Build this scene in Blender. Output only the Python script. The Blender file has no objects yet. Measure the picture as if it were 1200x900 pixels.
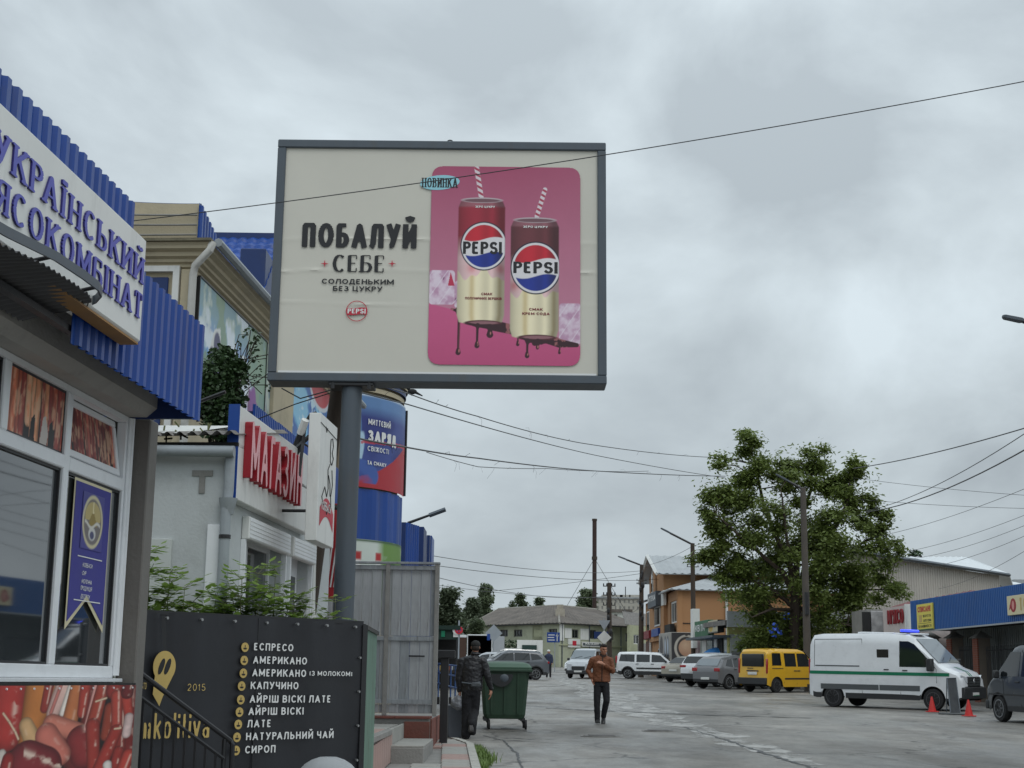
import bpy, bmesh, math, random
import numpy as np
from mathutils import Vector, Matrix, Euler
R = math.radians
SC = bpy.context.scene
COL = SC.collection
rng = random.Random(7)
nrs = np.random.RandomState(11)

# ---------------------------------------------------------------- camera
F_PX, PITCH, ROLL, EYE = 1725.0, math.atan(347.7/1725.0), 0.013, 1.6
fw = Vector((0, math.cos(PITCH), math.sin(PITCH)))
up = Vector((0, -math.sin(PITCH), math.cos(PITCH)))
rt = Vector((1, 0, 0))
rc = rt*math.cos(ROLL) + up*math.sin(ROLL)
uc = -rt*math.sin(ROLL) + up*math.cos(ROLL)
cd = bpy.data.cameras.new('camera')
cam = bpy.data.objects.new('camera', cd)
COL.objects.link(cam)
cam.matrix_world = Matrix(((rc.x, uc.x, -fw.x, 0), (rc.y, uc.y, -fw.y, 0), (rc.z, uc.z, -fw.z, EYE), (0, 0, 0, 1)))
cd.sensor_width = 36.0
cd.lens = F_PX/1200.0*36.0
cd.clip_start = 0.1
cd.clip_end = 3000.0
SC.camera = cam

# ---------------------------------------------------------------- sky
W = bpy.data.worlds.new('World'); SC.world = W; W.use_nodes = True
nt = W.node_tree; nt.nodes.clear(); L = nt.links
def wn(t, **k):
    n = nt.nodes.new(t)
    for a, b in k.items(): setattr(n, a, b)
    return n
SUN_EL, SUN_AZ = R(52), R(150)
out = wn('ShaderNodeOutputWorld'); add = wn('ShaderNodeAddShader')
bg1 = wn('ShaderNodeBackground'); bg2 = wn('ShaderNodeBackground')
sky = wn('ShaderNodeTexSky', sky_type='NISHITA', sun_disc=False)
sky.sun_elevation = SUN_EL; sky.sun_rotation = SUN_AZ; sky.dust_density = 4.0
hs = wn('ShaderNodeHueSaturation'); hs.inputs['Saturation'].default_value = 0.45
L.new(sky.outputs[0], hs.inputs['Color']); L.new(hs.outputs[0], bg1.inputs[0]); bg1.inputs[1].default_value = 0.006
tc = wn('ShaderNodeTexCoord'); sep = wn('ShaderNodeSeparateXYZ'); L.new(tc.outputs['Generated'], sep.inputs[0])
# cloud deck: direction projected on a flat layer overhead
mz = wn('ShaderNodeMath', operation='MAXIMUM'); L.new(sep.outputs[2], mz.inputs[0]); mz.inputs[1].default_value = 0.0
za = wn('ShaderNodeMath', operation='ADD'); L.new(mz.outputs[0], za.inputs[0]); za.inputs[1].default_value = 0.42
dx = wn('ShaderNodeMath', operation='DIVIDE'); L.new(sep.outputs[0], dx.inputs[0]); L.new(za.outputs[0], dx.inputs[1])
dy = wn('ShaderNodeMath', operation='DIVIDE'); L.new(sep.outputs[1], dy.inputs[0]); L.new(za.outputs[0], dy.inputs[1])
cmb = wn('ShaderNodeCombineXYZ'); L.new(dx.outputs[0], cmb.inputs[0]); L.new(dy.outputs[0], cmb.inputs[1])
n1 = wn('ShaderNodeTexNoise'); n1.inputs['Scale'].default_value = 3.4; n1.inputs['Detail'].default_value = 9; n1.inputs['Roughness'].default_value = 0.52
n1.inputs['Distortion'].default_value = 0.25
mpw = wn('ShaderNodeMapping'); mpw.inputs['Scale'].default_value = (1.0, .55, 1.9); mpw.inputs['Location'].default_value = (3.35, 1.7, .55); L.new(tc.outputs['Generated'], mpw.inputs[0]); mixv = wn('ShaderNodeMix', data_type='VECTOR'); mixv.inputs[0].default_value = .22; L.new(mpw.outputs[0], mixv.inputs[4]); L.new(cmb.outputs[0], mixv.inputs[5]); L.new(mixv.outputs[1], n1.inputs['Vector'])
r1 = wn('ShaderNodeMapRange'); L.new(n1.outputs[0], r1.inputs[0])
for i, v in zip((1, 2, 3, 4), (0.37, 0.63, 0.76, 1.24)): r1.inputs[i].default_value = v
# overcast luminance: one third at the horizon of that overhead
lum = wn('ShaderNodeMapRange'); L.new(mz.outputs[0], lum.inputs[0])
for i, v in zip((1, 2, 3, 4), (0.0, 1.0, 0.48, 1.06)): lum.inputs[i].default_value = v
mul = wn('ShaderNodeMath', operation='MULTIPLY'); L.new(r1.outputs[0], mul.inputs[0]); L.new(lum.outputs[0], mul.inputs[1])
tint = wn('ShaderNodeMix', data_type='RGBA'); L.new(r1.outputs[0], tint.inputs[0])
tint.inputs[6].default_value = (0.85, 0.985, 1.12, 1); tint.inputs[7].default_value = (0.89, 1.01, 1.08, 1)
vm = wn('ShaderNodeVectorMath', operation='SCALE'); L.new(tint.outputs[2], vm.inputs[0]); L.new(mul.outputs[0], vm.inputs['Scale'])
L.new(vm.outputs[0], bg2.inputs[0]); bg2.inputs[1].default_value = 1.0
L.new(bg1.outputs[0], add.inputs[0]); L.new(bg2.outputs[0], add.inputs[1]); L.new(add.outputs[0], out.inputs[0])

# ---------------------------------------------------------------- sun behind the clouds
sd = bpy.data.lights.new('sun', 'SUN'); sd.energy = 0.5; sd.angle = R(25); sd.color = (1.0, 0.97, 0.93)
so = bpy.data.objects.new('sun', sd); COL.objects.link(so)
sv = Vector((math.sin(SUN_AZ)*math.cos(SUN_EL), math.cos(SUN_AZ)*math.cos(SUN_EL), math.sin(SUN_EL)))
so.rotation_euler = sv.to_track_quat('Z', 'Y').to_euler()
SC.view_settings.view_transform = 'Standard'; SC.view_settings.look = 'None'
SC.view_settings.exposure = 0.03; SC.view_settings.gamma = 1.0

# ---------------------------------------------------------------- helpers
SLOPE = 0.0193
def gz(y): return SLOPE*min(y, 175.0)
def ray(px, py):
    a, b = (px-600)/F_PX, -(py-450)/F_PX
    return rc*a + uc*b + fw
def P(px, py, Y):
    d = ray(px, py); return Vector((0, 0, EYE)) + d*(Y/d.y)
def G(px, py, lift=0.0):
    d = ray(px, py); t = (lift-EYE)/(d.z-SLOPE*d.y); return Vector((0, 0, EYE)) + d*t
def srgb(r, g, b):
    return tuple(((c/255)/12.92 if c/255 <= 0.04045 else ((c/255+0.055)/1.055)**2.4) for c in (r, g, b))

MATS = {}
def leafy(m, f=.35):
    t = m.node_tree; p = t.nodes['Principled BSDF']; o = next(n for n in t.nodes if n.type == 'OUTPUT_MATERIAL'); tr = t.nodes.new('ShaderNodeBsdfTranslucent'); mx = t.nodes.new('ShaderNodeMixShader'); mx.inputs[0].default_value = f
    t.links.new(p.inputs['Base Color'].links[0].from_socket, tr.inputs[0]); t.links.new(p.outputs[0], mx.inputs[1]); t.links.new(tr.outputs[0], mx.inputs[2]); t.links.new(mx.outputs[0], o.inputs[0]); return m
def mat(name, rgb, rough=0.6, var=0.12, scale=2.5, bump=0.0, bscale=30.0, metal=0.0, coat=0.0, dirt=0.0, stretch=None, ior=None, alpha=None, emit=0.0, attr=None):
    if name in MATS: return MATS[name]
    m = bpy.data.materials.new(name); m.use_nodes = True; t = m.node_tree; p = t.nodes['Principled BSDF']
    MATS[name] = m
    p.inputs['Roughness'].default_value = rough; p.inputs['Metallic'].default_value = metal
    if ior: p.inputs['IOR'].default_value = ior
    if coat: p.inputs['Coat Weight'].default_value = coat; p.inputs['Coat Roughness'].default_value = 0.05
    tc = t.nodes.new('ShaderNodeTexCoord'); mp = t.nodes.new('ShaderNodeMapping'); t.links.new(tc.outputs['Object'], mp.inputs[0])
    if stretch: mp.inputs['Scale'].default_value = stretch
    if attr:
        base = t.nodes.new('ShaderNodeAttribute'); base.attribute_name = attr; bout = base.outputs['Color']
    else:
        base = t.nodes.new('ShaderNodeRGB'); base.outputs[0].default_value = (*rgb, 1); bout = base.outputs[0]
    if var > 0:
        n = t.nodes.new('ShaderNodeTexNoise'); n.inputs['Scale'].default_value = scale; n.inputs['Detail'].default_value = 6; n.inputs['Roughness'].default_value = 0.62
        t.links.new(mp.outputs[0], n.inputs['Vector'])
        mr = t.nodes.new('ShaderNodeMapRange'); t.links.new(n.outputs[0], mr.inputs[0])
        for i, v in zip((1, 2, 3, 4), (0.25, 0.75, 1-var, 1+var)): mr.inputs[i].default_value = v
        vs = t.nodes.new('ShaderNodeVectorMath'); vs.operation = 'SCALE'; t.links.new(bout, vs.inputs[0]); t.links.new(mr.outputs[0], vs.inputs['Scale'])
        bout = vs.outputs[0]
        rr = t.nodes.new('ShaderNodeMapRange'); t.links.new(n.outputs[0], rr.inputs[0])
        for i, v in zip((1, 2, 3, 4), (0.25, 0.75, max(0.02, rough*0.85), min(1, rough*1.2))): rr.inputs[i].default_value = v
        t.links.new(rr.outputs[0], p.inputs['Roughness'])
    if dirt > 0:
        n2 = t.nodes.new('ShaderNodeTexNoise'); n2.inputs['Scale'].default_value = scale*2.3; n2.inputs['Detail'].default_value = 8; n2.inputs['Roughness'].default_value = 0.7
        t.links.new(mp.outputs[0], n2.inputs['Vector'])
        m2 = t.nodes.new('ShaderNodeMapRange'); t.links.new(n2.outputs[0], m2.inputs[0])
        for i, v in zip((1, 2, 3, 4), (0.52, 0.72, 0.0, dirt)): m2.inputs[i].default_value = v
        mx = t.nodes.new('ShaderNodeMix'); mx.data_type = 'RGBA'; t.links.new(m2.outputs[0], mx.inputs[0]); t.links.new(bout, mx.inputs[6])
        mx.inputs[7].default_value = (0.09, 0.08, 0.065, 1); bout = mx.outputs[2]
    t.links.new(bout, p.inputs['Base Color'])
    if bump > 0:
        nb = t.nodes.new('ShaderNodeTexNoise'); nb.inputs['Scale'].default_value = bscale; nb.inputs['Detail'].default_value = 5
        t.links.new(mp.outputs[0], nb.inputs['Vector'])
        bp = t.nodes.new('ShaderNodeBump'); bp.inputs['Strength'].default_value = bump; bp.inputs['Distance'].default_value = 0.02
        t.links.new(nb.outputs[0], bp.inputs['Height']); t.links.new(bp.outputs[0], p.inputs['Normal'])
    if emit:
        p.inputs['Emission Color'].default_value = (*rgb, 1); p.inputs['Emission Strength'].default_value = emit
    if alpha is not None: p.inputs['Alpha'].default_value = alpha
    return m

def props(o, label=None, cat=None, group=None, kind=None):
    if label: o['label'] = label
    if cat: o['category'] = cat
    if group: o['group'] = group
    if kind: o['kind'] = kind
    return o
def thing(name, label, cat, loc=(0, 0, 0), rotz=0.0, group=None, rot=None):
    o = bpy.data.objects.new(name, None); COL.objects.link(o); o.location = loc
    o.rotation_euler = rot if rot else (0, 0, rotz); o.empty_display_size = 0.3
    return props(o, label, cat, group)
def link(name, me, parent=None):
    o = bpy.data.objects.new(name, me); COL.objects.link(o)
    if parent is not None: o.parent = parent
    return o
def dup_tree(o, parent=None):
    c = o.copy(); COL.objects.link(c)
    if parent is not None: c.parent = parent
    for ch in list(o.children): dup_tree(ch, c)
    return c

class MB:
    """collects faces, builds one mesh object"""
    def __init__(s): s.v = []; s.f = []; s.mi = []; s.cur = 0
    def add(s, vs, fs, mi=None):
        b = len(s.v); s.v += [tuple(v) for v in vs]; s.f += [tuple(b+i for i in f) for f in fs]
        s.mi += [s.cur if mi is None else mi]*len(fs); return s
    def box(s, x0, x1, y0, y1, z0, z1, bev=0.0, M=None, mi=None):
        if x0 > x1: x0, x1 = x1, x0
        if y0 > y1: y0, y1 = y1, y0
        if z0 > z1: z0, z1 = z1, z0
        b = min(bev, (x1-x0)*.45, (y1-y0)*.45, (z1-z0)*.45)
        if b <= 0:
            vs = [(x, y, z) for z in (z0, z1) for y in (y0, y1) for x in (x0, x1)]
            fs = [(0, 2, 3, 1), (4, 5, 7, 6), (0, 1, 5, 4), (2, 6, 7, 3), (0, 4, 6, 2), (1, 3, 7, 5)]
        else:
            vs = []; idx = {}
            def vtx(x, y, z): vs.append((x, y, z)); return len(vs)-1
            C = {}
            for i, (X, sx) in enumerate(((x0, 1), (x1, -1))):
                for j, (Y, sy) in enumerate(((y0, 1), (y1, -1))):
                    for k, (Z, sz) in enumerate(((z0, 1), (z1, -1))):
                        C[i, j, k] = (vtx(X, Y+sy*b, Z+sz*b), vtx(X+sx*b, Y, Z+sz*b), vtx(X+sx*b, Y+sy*b, Z))
            fs = []
            for i in (0, 1): fs.append([C[i, j, k][0] for j, k in ((0, 0), (0, 1), (1, 1), (1, 0))])
            for j in (0, 1): fs.append([C[i, j, k][1] for i, k in ((0, 0), (0, 1), (1, 1), (1, 0))])
            for k in (0, 1): fs.append([C[i, j, k][2] for i, j in ((0, 0), (0, 1), (1, 1), (1, 0))])
            for j in (0, 1):
                for k in (0, 1): fs.append([C[0, j, k][1], C[0, j, k][2], C[1, j, k][2], C[1, j, k][1]])
            for i in (0, 1):
                for k in (0, 1): fs.append([C[i, 0, k][0], C[i, 0, k][2], C[i, 1, k][2], C[i, 1, k][0]])
            for i in (0, 1):
                for j in (0, 1): fs.append([C[i, j, 0][0], C[i, j, 0][1], C[i, j, 1][1], C[i, j, 1][0]])
            for c in C.values(): fs.append(list(c))
        if M is not None: vs = [M @ Vector(v) for v in vs]
        return s.add(vs, fs, mi)
    def tube(s, pts, r, n=8, cap=True, mi=None):
        pts = [Vector(p) for p in pts]; rs = r if isinstance(r, (list, tuple)) else [r]*len(pts)
        vs = []; prev = None
        for i, p in enumerate(pts):
            d = (pts[min(i+1, len(pts)-1)]-pts[max(i-1, 0)])
            d = d.normalized() if d.length > 1e-9 else Vector((0, 0, 1))
            if prev is None:
                a = Vector((0, 0, 1)) if abs(d.z) < 0.9 else Vector((1, 0, 0)); u = d.cross(a).normalized()
            else:
                u = (prev-d*prev.dot(d)); u = u.normalized() if u.length > 1e-6 else d.orthogonal().normalized()
            prev = u; w = d.cross(u)
            for k in range(n):
                t = 2*math.pi*k/n; vs.append(p+(u*math.cos(t)+w*math.sin(t))*rs[i])
        fs = [(i*n+k, i*n+(k+1) % n, (i+1)*n+(k+1) % n, (i+1)*n+k) for i in range(len(pts)-1) for k in range(n)]
        if cap: fs += [tuple(reversed(range(n))), tuple((len(pts)-1)*n+k for k in range(n))]
        return s.add(vs, fs, mi)
    def loft(s, rings, cap=True, mi=None):
        n = len(rings[0]); vs = [v for r_ in rings for v in r_]
        fs = [(i*n+k, i*n+(k+1) % n, (i+1)*n+(k+1) % n, (i+1)*n+k) for i in range(len(rings)-1) for k in range(n)]
        if cap: fs += [tuple(reversed(range(n))), tuple((len(rings)-1)*n+k for k in range(n))]
        return s.add(vs, fs, mi)
    def ell(s, c, rx, ry, rz, n=12, m=8, mi=None, M=None):
        rings = []
        for i in range(1, m):
            a = math.pi*i/m
            rings.append([(c[0]+rx*math.sin(a)*math.cos(2*math.pi*k/n), c[1]+ry*math.sin(a)*math.sin(2*math.pi*k/n), c[2]-rz*math.cos(a)) for k in range(n)])
        if M is not None: rings = [[M @ Vector(v) for v in q] for q in rings]
        return s.loft(rings, True, mi)
    def prism(s, poly, a, b, ax='x', mi=None):
        """polygon in the plane across axis ax, from a to b"""
        def mk(u, v, w): return {'x': (w, u, v), 'y': (u, w, v), 'z': (u, v, w)}[ax]
        n = len(poly); vs = [mk(u, v, a) for u, v in poly]+[mk(u, v, b) for u, v in poly]
        fs = [tuple(reversed(range(n))), tuple(range(n, 2*n))]+[(k, (k+1) % n, n+(k+1) % n, n+k) for k in range(n)]
        return s.add(vs, fs, mi)
    def quad(s, a, b, c, d, mi=None): return s.add([a, b, c, d], [(0, 1, 2, 3)], mi)
    def build(s, name, m, parent=None, smooth=False, M=None, recalc=True):
        me = bpy.data.meshes.new(name); me.from_pydata([tuple(v) for v in s.v], [], s.f)
        ms = m if isinstance(m, (list, tuple)) else [m]
        for q in ms: me.materials.append(q)
        if len(ms) > 1: me.polygons.foreach_set('material_index', s.mi)
        if recalc:
            bm = bmesh.new(); bm.from_mesh(me); bmesh.ops.recalc_face_normals(bm, faces=bm.faces); bm.to_mesh(me); bm.free()
        if smooth:
            me.polygons.foreach_set('use_smooth', [True]*len(me.polygons))
            try: me.set_sharp_from_angle(angle=R(38))
            except Exception: pass
        if M is not None: me.transform(M)
        me.update()
        return link(name, me, parent)

# ---------------------------------------------------------------- stroke lettering (each letter drawn from strokes, outlined, extruded)
def arc(cx, cy, rx, ry, a0, a1, n=12):
    return [(cx+rx*math.cos(R(a0+(a1-a0)*i/n)), cy+ry*math.sin(R(a0+(a1-a0)*i/n))) for i in range(n+1)]
_o = [arc(.5, .5, .5, .5, 0, 360, 26)]
_bowlT = [(0, 1), (.5, 1)]+arc(.5, .76, .5, .24, 90, -90, 10)+[(0, .52)]
_bowlB = [(0, .55), (.5, .55)]+arc(.5, .275, .5, .275, 90, -90, 10)+[(0, 0)]
GL = {
 'А': (.74, [[(0, 0), (.5, 1), (1, 0)], [(.2, .3), (.8, .3)]]), 'Б': (.64, [[(.92, 1), (0, 1), (0, 0)], _bowlB]),
 'В': (.64, [[(0, 1), (0, 0)], [(0, 1), (.45, 1)]+arc(.45, .77, .45, .23, 90, -90, 10)+[(0, .54)], _bowlB]),
 'Г': (.56, [[(0, 0), (0, 1), (1, 1)]]), 'Д': (.74, [[(0, -.17), (0, 0), (1, 0), (1, -.17)], [(.14, 0), (.28, 1), (.86, 1), (.86, 0)]]),
 'Е': (.56, [[(1, 1), (0, 1), (0, 0), (1, 0)], [(0, .52), (.85, .52)]]), 'Є': (.66, [arc(.55, .5, .55, .5, 55, 305, 16), [(.05, .5), (.75, .5)]]),
 'Ж': (.9, [[(.5, 0), (.5, 1)], [(0, 1), (.42, .52), (0, 0)], [(1, 1), (.58, .52), (1, 0)]]),
 'З': (.6, [arc(.42, .76, .5, .24, 140, -90, 12)+[(.3, .52)], [(.3, .52)]+arc(.45, .26, .55, .26, 90, -145, 12)]),
 'И': (.68, [[(0, 1), (0, 0)], [(0, 0.06), (1, .94)], [(1, 1), (1, 0)]]), 'Й': (.68, [[(0, 1), (0, 0)], [(0, 0.06), (1, .94)], [(1, 1), (1, 0)], arc(.5, 1.40, .24, .12, 190, 350, 8)]),
 'І': (.14, [[(.5, 0), (.5, 1)]]), 'Ї': (.3, [[(.5, 0), (.5, 1)], [(.0, 1.16), (.0, 1.26)], [(1, 1.16), (1, 1.26)]]),
 'К': (.68, [[(0, 0), (0, 1)], [(1, 1), (.05, .45)], [(.35, .62), (1, 0)]]), 'Л': (.7, [[(0, 0), (.1, .06), (.24, 1), (1, 1), (1, 0)]]),
 'М': (.86, [[(0, 0), (0, 1)], [(0, 1), (.5, .2), (1, 1)], [(1, 1), (1, 0)]]), 'Н': (.68, [[(0, 0), (0, 1)], [(1, 0), (1, 1)], [(0, .52), (1, .52)]]),
 'О': (.76, _o), 'П': (.66, [[(0, 0), (0, 1), (1, 1), (1, 0)]]), 'Р': (.6, [[(0, 0), (0, 1)], _bowlT]),
 'С': (.68, [arc(.55, .5, .55, .5, 50, 310, 18)]), 'Т': (.64, [[(0, 1), (1, 1)], [(.5, 1), (.5, 0)]]),
 'У': (.68, [[(0, 1), (.53, .38)], [(1, 1), (.42, .1), (.3, 0), (.08, 0)]]), 'Х': (.68, [[(0, 0), (1, 1)], [(0, 1), (1, 0)]]),
 'Ц': (.72, [[(0, 1), (0, 0), (1, 0), (1, -.17)], [(.86, 0), (.86, 1)]]), 'Ч': (.62, [[(0, 1), (0, .6)]+arc(.3, .6, .3, .16, 180, 270, 6)+[(1, .44)], [(1, 1), (1, 0)]]),
 'Ш': (.92, [[(0, 1), (0, 0), (1, 0), (1, 1)], [(.5, 0), (.5, 1)]]), 'Ь': (.6, [[(0, 1), (0, 0)], _bowlB]),
 'Я': (.62, [[(1, 0), (1, 1)], [(1-x, y) for x, y in _bowlT], [(.5, .52), (0, 0)]]),
 'S': (.62, [arc(.48, .755, .48, .245, 35, 270, 14)[:-1]+arc(.5, .255, .5, .255, 90, -150, 14)]),
 'D': (.68, [[(0, 1), (0, 0)], [(0, 1), (.4, 1)]+arc(.4, .5, .6, .5, 90, -90, 14)+[(0, 0)]]),
 '2': (.6, [arc(.48, .7, .48, .3, 165, -20, 12)+[(0, 0), (1, 0)]]), '0': (.62, _o), '1': (.3, [[(0, .8), (.7, 1), (.7, 0)]]),
 '5': (.6, [[(.9, 1), (.1, 1), (.05, .55), (.4, .6)]+arc(.45, .3, .52, .3, 80, -150, 12)]),
 '8': (.6, [arc(.5, .75, .42, .25, 0, 360, 16), arc(.5, .26, .5, .26, 0, 360, 16)]),
 '(': (.24, [arc(1, .45, .9, .65, 140, 220, 8)]), ')': (.24, [arc(0, .45, .9, .65, 40, -40, 8)]), "'": (.1, [[(.5, 1.0), (.4, .74)]]), '-': (.3, [[(0, .45), (1, .45)]]), '.': (.1, [[(.5, 0), (.5, .12)]]),
 'n': (.5, [[(0, 0), (0, .68)], arc(.5, .46, .5, .22, 180, 0, 8)+[(1, 0)]]), 'i': (.14, [[(.5, 0), (.5, .68)], [(.5, .88), (.5, 1)]]),
 'a': (.5, [arc(.5, .56, .45, .12, 160, 20, 6)+[(1, .56), (1, 0)], arc(.5, .2, .45, .2, 0, 360, 14)]), 'l': (.14, [[(.5, 0), (.5, 1.05)]]),
 'k': (.5, [[(0, 0), (0, 1.05)], [(.95, .7), (.05, .3)], [(.35, .44), (1, 0)]]), 'o': (.52, [arc(.5, .34, .5, .34, 0, 360, 18)]),
 't': (.34, [[(.4, 1), (.4, .1), (.6, 0), (.95, 0)], [(0, .68), (1, .68)]]), 'v': (.52, [[(0, .68), (.5, 0), (1, .68)]]),
}
for a_, b_ in zip('PEIHOCTMABXKУ', 'РЕІНОСТМАВХКУ'): GL.setdefault(a_, GL[b_])
def clip_field(Fv, xs, ys):
    """marching squares: polygons where Fv>0, plus outline segments"""
    ny, nx = Fv.shape; vs = []; fs = []; cache = {}; segs = []
    def vid(x, y):
        k = (round(x, 6), round(y, 6))
        if k not in cache: cache[k] = len(vs); vs.append((x, y))
        return cache[k]
    ins = Fv > 0
    full = ins[:-1, :-1] & ins[1:, :-1] & ins[:-1, 1:] & ins[1:, 1:]
    anyi = ins[:-1, :-1] | ins[1:, :-1] | ins[:-1, 1:] | ins[1:, 1:]
    for j in range(ny-1):
        i = 0
        while i < nx-1:
            if full[j, i]:
                k = i
                while k < nx-1 and full[j, k]: k += 1
                fs.append([vid(xs[i], ys[j]), vid(xs[k], ys[j]), vid(xs[k], ys[j+1]), vid(xs[i], ys[j+1])]); i = k; continue
            if anyi[j, i]:
                c = [(xs[i], ys[j], Fv[j, i]), (xs[i+1], ys[j], Fv[j, i+1]), (xs[i+1], ys[j+1], Fv[j+1, i+1]), (xs[i], ys[j+1], Fv[j+1, i])]
                pl = []; cr = []
                for q in range(4):
                    a, b = c[q], c[(q+1) % 4]
                    if a[2] > 0: pl.append(vid(a[0], a[1]))
                    if (a[2] > 0) != (b[2] > 0):
                        t = a[2]/(a[2]-b[2]); t = min(max(t, 0.02), 0.98); w = vid(a[0]+(b[0]-a[0])*t, a[1]+(b[1]-a[1])*t); pl.append(w); cr.append((w, a[2] > 0))
                if len(pl) > 2: fs.append(pl)
                if len(cr) == 2:
                    ex = next(w for w, o in cr if o); en = next(w for w, o in cr if not o); segs.append((ex, en))
            i += 1
    return vs, fs, segs
_gc = {}
def glyph(ch, tv, th, ws, serif, res):
    key = (ch, tv, th, ws, serif, res)
    if key in _gc: return _gc[key]
    wd, strokes = GL[ch]; w = max(wd*ws, tv)
    pad = tv*1.1+0.02; x0, x1, y0, y1 = -pad, w+pad, -.3, 1.5
    nx = max(6, int((x1-x0)*res)); ny = int((y1-y0)*res)
    xs = np.linspace(x0, x1, nx); ys = np.linspace(y0, y1, ny); X, Y = np.meshgrid(xs, ys)
    Fv = np.full(X.shape, -9.0)
    def mp(p): return (tv/2+p[0]*(w-tv) if w > tv else w/2, th/2+p[1]*(1-th))
    for st in strokes:
        pts = [mp(p) for p in st]
        for k in range(len(pts)-1):
            (ax, ay), (bx, by) = pts[k], pts[k+1]; dx, dy = bx-ax, by-ay; ln = math.hypot(dx, dy)
            if ln < 1e-6: continue
            ux, uy = dx/ln, dy/ln; t = th+(tv-th)*abs(uy)**1.3
            ea = th/2 if (k == 0 and abs(uy) > .5) else (0 if k == 0 else t*.0)
            eb = th/2 if (k == len(pts)-2 and abs(uy) > .5) else 0
            px, py = X-ax, Y-ay; al = px*ux+py*uy; ac = np.abs(-px*uy+py*ux)
            d = np.minimum(np.minimum(al+ea, ln+eb-al), t/2-ac)
            Fv = np.maximum(Fv, d)
            if k > 0: Fv = np.maximum(Fv, th/2-np.hypot(px, py))
            if serif:
                for (qx, qy, e, sgn) in ((ax, ay, k == 0, 1), (bx, by, k == len(pts)-2, 1)):
                    if e and abs(uy) > .5 and (abs(qy-th/2) < .02 or abs(qy-(1-th/2)) < .02):
                        Fv = np.maximum(Fv, np.minimum(tv*.95-np.abs(X-qx), th/2*1.05-np.abs(Y-qy)))
                    if e and abs(uy) <= .5 and ch in 'ЕТГБСЄЗ':
                        yy = qy + (-.11 if qy > .5 else .11)
                        if abs(qy-th/2) < .3 or abs(qy-(1-th/2)) < .3:
                            Fv = np.maximum(Fv, np.minimum(th/2*1.1-np.abs(X-qx), .11-np.abs(Y-yy)))
    vs, fs, sg = clip_field(Fv, xs, ys)
    _gc[key] = (w, vs, fs, sg); return _gc[key]
def text_geo(s, h, tv=.16, th=None, ws=1.0, sp=.12, serif=False, res=22, depth=0.0, shear=0.0):
    """returns vertices (x, y, z) with z towards the reader, faces, material index (0 face, 1 side), total width"""
    th = tv if th is None else th; V, Fc, MI = [], [], []; cx = 0.0; LETTER_SPANS.append([]) if 'LETTER_SPANS' in globals() else None
    prev = ''
    for ch in s:
        if ch == 'А' and prev in 'РГТУ' and prev: cx -= .13*ws
        prev = ch
        if ch == ' ': cx += .38*ws; continue
        w, vs, fs, sg = glyph(ch, tv, th, ws, serif, res); b = len(V); f0 = len(Fc)
        V += [((cx+x+shear*y)*h, y*h, depth) for x, y in vs]; Fc += [[b+i for i in f] for f in fs]; MI += [0]*len(fs)
        if depth > 0:
            b2 = len(V); V += [((cx+x+shear*y)*h, y*h, 0) for x, y in vs]
            Fc += [[b+q, b+p_, b2+p_, b2+q] for p_, q in sg]; MI += [1]*len(sg)
        LETTER_SPANS[-1].append((b, len(V), f0, len(Fc))); cx += w+sp
    return V, Fc, MI, (cx-sp)*h
def put_letters(s, h, org, ux, uy, m, parent, width, right=False, **k):
    """raised letters, every one its own part"""
    V, Fc, MI, w = text_geo(s, h, **k); ux = Vector(ux).normalized(); uy = Vector(uy).normalized(); nz = ux.cross(uy); org = Vector(org); sx = width/w; off = -width if right else 0
    adj = list(range(len(V)))
    def find(a):
        while adj[a] != a: adj[a] = adj[adj[a]]; a = adj[a]
        return a
    grp = LETTER_SPANS[-1]
    for (a, b, fa, fb) in grp:
        if b <= a: continue
        x0 = min(v[0] for v in V[a:b]); base = org+ux*(x0*sx+off); mb = MB(); mb.v = [tuple(ux*((x-x0)*sx)+uy*y+nz*z) for x, y, z in V[a:b]]; mb.f = [tuple(i-a for i in f) for f in Fc[fa:fb]]; mb.mi = MI[fa:fb]
        o = mb.build('letter', list(m), parent, recalc=False); o.location = base
LETTER_SPANS = []
def put_text(name, s, h, org, ux, uy, m, parent=None, center=False, right=False, width=None, **k):
    """letters lying on the plane org + ux*x + uy*y; normal = ux x uy"""
    V, Fc, MI, w = text_geo(s, h, **k); ux = Vector(ux).normalized(); uy = Vector(uy).normalized(); nz = ux.cross(uy); org = Vector(org)
    sx = (width/w) if width else 1.0; w *= sx
    off = -w/2 if center else (-w if right else 0)
    mb = MB(); mb.v = [tuple(org+ux*(x*sx+off)+uy*y+nz*z) for x, y, z in V]; mb.f = [tuple(f) for f in Fc]; mb.mi = MI
    ms = m if isinstance(m, (list, tuple)) else [m, m]
    o = mb.build(name, list(ms), parent, recalc=False)
    if h < .3: o['kind'] = 'stuff'
    return o

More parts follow.
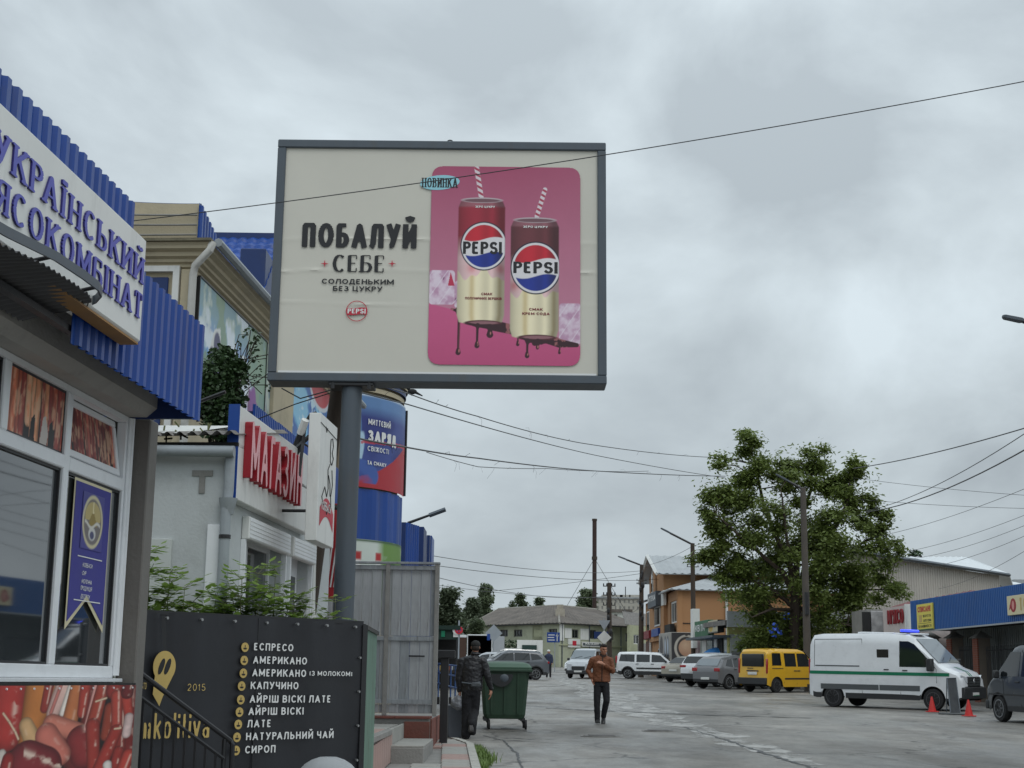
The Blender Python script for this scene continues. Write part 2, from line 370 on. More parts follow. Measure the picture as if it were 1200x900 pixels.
# ---------------------------------------------------------------- flat prints as fine coloured sheets
def vnoise(U, V, s, seed=0):
    r = np.random.RandomState(seed); n = 64; g = r.rand(n, n)
    x = U*s; y = V*s; xi = np.floor(x).astype(int); yi = np.floor(y).astype(int); fx = x-xi; fy = y-yi
    fx = fx*fx*(3-2*fx); fy = fy*fy*(3-2*fy)
    a = g[yi % n, xi % n]; b = g[yi % n, (xi+1) % n]; c = g[(yi+1) % n, xi % n]; d = g[(yi+1) % n, (xi+1) % n]
    return (a*(1-fx)+b*fx)*(1-fy)+(c*(1-fx)+d*fx)*fy
def fbm(U, V, s, seed=0, o=4): return sum(vnoise(U, V, s*2**k, seed+k)*.5**k for k in range(o))/sum(.5**k for k in range(o))
def sm(a, w): return np.clip(.5+a/w, 0, 1)
class Canvas:
    """u across, v up, in the print's own units (metres or pixels)"""
    def __init__(s, w, h, n, bg):
        s.w, s.h = w, h; s.nx = int(n*w); s.ny = int(n*h)
        s.U, s.V = np.meshgrid(np.linspace(0, w, s.nx), np.linspace(0, h, s.ny)); s.C = np.zeros((s.ny, s.nx, 3)); s.C[:] = srgb(*bg); s.e = w/s.nx*1.2
    def mix(s, m, col):
        c = np.array(srgb(*col)) if not isinstance(col, np.ndarray) else col
        s.C = s.C*(1-m[..., None])+c*m[..., None]
    def ellm(s, cx, cy, rx, ry): return sm((1-np.hypot((s.U-cx)/rx, (s.V-cy)/ry))*min(rx, ry), s.e)
    def rect(s, x0, x1, y0, y1, r=0.0):
        qx = np.abs(s.U-(x0+x1)/2)-(x1-x0)/2+r; qy = np.abs(s.V-(y0+y1)/2)-(y1-y0)/2+r
        d = np.hypot(np.maximum(qx, 0), np.maximum(qy, 0))+np.minimum(np.maximum(qx, qy), 0)-r; return sm(-d, s.e)
    def cap(s, p0, p1, r0, r1):
        d = np.array([p1[0]-p0[0], p1[1]-p0[1]]); l2 = (d**2).sum(); t = np.clip(((s.U-p0[0])*d[0]+(s.V-p0[1])*d[1])/l2, 0, 1)
        rr = r0+(r1-r0)*t; dist = np.hypot(s.U-p0[0]-t*d[0], s.V-p0[1]-t*d[1])
        sd = ((s.U-p0[0])*d[1]-(s.V-p0[1])*d[0])/math.sqrt(l2)/rr
        return sm(rr-dist, s.e), dist/rr, sd
    def poly(s, pts):
        ins = np.zeros(s.U.shape, bool); n = len(pts)
        for i in range(n):
            (x0, y0), (x1, y1) = pts[i], pts[(i+1) % n]
            if y0 == y1: continue
            ins ^= ((y0 > s.V) != (y1 > s.V)) & (s.U < (x1-x0)*(s.V-y0)/(y1-y0)+x0)
        return ins.astype(float)
    def sheet(s, name, org, ux, uy, m, parent=None, fn=None):
        """ux, uy: full edge vectors of the sheet; fn bends it"""
        org, ux, uy = Vector(org), Vector(ux), Vector(uy)
        a = s.U.ravel()/s.w; b = s.V.ravel()/s.h
        if fn: co = fn(a, b)
        else: co = np.array(org)[None]+a[:, None]*np.array(ux)[None]+b[:, None]*np.array(uy)[None]
        nx, ny = s.nx, s.ny; me = bpy.data.meshes.new(name)
        i = np.arange((ny-1)*(nx-1)); r_ = i//(nx-1); c_ = i % (nx-1); q = r_*nx+c_
        fc = np.stack([q, q+1, q+nx+1, q+nx], 1).astype(np.int32)
        me.vertices.add(nx*ny); me.vertices.foreach_set('co', co.astype(np.float32).ravel())
        me.loops.add(fc.size); me.loops.foreach_set('vertex_index', fc.ravel())
        me.polygons.add(len(fc)); me.polygons.foreach_set('loop_start', np.arange(len(fc), dtype=np.int32)*4)
        at = me.color_attributes.new('print', 'FLOAT_COLOR', 'POINT')
        at.data.foreach_set('color', np.concatenate([np.clip(s.C.reshape(-1, 3), 0, 1), np.ones((nx*ny, 1))], 1).astype(np.float32).ravel())
        me.materials.append(m); me.update(calc_edges=True); me.validate()
        return link(name, me, parent)
printm = mat('printed_vinyl', (1, 1, 1), rough=.45, var=.05, scale=1.5, attr='print')
# ================================================================= materials
m_asph = None
def road_material():
    m = bpy.data.materials.new('worn_asphalt'); m.use_nodes = True; t = m.node_tree; p = t.nodes['Principled BSDF']; Lk = t.links
    tc = t.nodes.new('ShaderNodeTexCoord')
    def noise(sc, det=6, ro=.6, st=None):
        n = t.nodes.new('ShaderNodeTexNoise'); n.inputs['Scale'].default_value = sc; n.inputs['Detail'].default_value = det; n.inputs['Roughness'].default_value = ro
        mp = t.nodes.new('ShaderNodeMapping'); Lk.new(tc.outputs['Object'], mp.inputs[0])
        if st: mp.inputs['Scale'].default_value = st
        Lk.new(mp.outputs[0], n.inputs['Vector']); return n.outputs[0]
    def mr(s, a, b, c, d):
        r = t.nodes.new('ShaderNodeMapRange'); Lk.new(s, r.inputs[0])
        for i, v in zip((1, 2, 3, 4), (a, b, c, d)): r.inputs[i].default_value = v
        return r.outputs[0]
    def mul(a, b):
        q = t.nodes.new('ShaderNodeMath'); q.operation = 'MULTIPLY'; Lk.new(a, q.inputs[0]); Lk.new(b, q.inputs[1]); return q.outputs[0]
    big = mr(noise(.16, 5, .6, (1, .45, 1)), .38, .62, .62, 1.32); mid = mr(noise(.9, 6, .7, (1, .5, 1)), .34, .66, .72, 1.25); fine = mr(noise(45, 3, .75), .28, .72, .58, 1.38)
    v = mul(mul(big, mid), fine)
    vo = t.nodes.new('ShaderNodeTexVoronoi'); vo.feature = 'DISTANCE_TO_EDGE'; vo.inputs['Scale'].default_value = .34
    dn = t.nodes.new('ShaderNodeTexNoise'); dn.inputs['Scale'].default_value = 1.4; dn.inputs['Detail'].default_value = 5; Lk.new(tc.outputs['Object'], dn.inputs['Vector'])
    ad = t.nodes.new('ShaderNodeMix'); ad.data_type = 'RGBA'; ad.blend_type = 'ADD'; ad.inputs[0].default_value = 1.0
    Lk.new(tc.outputs['Object'], ad.inputs[6]); Lk.new(dn.outputs[1], ad.inputs[7]); Lk.new(ad.outputs[2], vo.inputs['Vector'])
    cr = mr(vo.outputs['Distance'], .004, .02, .3, 1.0)
    msk = mr(noise(.35, 3), .46, .56, 0, 1); mxc = t.nodes.new('ShaderNodeMix'); mxc.data_type = 'FLOAT'; Lk.new(msk, mxc.inputs[0]); mxc.inputs[2].default_value = 1.0; Lk.new(cr, mxc.inputs[3])
    v = mul(v, mxc.outputs[0])
    vp = t.nodes.new('ShaderNodeTexVoronoi'); vp.inputs['Scale'].default_value = .16; vp.inputs['Randomness'].default_value = 1; mpp = t.nodes.new('ShaderNodeMapping'); mpp.inputs['Scale'].default_value = (1, .5, 1); Lk.new(ad.outputs[2], mpp.inputs[0]); Lk.new(mpp.outputs[0], vp.inputs['Vector']); sp_ = t.nodes.new('ShaderNodeSeparateColor'); Lk.new(vp.outputs['Color'], sp_.inputs[0]); v = mul(v, mr(sp_.outputs[0], 0, 1, .84, 1.14))
    v = mul(v, mr(noise(7, 4, .8), .3, .7, .84, 1.14))
    c = t.nodes.new('ShaderNodeVectorMath'); c.operation = 'SCALE'; c.inputs[0].default_value = (.222, .208, .188); Lk.new(v, c.inputs['Scale']); Lk.new(c.outputs[0], p.inputs['Base Color'])
    Lk.new(mr(noise(.5, 5, .65, (1, .35, 1)), .38, .62, .28, .72), p.inputs['Roughness'])
    b = t.nodes.new('ShaderNodeBump'); b.inputs['Strength'].default_value = .5; b.inputs['Distance'].default_value = .015; Lk.new(fine, b.inputs['Height']); Lk.new(b.outputs[0], p.inputs['Normal'])
    return m
m_road = road_material()
m_earth = mat('bare_earth', (.12, .105, .08), rough=.95, var=.35, scale=.4, bump=.5)
m_grass = mat('grass_blade', (.13, .2, .045), rough=.6, var=.3, scale=3)
m_blue = mat('blue_painted_steel', srgb(12, 66, 146), rough=.38, var=.14, scale=1.6, dirt=.4, stretch=(1, 1, .16))
m_blued = mat('dark_blue_steel', srgb(12, 44, 98), rough=.45, var=.12, scale=.8, dirt=.2)
m_white = mat('white_sign_face', srgb(222, 222, 218), rough=.4, var=.06, scale=1.6, dirt=.22, stretch=(1, 1, .25))
m_alum = mat('white_window_profile', srgb(234, 236, 238), rough=.35, var=.05, scale=2, dirt=.1)
m_beam = mat('grey_render_beam', srgb(164, 161, 156), rough=.8, var=.12, scale=1.5, bump=.3, dirt=.25)
m_col = mat('dark_grey_column', srgb(112, 108, 103), rough=.7, var=.22, scale=1.2, bump=.2, dirt=.3)
m_glass = mat('dark_glass', (.035, .04, .044), rough=.03, var=0, ior=3.0)
m_black = mat('black_metal', (.018, .018, .02), rough=.42, var=.15, scale=4)
m_dark = mat('dark_recess', (.02, .02, .02), rough=.9, var=.1)
m_purple = mat('violet_sign_letter', srgb(62, 66, 172), rough=.35, var=.04)
m_purples = mat('dark_violet_letter_side', srgb(38, 32, 112), rough=.4, var=.04)
m_redl = mat('red_letter_side', srgb(152, 20, 36), rough=.4, var=.05)
m_redf = mat('pale_pink_letter_face', srgb(230, 172, 176), rough=.4, var=.05)
m_wood = mat('brown_fascia_board', srgb(150, 112, 66), rough=.7, var=.2, scale=4)
m_frame = mat('slate_grey_paint', srgb(78, 86, 94), rough=.5, var=.14, scale=2.0, dirt=.45, stretch=(1, 1, .3))
m_cream = mat('cream_poster_paper', srgb(206, 202, 190), rough=.55, var=.04, scale=.9)
m_ink = mat('black_print', (.012, .012, .014), rough=.5, var=0)
m_inkr = mat('red_print', srgb(190, 40, 60), rough=.5, var=0)
m_inkw = mat('white_print', srgb(226, 226, 224), rough=.5, var=0)
m_gold = mat('gold_print', srgb(196, 168, 98), rough=.4, var=.1, scale=3)
m_vinyl = mat('black_vinyl_banner', srgb(33, 34, 39), rough=.5, var=.25, scale=1.0, bump=.35, bscale=2.2, dirt=.06)
m_greenm = mat('weathered_green_steel', srgb(106, 132, 118), rough=.6, var=.25, scale=2, dirt=.5, stretch=(1, 1, .3))
m_plaster = mat('pale_grey_plaster', srgb(190, 194, 194), rough=.85, var=.1, scale=.8, bump=.2, dirt=.2)
m_beige = mat('beige_render', srgb(186, 174, 148), rough=.85, var=.1, scale=.5, bump=.2, dirt=.25)
m_slate = mat('old_corrugated_slate', srgb(120, 116, 112), rough=.9, var=.35, scale=2.5, bump=.4, dirt=.5)
m_pipe = mat('grey_drainpipe', srgb(150, 156, 160), rough=.5, var=.12, scale=2, dirt=.3)
m_greywood = mat('grey_weathered_board', srgb(146, 150, 153), rough=.85, var=.3, scale=3.5, bump=.5, bscale=14, dirt=.55, stretch=(2, 2, .25))
m_conc = mat('old_concrete', srgb(140, 138, 134), rough=.9, var=.18, scale=2, bump=.4, dirt=.3)
m_pinkt = mat('pink_concrete_tile', srgb(168, 142, 134), rough=.85, var=.2, scale=3, bump=.3, dirt=.3)
m_greyt = mat('grey_concrete_tile', srgb(160, 158, 152), rough=.85, var=.18, scale=3, bump=.3, dirt=.25)
m_redt = mat('brick_red_tile', srgb(118, 70, 60), rough=.8, var=.25, scale=3, bump=.3, dirt=.3)
m_pole = mat('tarred_wood_pole', srgb(70, 60, 52), rough=.9, var=.3, scale=3, bump=.5, stretch=(3, 3, .2))
m_cpole = mat('concrete_pole', srgb(96, 92, 86), rough=.9, var=.18, scale=1.5, bump=.3, dirt=.3)
m_leaf = leafy(mat('maple_leaf', (.22, .33, .07), rough=.45, var=.35, scale=1.6))
m_leaf2 = mat('dark_leaf', (.035, .07, .022), rough=.5, var=.4, scale=1.2)
m_stem = mat('green_stem', (.12, .13, .05), rough=.7, var=.2)

# ================================================================= ground
g = MB()
ys_ = [-12, 0, 20, 40, 70, 100, 140, 175, 260, 600, 1600]
for a, b in zip(ys_[:-1], ys_[1:]):
    g.quad((-700, a, gz(a)-.012), (700, a, gz(a)-.012), (700, b, gz(b)-.012), (-700, b, gz(b)-.012))
props(g.build('ground', m_earth, recalc=False), kind='structure')
g = MB()
rl = [(-12, -2.4, 22), (12, -2.0, 22), (26, -1.7, 22), (27, -9, 24), (60, -13, 24), (110, -24, 30), (150, -30, 34), (172, -30, 34)]
for (a, l0, r0), (b, l1, r1) in zip(rl[:-1], rl[1:]):
    g.quad((l0, a, gz(a)), (r0, a, gz(a)), (r1, b, gz(b)), (l1, b, gz(b)))
props(g.build('road', m_road, recalc=False), kind='structure')

def strip(name, pts, m, lift, label=None, kind='structure', jit=.0, seed=1):
    r_ = random.Random(seed); mb = MB(); V = []
    n = 60; P2 = []
    for i in range(len(pts)-1):
        for k in range(n//(len(pts)-1)):
            t = k/(n//(len(pts)-1)); P2.append([pts[i][q]*(1-t)+pts[i+1][q]*t for q in range(3)])
    P2.append(pts[-1])
    for x, y, w in P2:
        j = r_.uniform(-jit, jit); w2 = w*r_.uniform(.55, 1.3)
        V += [(x-w2/2+j, y, gz(y)+lift), (x+w2/2+j, y, gz(y)+lift)]
    mb.add(V, [(2*i, 2*i+1, 2*i+3, 2*i+2) for i in range(len(P2)-1)])
    o = mb.build(name, m, recalc=False); props(o, label, None, None, kind); return o
def gp(px, py): q = G(px, py); return q.x, q.y
m_pale = mat('pale_mineral_streak', (.37, .36, .34), rough=.5, var=.3, scale=1.8, dirt=.5)
def ragged(m, lo, hi, sc):
    t = m.node_tree; p = t.nodes['Principled BSDF']; n = t.nodes.new('ShaderNodeTexNoise'); n.inputs['Scale'].default_value = sc; n.inputs['Detail'].default_value = 8; n.inputs['Roughness'].default_value = .7; tc = t.nodes.new('ShaderNodeTexCoord'); mp = t.nodes.new('ShaderNodeMapping'); mp.inputs['Scale'].default_value = (1, .45, 1)
    t.links.new(tc.outputs['Object'], mp.inputs[0]); t.links.new(mp.outputs[0], n.inputs['Vector']); r = t.nodes.new('ShaderNodeMapRange'); t.links.new(n.outputs[0], r.inputs[0])
    for i, v in zip((1, 2, 3, 4), (lo, hi, 0, 1)): r.inputs[i].default_value = v
    t.links.new(r.outputs[0], p.inputs['Alpha'])
ragged(m_pale, .38, .56, 2.2)
m_tar = mat('tar_seam', (.035, .035, .037), rough=.5, var=.3, scale=2)
pl = [(650, 793), (690, 806), (735, 826), (775, 843), (840, 862), (900, 880), (950, 897)]
strip('road_streak', [(*gp(*q), w) for q, w in zip(pl, (1.2, 2.0, 1.7, 1.2, .9, .7, .5))], m_pale, .004, jit=.12, seed=3)
pl2 = [(800, 852), (850, 867), (890, 881), (935, 895), (960, 902)]
strip('road_crack', [(*gp(*q), w) for q, w in zip(pl2, (.03, .07, .09, .07, .05))], m_tar, .008, jit=.04, seed=5)
pl3 = [(566, 862), (590, 868), (606, 884), (612, 902)]
strip('road_crack', [(*gp(*q), w) for q, w in zip(pl3, (.03, .03, .04, .03))], m_tar, .008, jit=.02, seed=6)
for pts, w, sd_ in (([(640, 830), (700, 833), (820, 838), (960, 842)], .12, 8), ([(700, 812), (860, 818), (1040, 838)], .10, 9), ([(620, 806), (700, 801), (800, 806)], .2, 10)):
    mb = MB(); r_ = random.Random(sd_); V = []
    for i in range(len(pts)-1):
        for k in range(14):
            t = k/14; x = pts[i][0]*(1-t)+pts[i+1][0]*t; y = pts[i][1]*(1-t)+pts[i+1][1]*t; q = G(x, y); j = r_.uniform(-.1, .1); ww = w*r_.uniform(.3, 1.4)
            V += [(q.x, q.y+j-ww, gz(q.y)+.012), (q.x, q.y+j+ww, gz(q.y+.1)+.012)]
    mb.add(V, [(2*i, 2*i+1, 2*i+3, 2*i+2) for i in range(len(V)//2-1)]); props(mb.build('road_crack', m_tar, recalc=False), kind='structure')
for px, py, rad, lb in ((705, 863, .36, 'large round iron manhole cover in the road below the brown-jacket man'), (772, 857, .3, 'smaller round iron manhole cover in the road beside the pale streak')):
    q = G(px, py); t = thing('manhole_cover', lb, 'manhole cover', (q.x, q.y, gz(q.y)-.012), group='manhole covers in the road')
    MB().tube([(0, 0, .002), (0, 0, .022)], rad+.06, 24).build('ring', m_conc, t); mb = MB().tube([(0, 0, .01), (0, 0, .03)], rad, 24)
    for k in range(-3, 4): mb.box(-rad*.7, rad*.7, k*.09-.02, k*.09+.02, .03, .038)
    mb.build('lid', mat('cast_iron', (.15, .145, .14), rough=.7, var=.3), t)

# sidewalk, its kerb and the slabs laid on it
g = MB(); SW = .10
def kerbx(y): return -.30-(y-19.0)*.042 if y < 25 else -.552-(y-25)*.25
g.prism([(-3.4, 8.0), (kerbx(8)-.13, 8.0), (kerbx(19)-.13, 19.0), (kerbx(25)-.13, 25.0), (kerbx(26.2)-.13, 26.2), (-3.4, 26.2)], 0, SW-.03, 'z')
o = g.build('sidewalk', m_conc); 
for v in o.data.vertices: v.co.z += gz(v.co.y)
props(o, kind='structure')
tile_mesh = {}
def paver(x, y, w, d, mi):
    k = (mi, round(w, 2), round(d, 2))
    if k not in tile_mesh:
        tmp = MB().box(-w/2+.006, w/2-.006, -d/2+.006, d/2-.006, 0, .04, .008).build('paver', (m_pinkt, m_greyt)[mi])
        tile_mesh[k] = tmp.data; bpy.data.objects.remove(tmp)
    q = link('paver', tile_mesh[k], o); q.location = (x, y, gz(y)+SW-.034+rng.uniform(-.004, .004)); q.rotation_euler = (math.atan(SLOPE), rng.uniform(-.006, .006), 0)
yy = 16.1; rown = 0
while yy < 26.0:
    band = 0 if (rown % 7 in (0, 1, 6)) else 1
    x = kerbx(yy)-.13-.2
    k = 0
    while x > -2.1:
        if not (x < -1.05 and 20.2 < yy < 24) and not (x < -1.45 and yy > 16): paver(x, yy, .4, .4, band if rng.random() > .12 else 1-band)
        x -= .4; k += 1
    yy += .4; rown += 1
# kerb stones
kg = thing('kerb', 'whitewashed concrete kerb along the sidewalk edge beside the grass tuft', 'kerb', (0, 0, 0))
kg['kind'] = 'structure'
m_kerb = mat('whitewashed_kerb', srgb(176, 174, 166), rough=.9, var=.2, scale=4, bump=.4, dirt=.5)
yy = 11.0
while yy < 26.2:
    y1 = min(yy+.98, 26.2); mb = MB(); 
    a, b = kerbx(yy+.01), kerbx(y1-.01); mb.add([(a-.13, yy+.01, gz(yy)-.05), (a, yy+.01, gz(yy)-.05), (b, y1-.01, gz(y1)-.05), (b-.13, y1-.01, gz(y1)-.05), (a-.13, yy+.01, gz(yy)+SW+.02), (a-.01, yy+.01, gz(yy)+SW+.015), (b-.01, y1-.01, gz(y1)+SW+.015), (b-.13, y1-.01, gz(y1)+SW+.02)], [(3, 2, 1, 0), (4, 5, 6, 7), (0, 1, 5, 4), (1, 2, 6, 5), (2, 3, 7, 6), (3, 0, 4, 7)])
    mb.build('kerb_stone', m_kerb, kg); yy = y1
def blades(name, n, area, h, m, label, kind='stuff', seed=1, w=.008):
    r_ = random.Random(seed); mb = MB()
    for i in range(n):
        x, y, z = area(r_); a = r_.uniform(0, 6.28); l = h*r_.uniform(.5, 1.2); dx, dy = math.cos(a)*l*.45, math.sin(a)*l*.45; px, py = -math.sin(a)*w, math.cos(a)*w
        mb.add([(x-px, y-py, z), (x+px, y+py, z), (x+dx*.5+px*.8, y+dy*.5+py*.8, z+l*.65), (x+dx*.5-px*.8, y+dy*.5-py*.8, z+l*.65), (x+dx, y+dy, z+l)], [(0, 1, 2, 3), (3, 2, 4)])
    return props(mb.build(name, m, recalc=False), label, None, None, kind)
def ar(r_):
    y = r_.uniform(20.6, 24.6); return kerbx(y)+.02+abs(r_.gauss(0, .09))*(1.2-abs(y-22.6)/2.4), y, gz(y)
props(blades('grass', 1300, ar, .12, m_grass, 'tuft of green grass growing along the kerb', seed=4, w=.007), cat='grass')
blades('weeds', 350, lambda r_: ((lambda y: (kerbx(y)+.03+abs(r_.gauss(0, .05)), y, gz(y)))(r_.uniform(12, 20.5))), .07, m_grass, 'sparse weeds along the kerb', seed=5)

# ================================================================= corrugated sheets
def corr_profile(L_, pitch, amp, kind='trap'):
    pts = []; n = max(1, int(round(L_/pitch))); p = L_/n
    for i in range(n):
        x = i*p
        if kind == 'trap': pts += [(x, 0), (x+p*.42, 0), (x+p*.52, amp), (x+p*.9, amp)]
        else: pts += [(x+p*k/6, amp*.5*(1-math.cos(2*math.pi*k/6))) for k in range(6)]
    pts.append((L_, 0)); return pts
def corr_sheet(mb, org, ul, uh, un, L_, H0, H1=None, z0=0.0, pitch=.15, amp=.025, kind='trap', z01=None, th=.004):
    """sheet with upright ribs: org + ul*s + uh*h + un*d"""
    H1 = H0 if H1 is None else H1; z01 = z0 if z01 is None else z01
    org, ul, uh, un = Vector(org), Vector(ul), Vector(uh), Vector(un)
    pr = corr_profile(L_, pitch, amp, kind); V = []
    for s, d in pr:
        t = s/L_; V += [org+ul*s+uh*(z0+(z01-z0)*t)+un*d, org+ul*s+uh*(H0+(H1-H0)*t)+un*d]
    mb.add(V, [(2*i, 2*i+2, 2*i+3, 2*i+1) for i in range(len(pr)-1)])
    V = [Vector(v)-un*th for v in V]; mb.add(V, [(2*i+1, 2*i+3, 2*i+2, 2*i) for i in range(len(pr)-1)])

# ================================================================= butcher's kiosk
ANG = -math.atan(.07)
K = thing('butcher_kiosk', "butcher's kiosk with blue ribbed fascia, white framed windows and a sausage photo banner", 'kiosk', (-3.1, 12, 0), ANG)
y_n = -6.5
mb = MB().box(-3.2, -.08, y_n, -.1, 0, 1.56).box(-3.2, -.02, y_n, -.12, 3.69, 4.9).box(-3.2, -3.0, y_n, -.1, 1.56, 3.7)
mb.build('wall', m_beam, K)
MB().box(-3.0, -.1, y_n, -.11, 1.565, 1.6).build('floor', m_dark, K)
b = MB(); prof = [(-.1, 3.65), (.17, 3.65), (.25, 3.72), (.25, 4.0), (-.1, 4.0)]
b.prism([(u, v) for u, v in prof], y_n, -.21, 'y'); b.build('beam', m_beam, K)
MB().box(.03, .19, -.21, .0, .1, 3.645, .01).build('column', m_col, K)
MB().box(-3.2, -.02, -.115, -.10, .2, 3.68).build('end_wall', m_col, K)
MB().tube([(.05, -.245, 1.6), (.05, -.245, 3.64)], .022, 8).tube([(.04, -.275, 1.6), (.04, -.275, 3.64)], .012, 8).build('conduit', m_alum, K)
# window
Wn = (MB().box(-.05, .03, y_n, -.26, 1.58, 1.67, .006).box(-.05, .03, y_n, -.26, 3.60, 3.645).box(-.05, .03, -.32, -.26, 1.67, 3.60, .006)
          .box(-.05, .03, -1.60, -1.50, 1.67, 3.60, .008).box(-.05, .035, -4.6, -1.60, 3.04, 3.14, .008).box(-.05, .035, -1.50, -.32, 3.04, 3.14, .008).box(-.05, .03, -2.72, -2.62, 3.14, 3.60, .008).build('window', m_alum, K))
for a, b_, c, d in ((-4.6, -1.60, 1.67, 3.04), (-1.5, -.32, 1.67, 3.04), (-4.6, -2.72, 3.14, 3.60), (-2.62, -1.60, 3.14, 3.60)):
    MB().box(-.02, -.012, a, b_, c, d).build('pane', m_glass, Wn)
    mb = MB(); t_ = .018
    mb.box(-.012, .006, a, b_, c, c+t_).box(-.012, .006, a, b_, d-t_, d).box(-.012, .006, a, a+t_, c, d).box(-.012, .006, b_-t_, b_, c, d); mb.build('gasket', m_black, Wn)
MB().box(-.09, .10, y_n, -.24, 1.55, 1.578, .004).build('sill', m_alum, K)
# bottom-hung opening vent, tipped
Mt = Matrix.Translation((-.035, 0, 3.15)) @ Euler((0, R(-9), 0)).to_matrix().to_4x4()
S_ = MB().box(0, .045, -1.49, -.34, 0, .055, .006, Mt).box(0, .045, -1.49, -.34, .40, .45, .006, Mt).box(0, .045, -1.49, -1.44, .05, .40, .006, Mt).box(0, .045, -.39, -.34, .05, .40, .006, Mt).build('vent_sash', m_alum, K)
MB().box(.015, .022, -1.44, -.39, .055, .40, 0, Mt).build('pane', m_glass, S_)
def sausage_print(w, h, n, seed, dark):
    c = Canvas(w, h, n, (26, 14, 14)); r_ = random.Random(seed); x = -.02
    while x < w:
        wd = r_.uniform(.018, .034) if dark else r_.uniform(.03, .05); lean = r_.uniform(-.02, .02); y0 = r_.uniform(-.1, .02) if r_.random() > .3 else r_.uniform(.0, h*.5)
        col = r_.choice([(150, 72, 52), (176, 96, 66), (134, 54, 44), (190, 128, 92)] if not dark else [(120, 42, 36), (142, 60, 50), (98, 34, 30), (160, 84, 70)])
        m, d, sd = c.cap((x+lean, y0), (x, h+.1), wd, wd*.9)
        tex = fbm(c.U+x*3, c.V*.4, 60/w*.4, seed+int(x*100), 4)
        c.mix(m, np.clip(np.array(srgb(*col))*((1.7-1.1*d**2)*(0.5+tex*1.2))[..., None], 0, 1)); 
        c.mix(m*sm(tex-.58, .12)*.55, (232, 196, 160)); x += wd*1.55
    return c
c = sausage_print(.85, .46, 150, 3, False)
c.mix(c.poly([(.50, .02), (.53, .2), (.57, .22), (.62, .1), (.6, 0)]), (206, 196, 188)); c.mix(c.poly([(.34, 0), (.36, .16), (.41, .2), (.42, 0)]), (24, 18, 18)); c.mix(c.poly([(.62, 0), (.63, .17), (.68, .21), (.69, 0)]), (24, 18, 18))
c.sheet('meat_photo', (.004, -2.62, 3.14), (0, 1.02, 0), (0, 0, .46), printm, K)
c = sausage_print(.81, .345, 130, 9, True); cm = Mt
o_ = Mt @ Vector((.027, -1.44, .055)); e_ = Mt @ Vector((.027, -1.44, .40))
c.sheet('meat_photo', o_, (0, 1.05, 0), e_-o_, printm, S_)
# sausage banner below the window, as printed photograph
LX0, LX1, ZB, ZT_, VS = -42.0, 156.0, .70, 1.53, 162.0     # print drawn in picture units, laid on the flat panel
CB, SB = math.cos(ANG), math.sin(ANG)
def alongof(px):   # along-wall coordinate of a picture column at eye level, on the plane x' = .21
    d_ = ray(px, 850); k = d_.x/d_.y; c0 = .21+(-3.1)*CB+12*SB
    t = c0/(k*CB+SB); return -(k*t+3.1)*SB+(t-12)*CB
bh = (ZT_-ZB)*VS
c = Canvas(LX1-LX0, bh, 1.25, (30, 14, 12))
def bx(px): return px-LX0
def bz(px, py):
    d_ = ray(px, py); Y = 12+alongof(px)*.9976; return (EYE+d_.z/d_.y*Y-ZB)*VS
sr = random.Random(5)
def saus(x0, y0, x1, y1, r0, r1, col, hi=.6, tex=.25):
    p0, p1 = (bx(x0), bz(x0, y0)), (bx(x1), bz(x1, y1)); k = 1.05
    m, d, sd = c.cap(p0, p1, r0*k, r1*k); nz = fbm(c.U, c.V, .09, sr.randint(0, 999), 4)
    sh = (1.15-.8*np.clip(d, 0, 1)**2.4)*(1-tex/2+tex*nz); hl = np.exp(-((sd+.35)/.16)**2)*sm(nz-.52, .12)*hi
    col_ = np.array(srgb(*col))*sh[..., None]; col_ = col_*(1-hl[..., None])+hl[..., None]*np.array(srgb(250, 225, 205)); c.mix(m, np.clip(col_, 0, 1))
saus(-20, 780, -30, 900, 20, 16, (150, 60, 40)); saus(20, 850, 60, 905, 16, 16, (70, 26, 22), .1); saus(75, 860, 100, 905, 16, 14, (110, 36, 34), .2); saus(150, 800, 152, 905, 9, 9, (120, 36, 32), .3); saus(100, 800, 104, 860, 9, 9, (120, 40, 34), .3); saus(140, 800, 142, 900, 6, 6, (140, 46, 38)); saus(10, 760, 8, 860, 22, 17, (180, 52, 46)); saus(52, 780, 30, 880, 24, 8, (196, 120, 58), .5); saus(40, 870, 30, 850, 10, 8, (214, 170, 120), .2)
saus(58, 770, 50, 830, 6, 5, (150, 50, 40)); saus(78, 790, 60, 836, 13, 7, (222, 180, 168), .3, .5); saus(84, 792, 72, 836, 5, 4, (240, 226, 214), .2); saus(70, 795, 58, 835, 2, 2, (200, 120, 110), 0)
saus(88, 800, 80, 850, 8, 9, (190, 112, 66), .3); saus(98, 790, 94, 836, 7, 5, (170, 58, 44)); saus(60, 848, 92, 858, 10, 10, (208, 124, 104), .2, .15)
saus(96, 868, 100, 884, 17, 15, (140, 44, 44), .3); saus(55, 862, 72, 884, 13, 12, (206, 116, 100), .25, .12); saus(34, 894, 52, 900, 22, 22, (134, 40, 46), .8)
saus(112, 790, 100, 854, 3, 2.6, (222, 160, 150), .3); saus(118, 800, 108, 850, 7, 8, (164, 62, 44)); saus(108, 850, 112, 900, 8, 7, (160, 52, 42)); saus(135, 790, 130, 810, 9, 9, (150, 46, 38)); saus(128, 830, 124, 862, 7, 6, (150, 60, 40))
saus(134, 815, 136, 850, 6.5, 6, (176, 66, 52)); saus(136, 856, 118, 904, 7, 8, (166, 54, 44)); saus(146, 820, 150, 842, 6, 5, (184, 64, 50)); saus(150, 840, 148, 860, 5, 5, (226, 196, 190), .2, .8); saus(140, 880, 136, 904, 6, 6, (156, 50, 42)); saus(152, 884, 144, 908, 7, 7, (186, 66, 54)); saus(150, 796, 146, 812, 5, 7, (110, 30, 30))
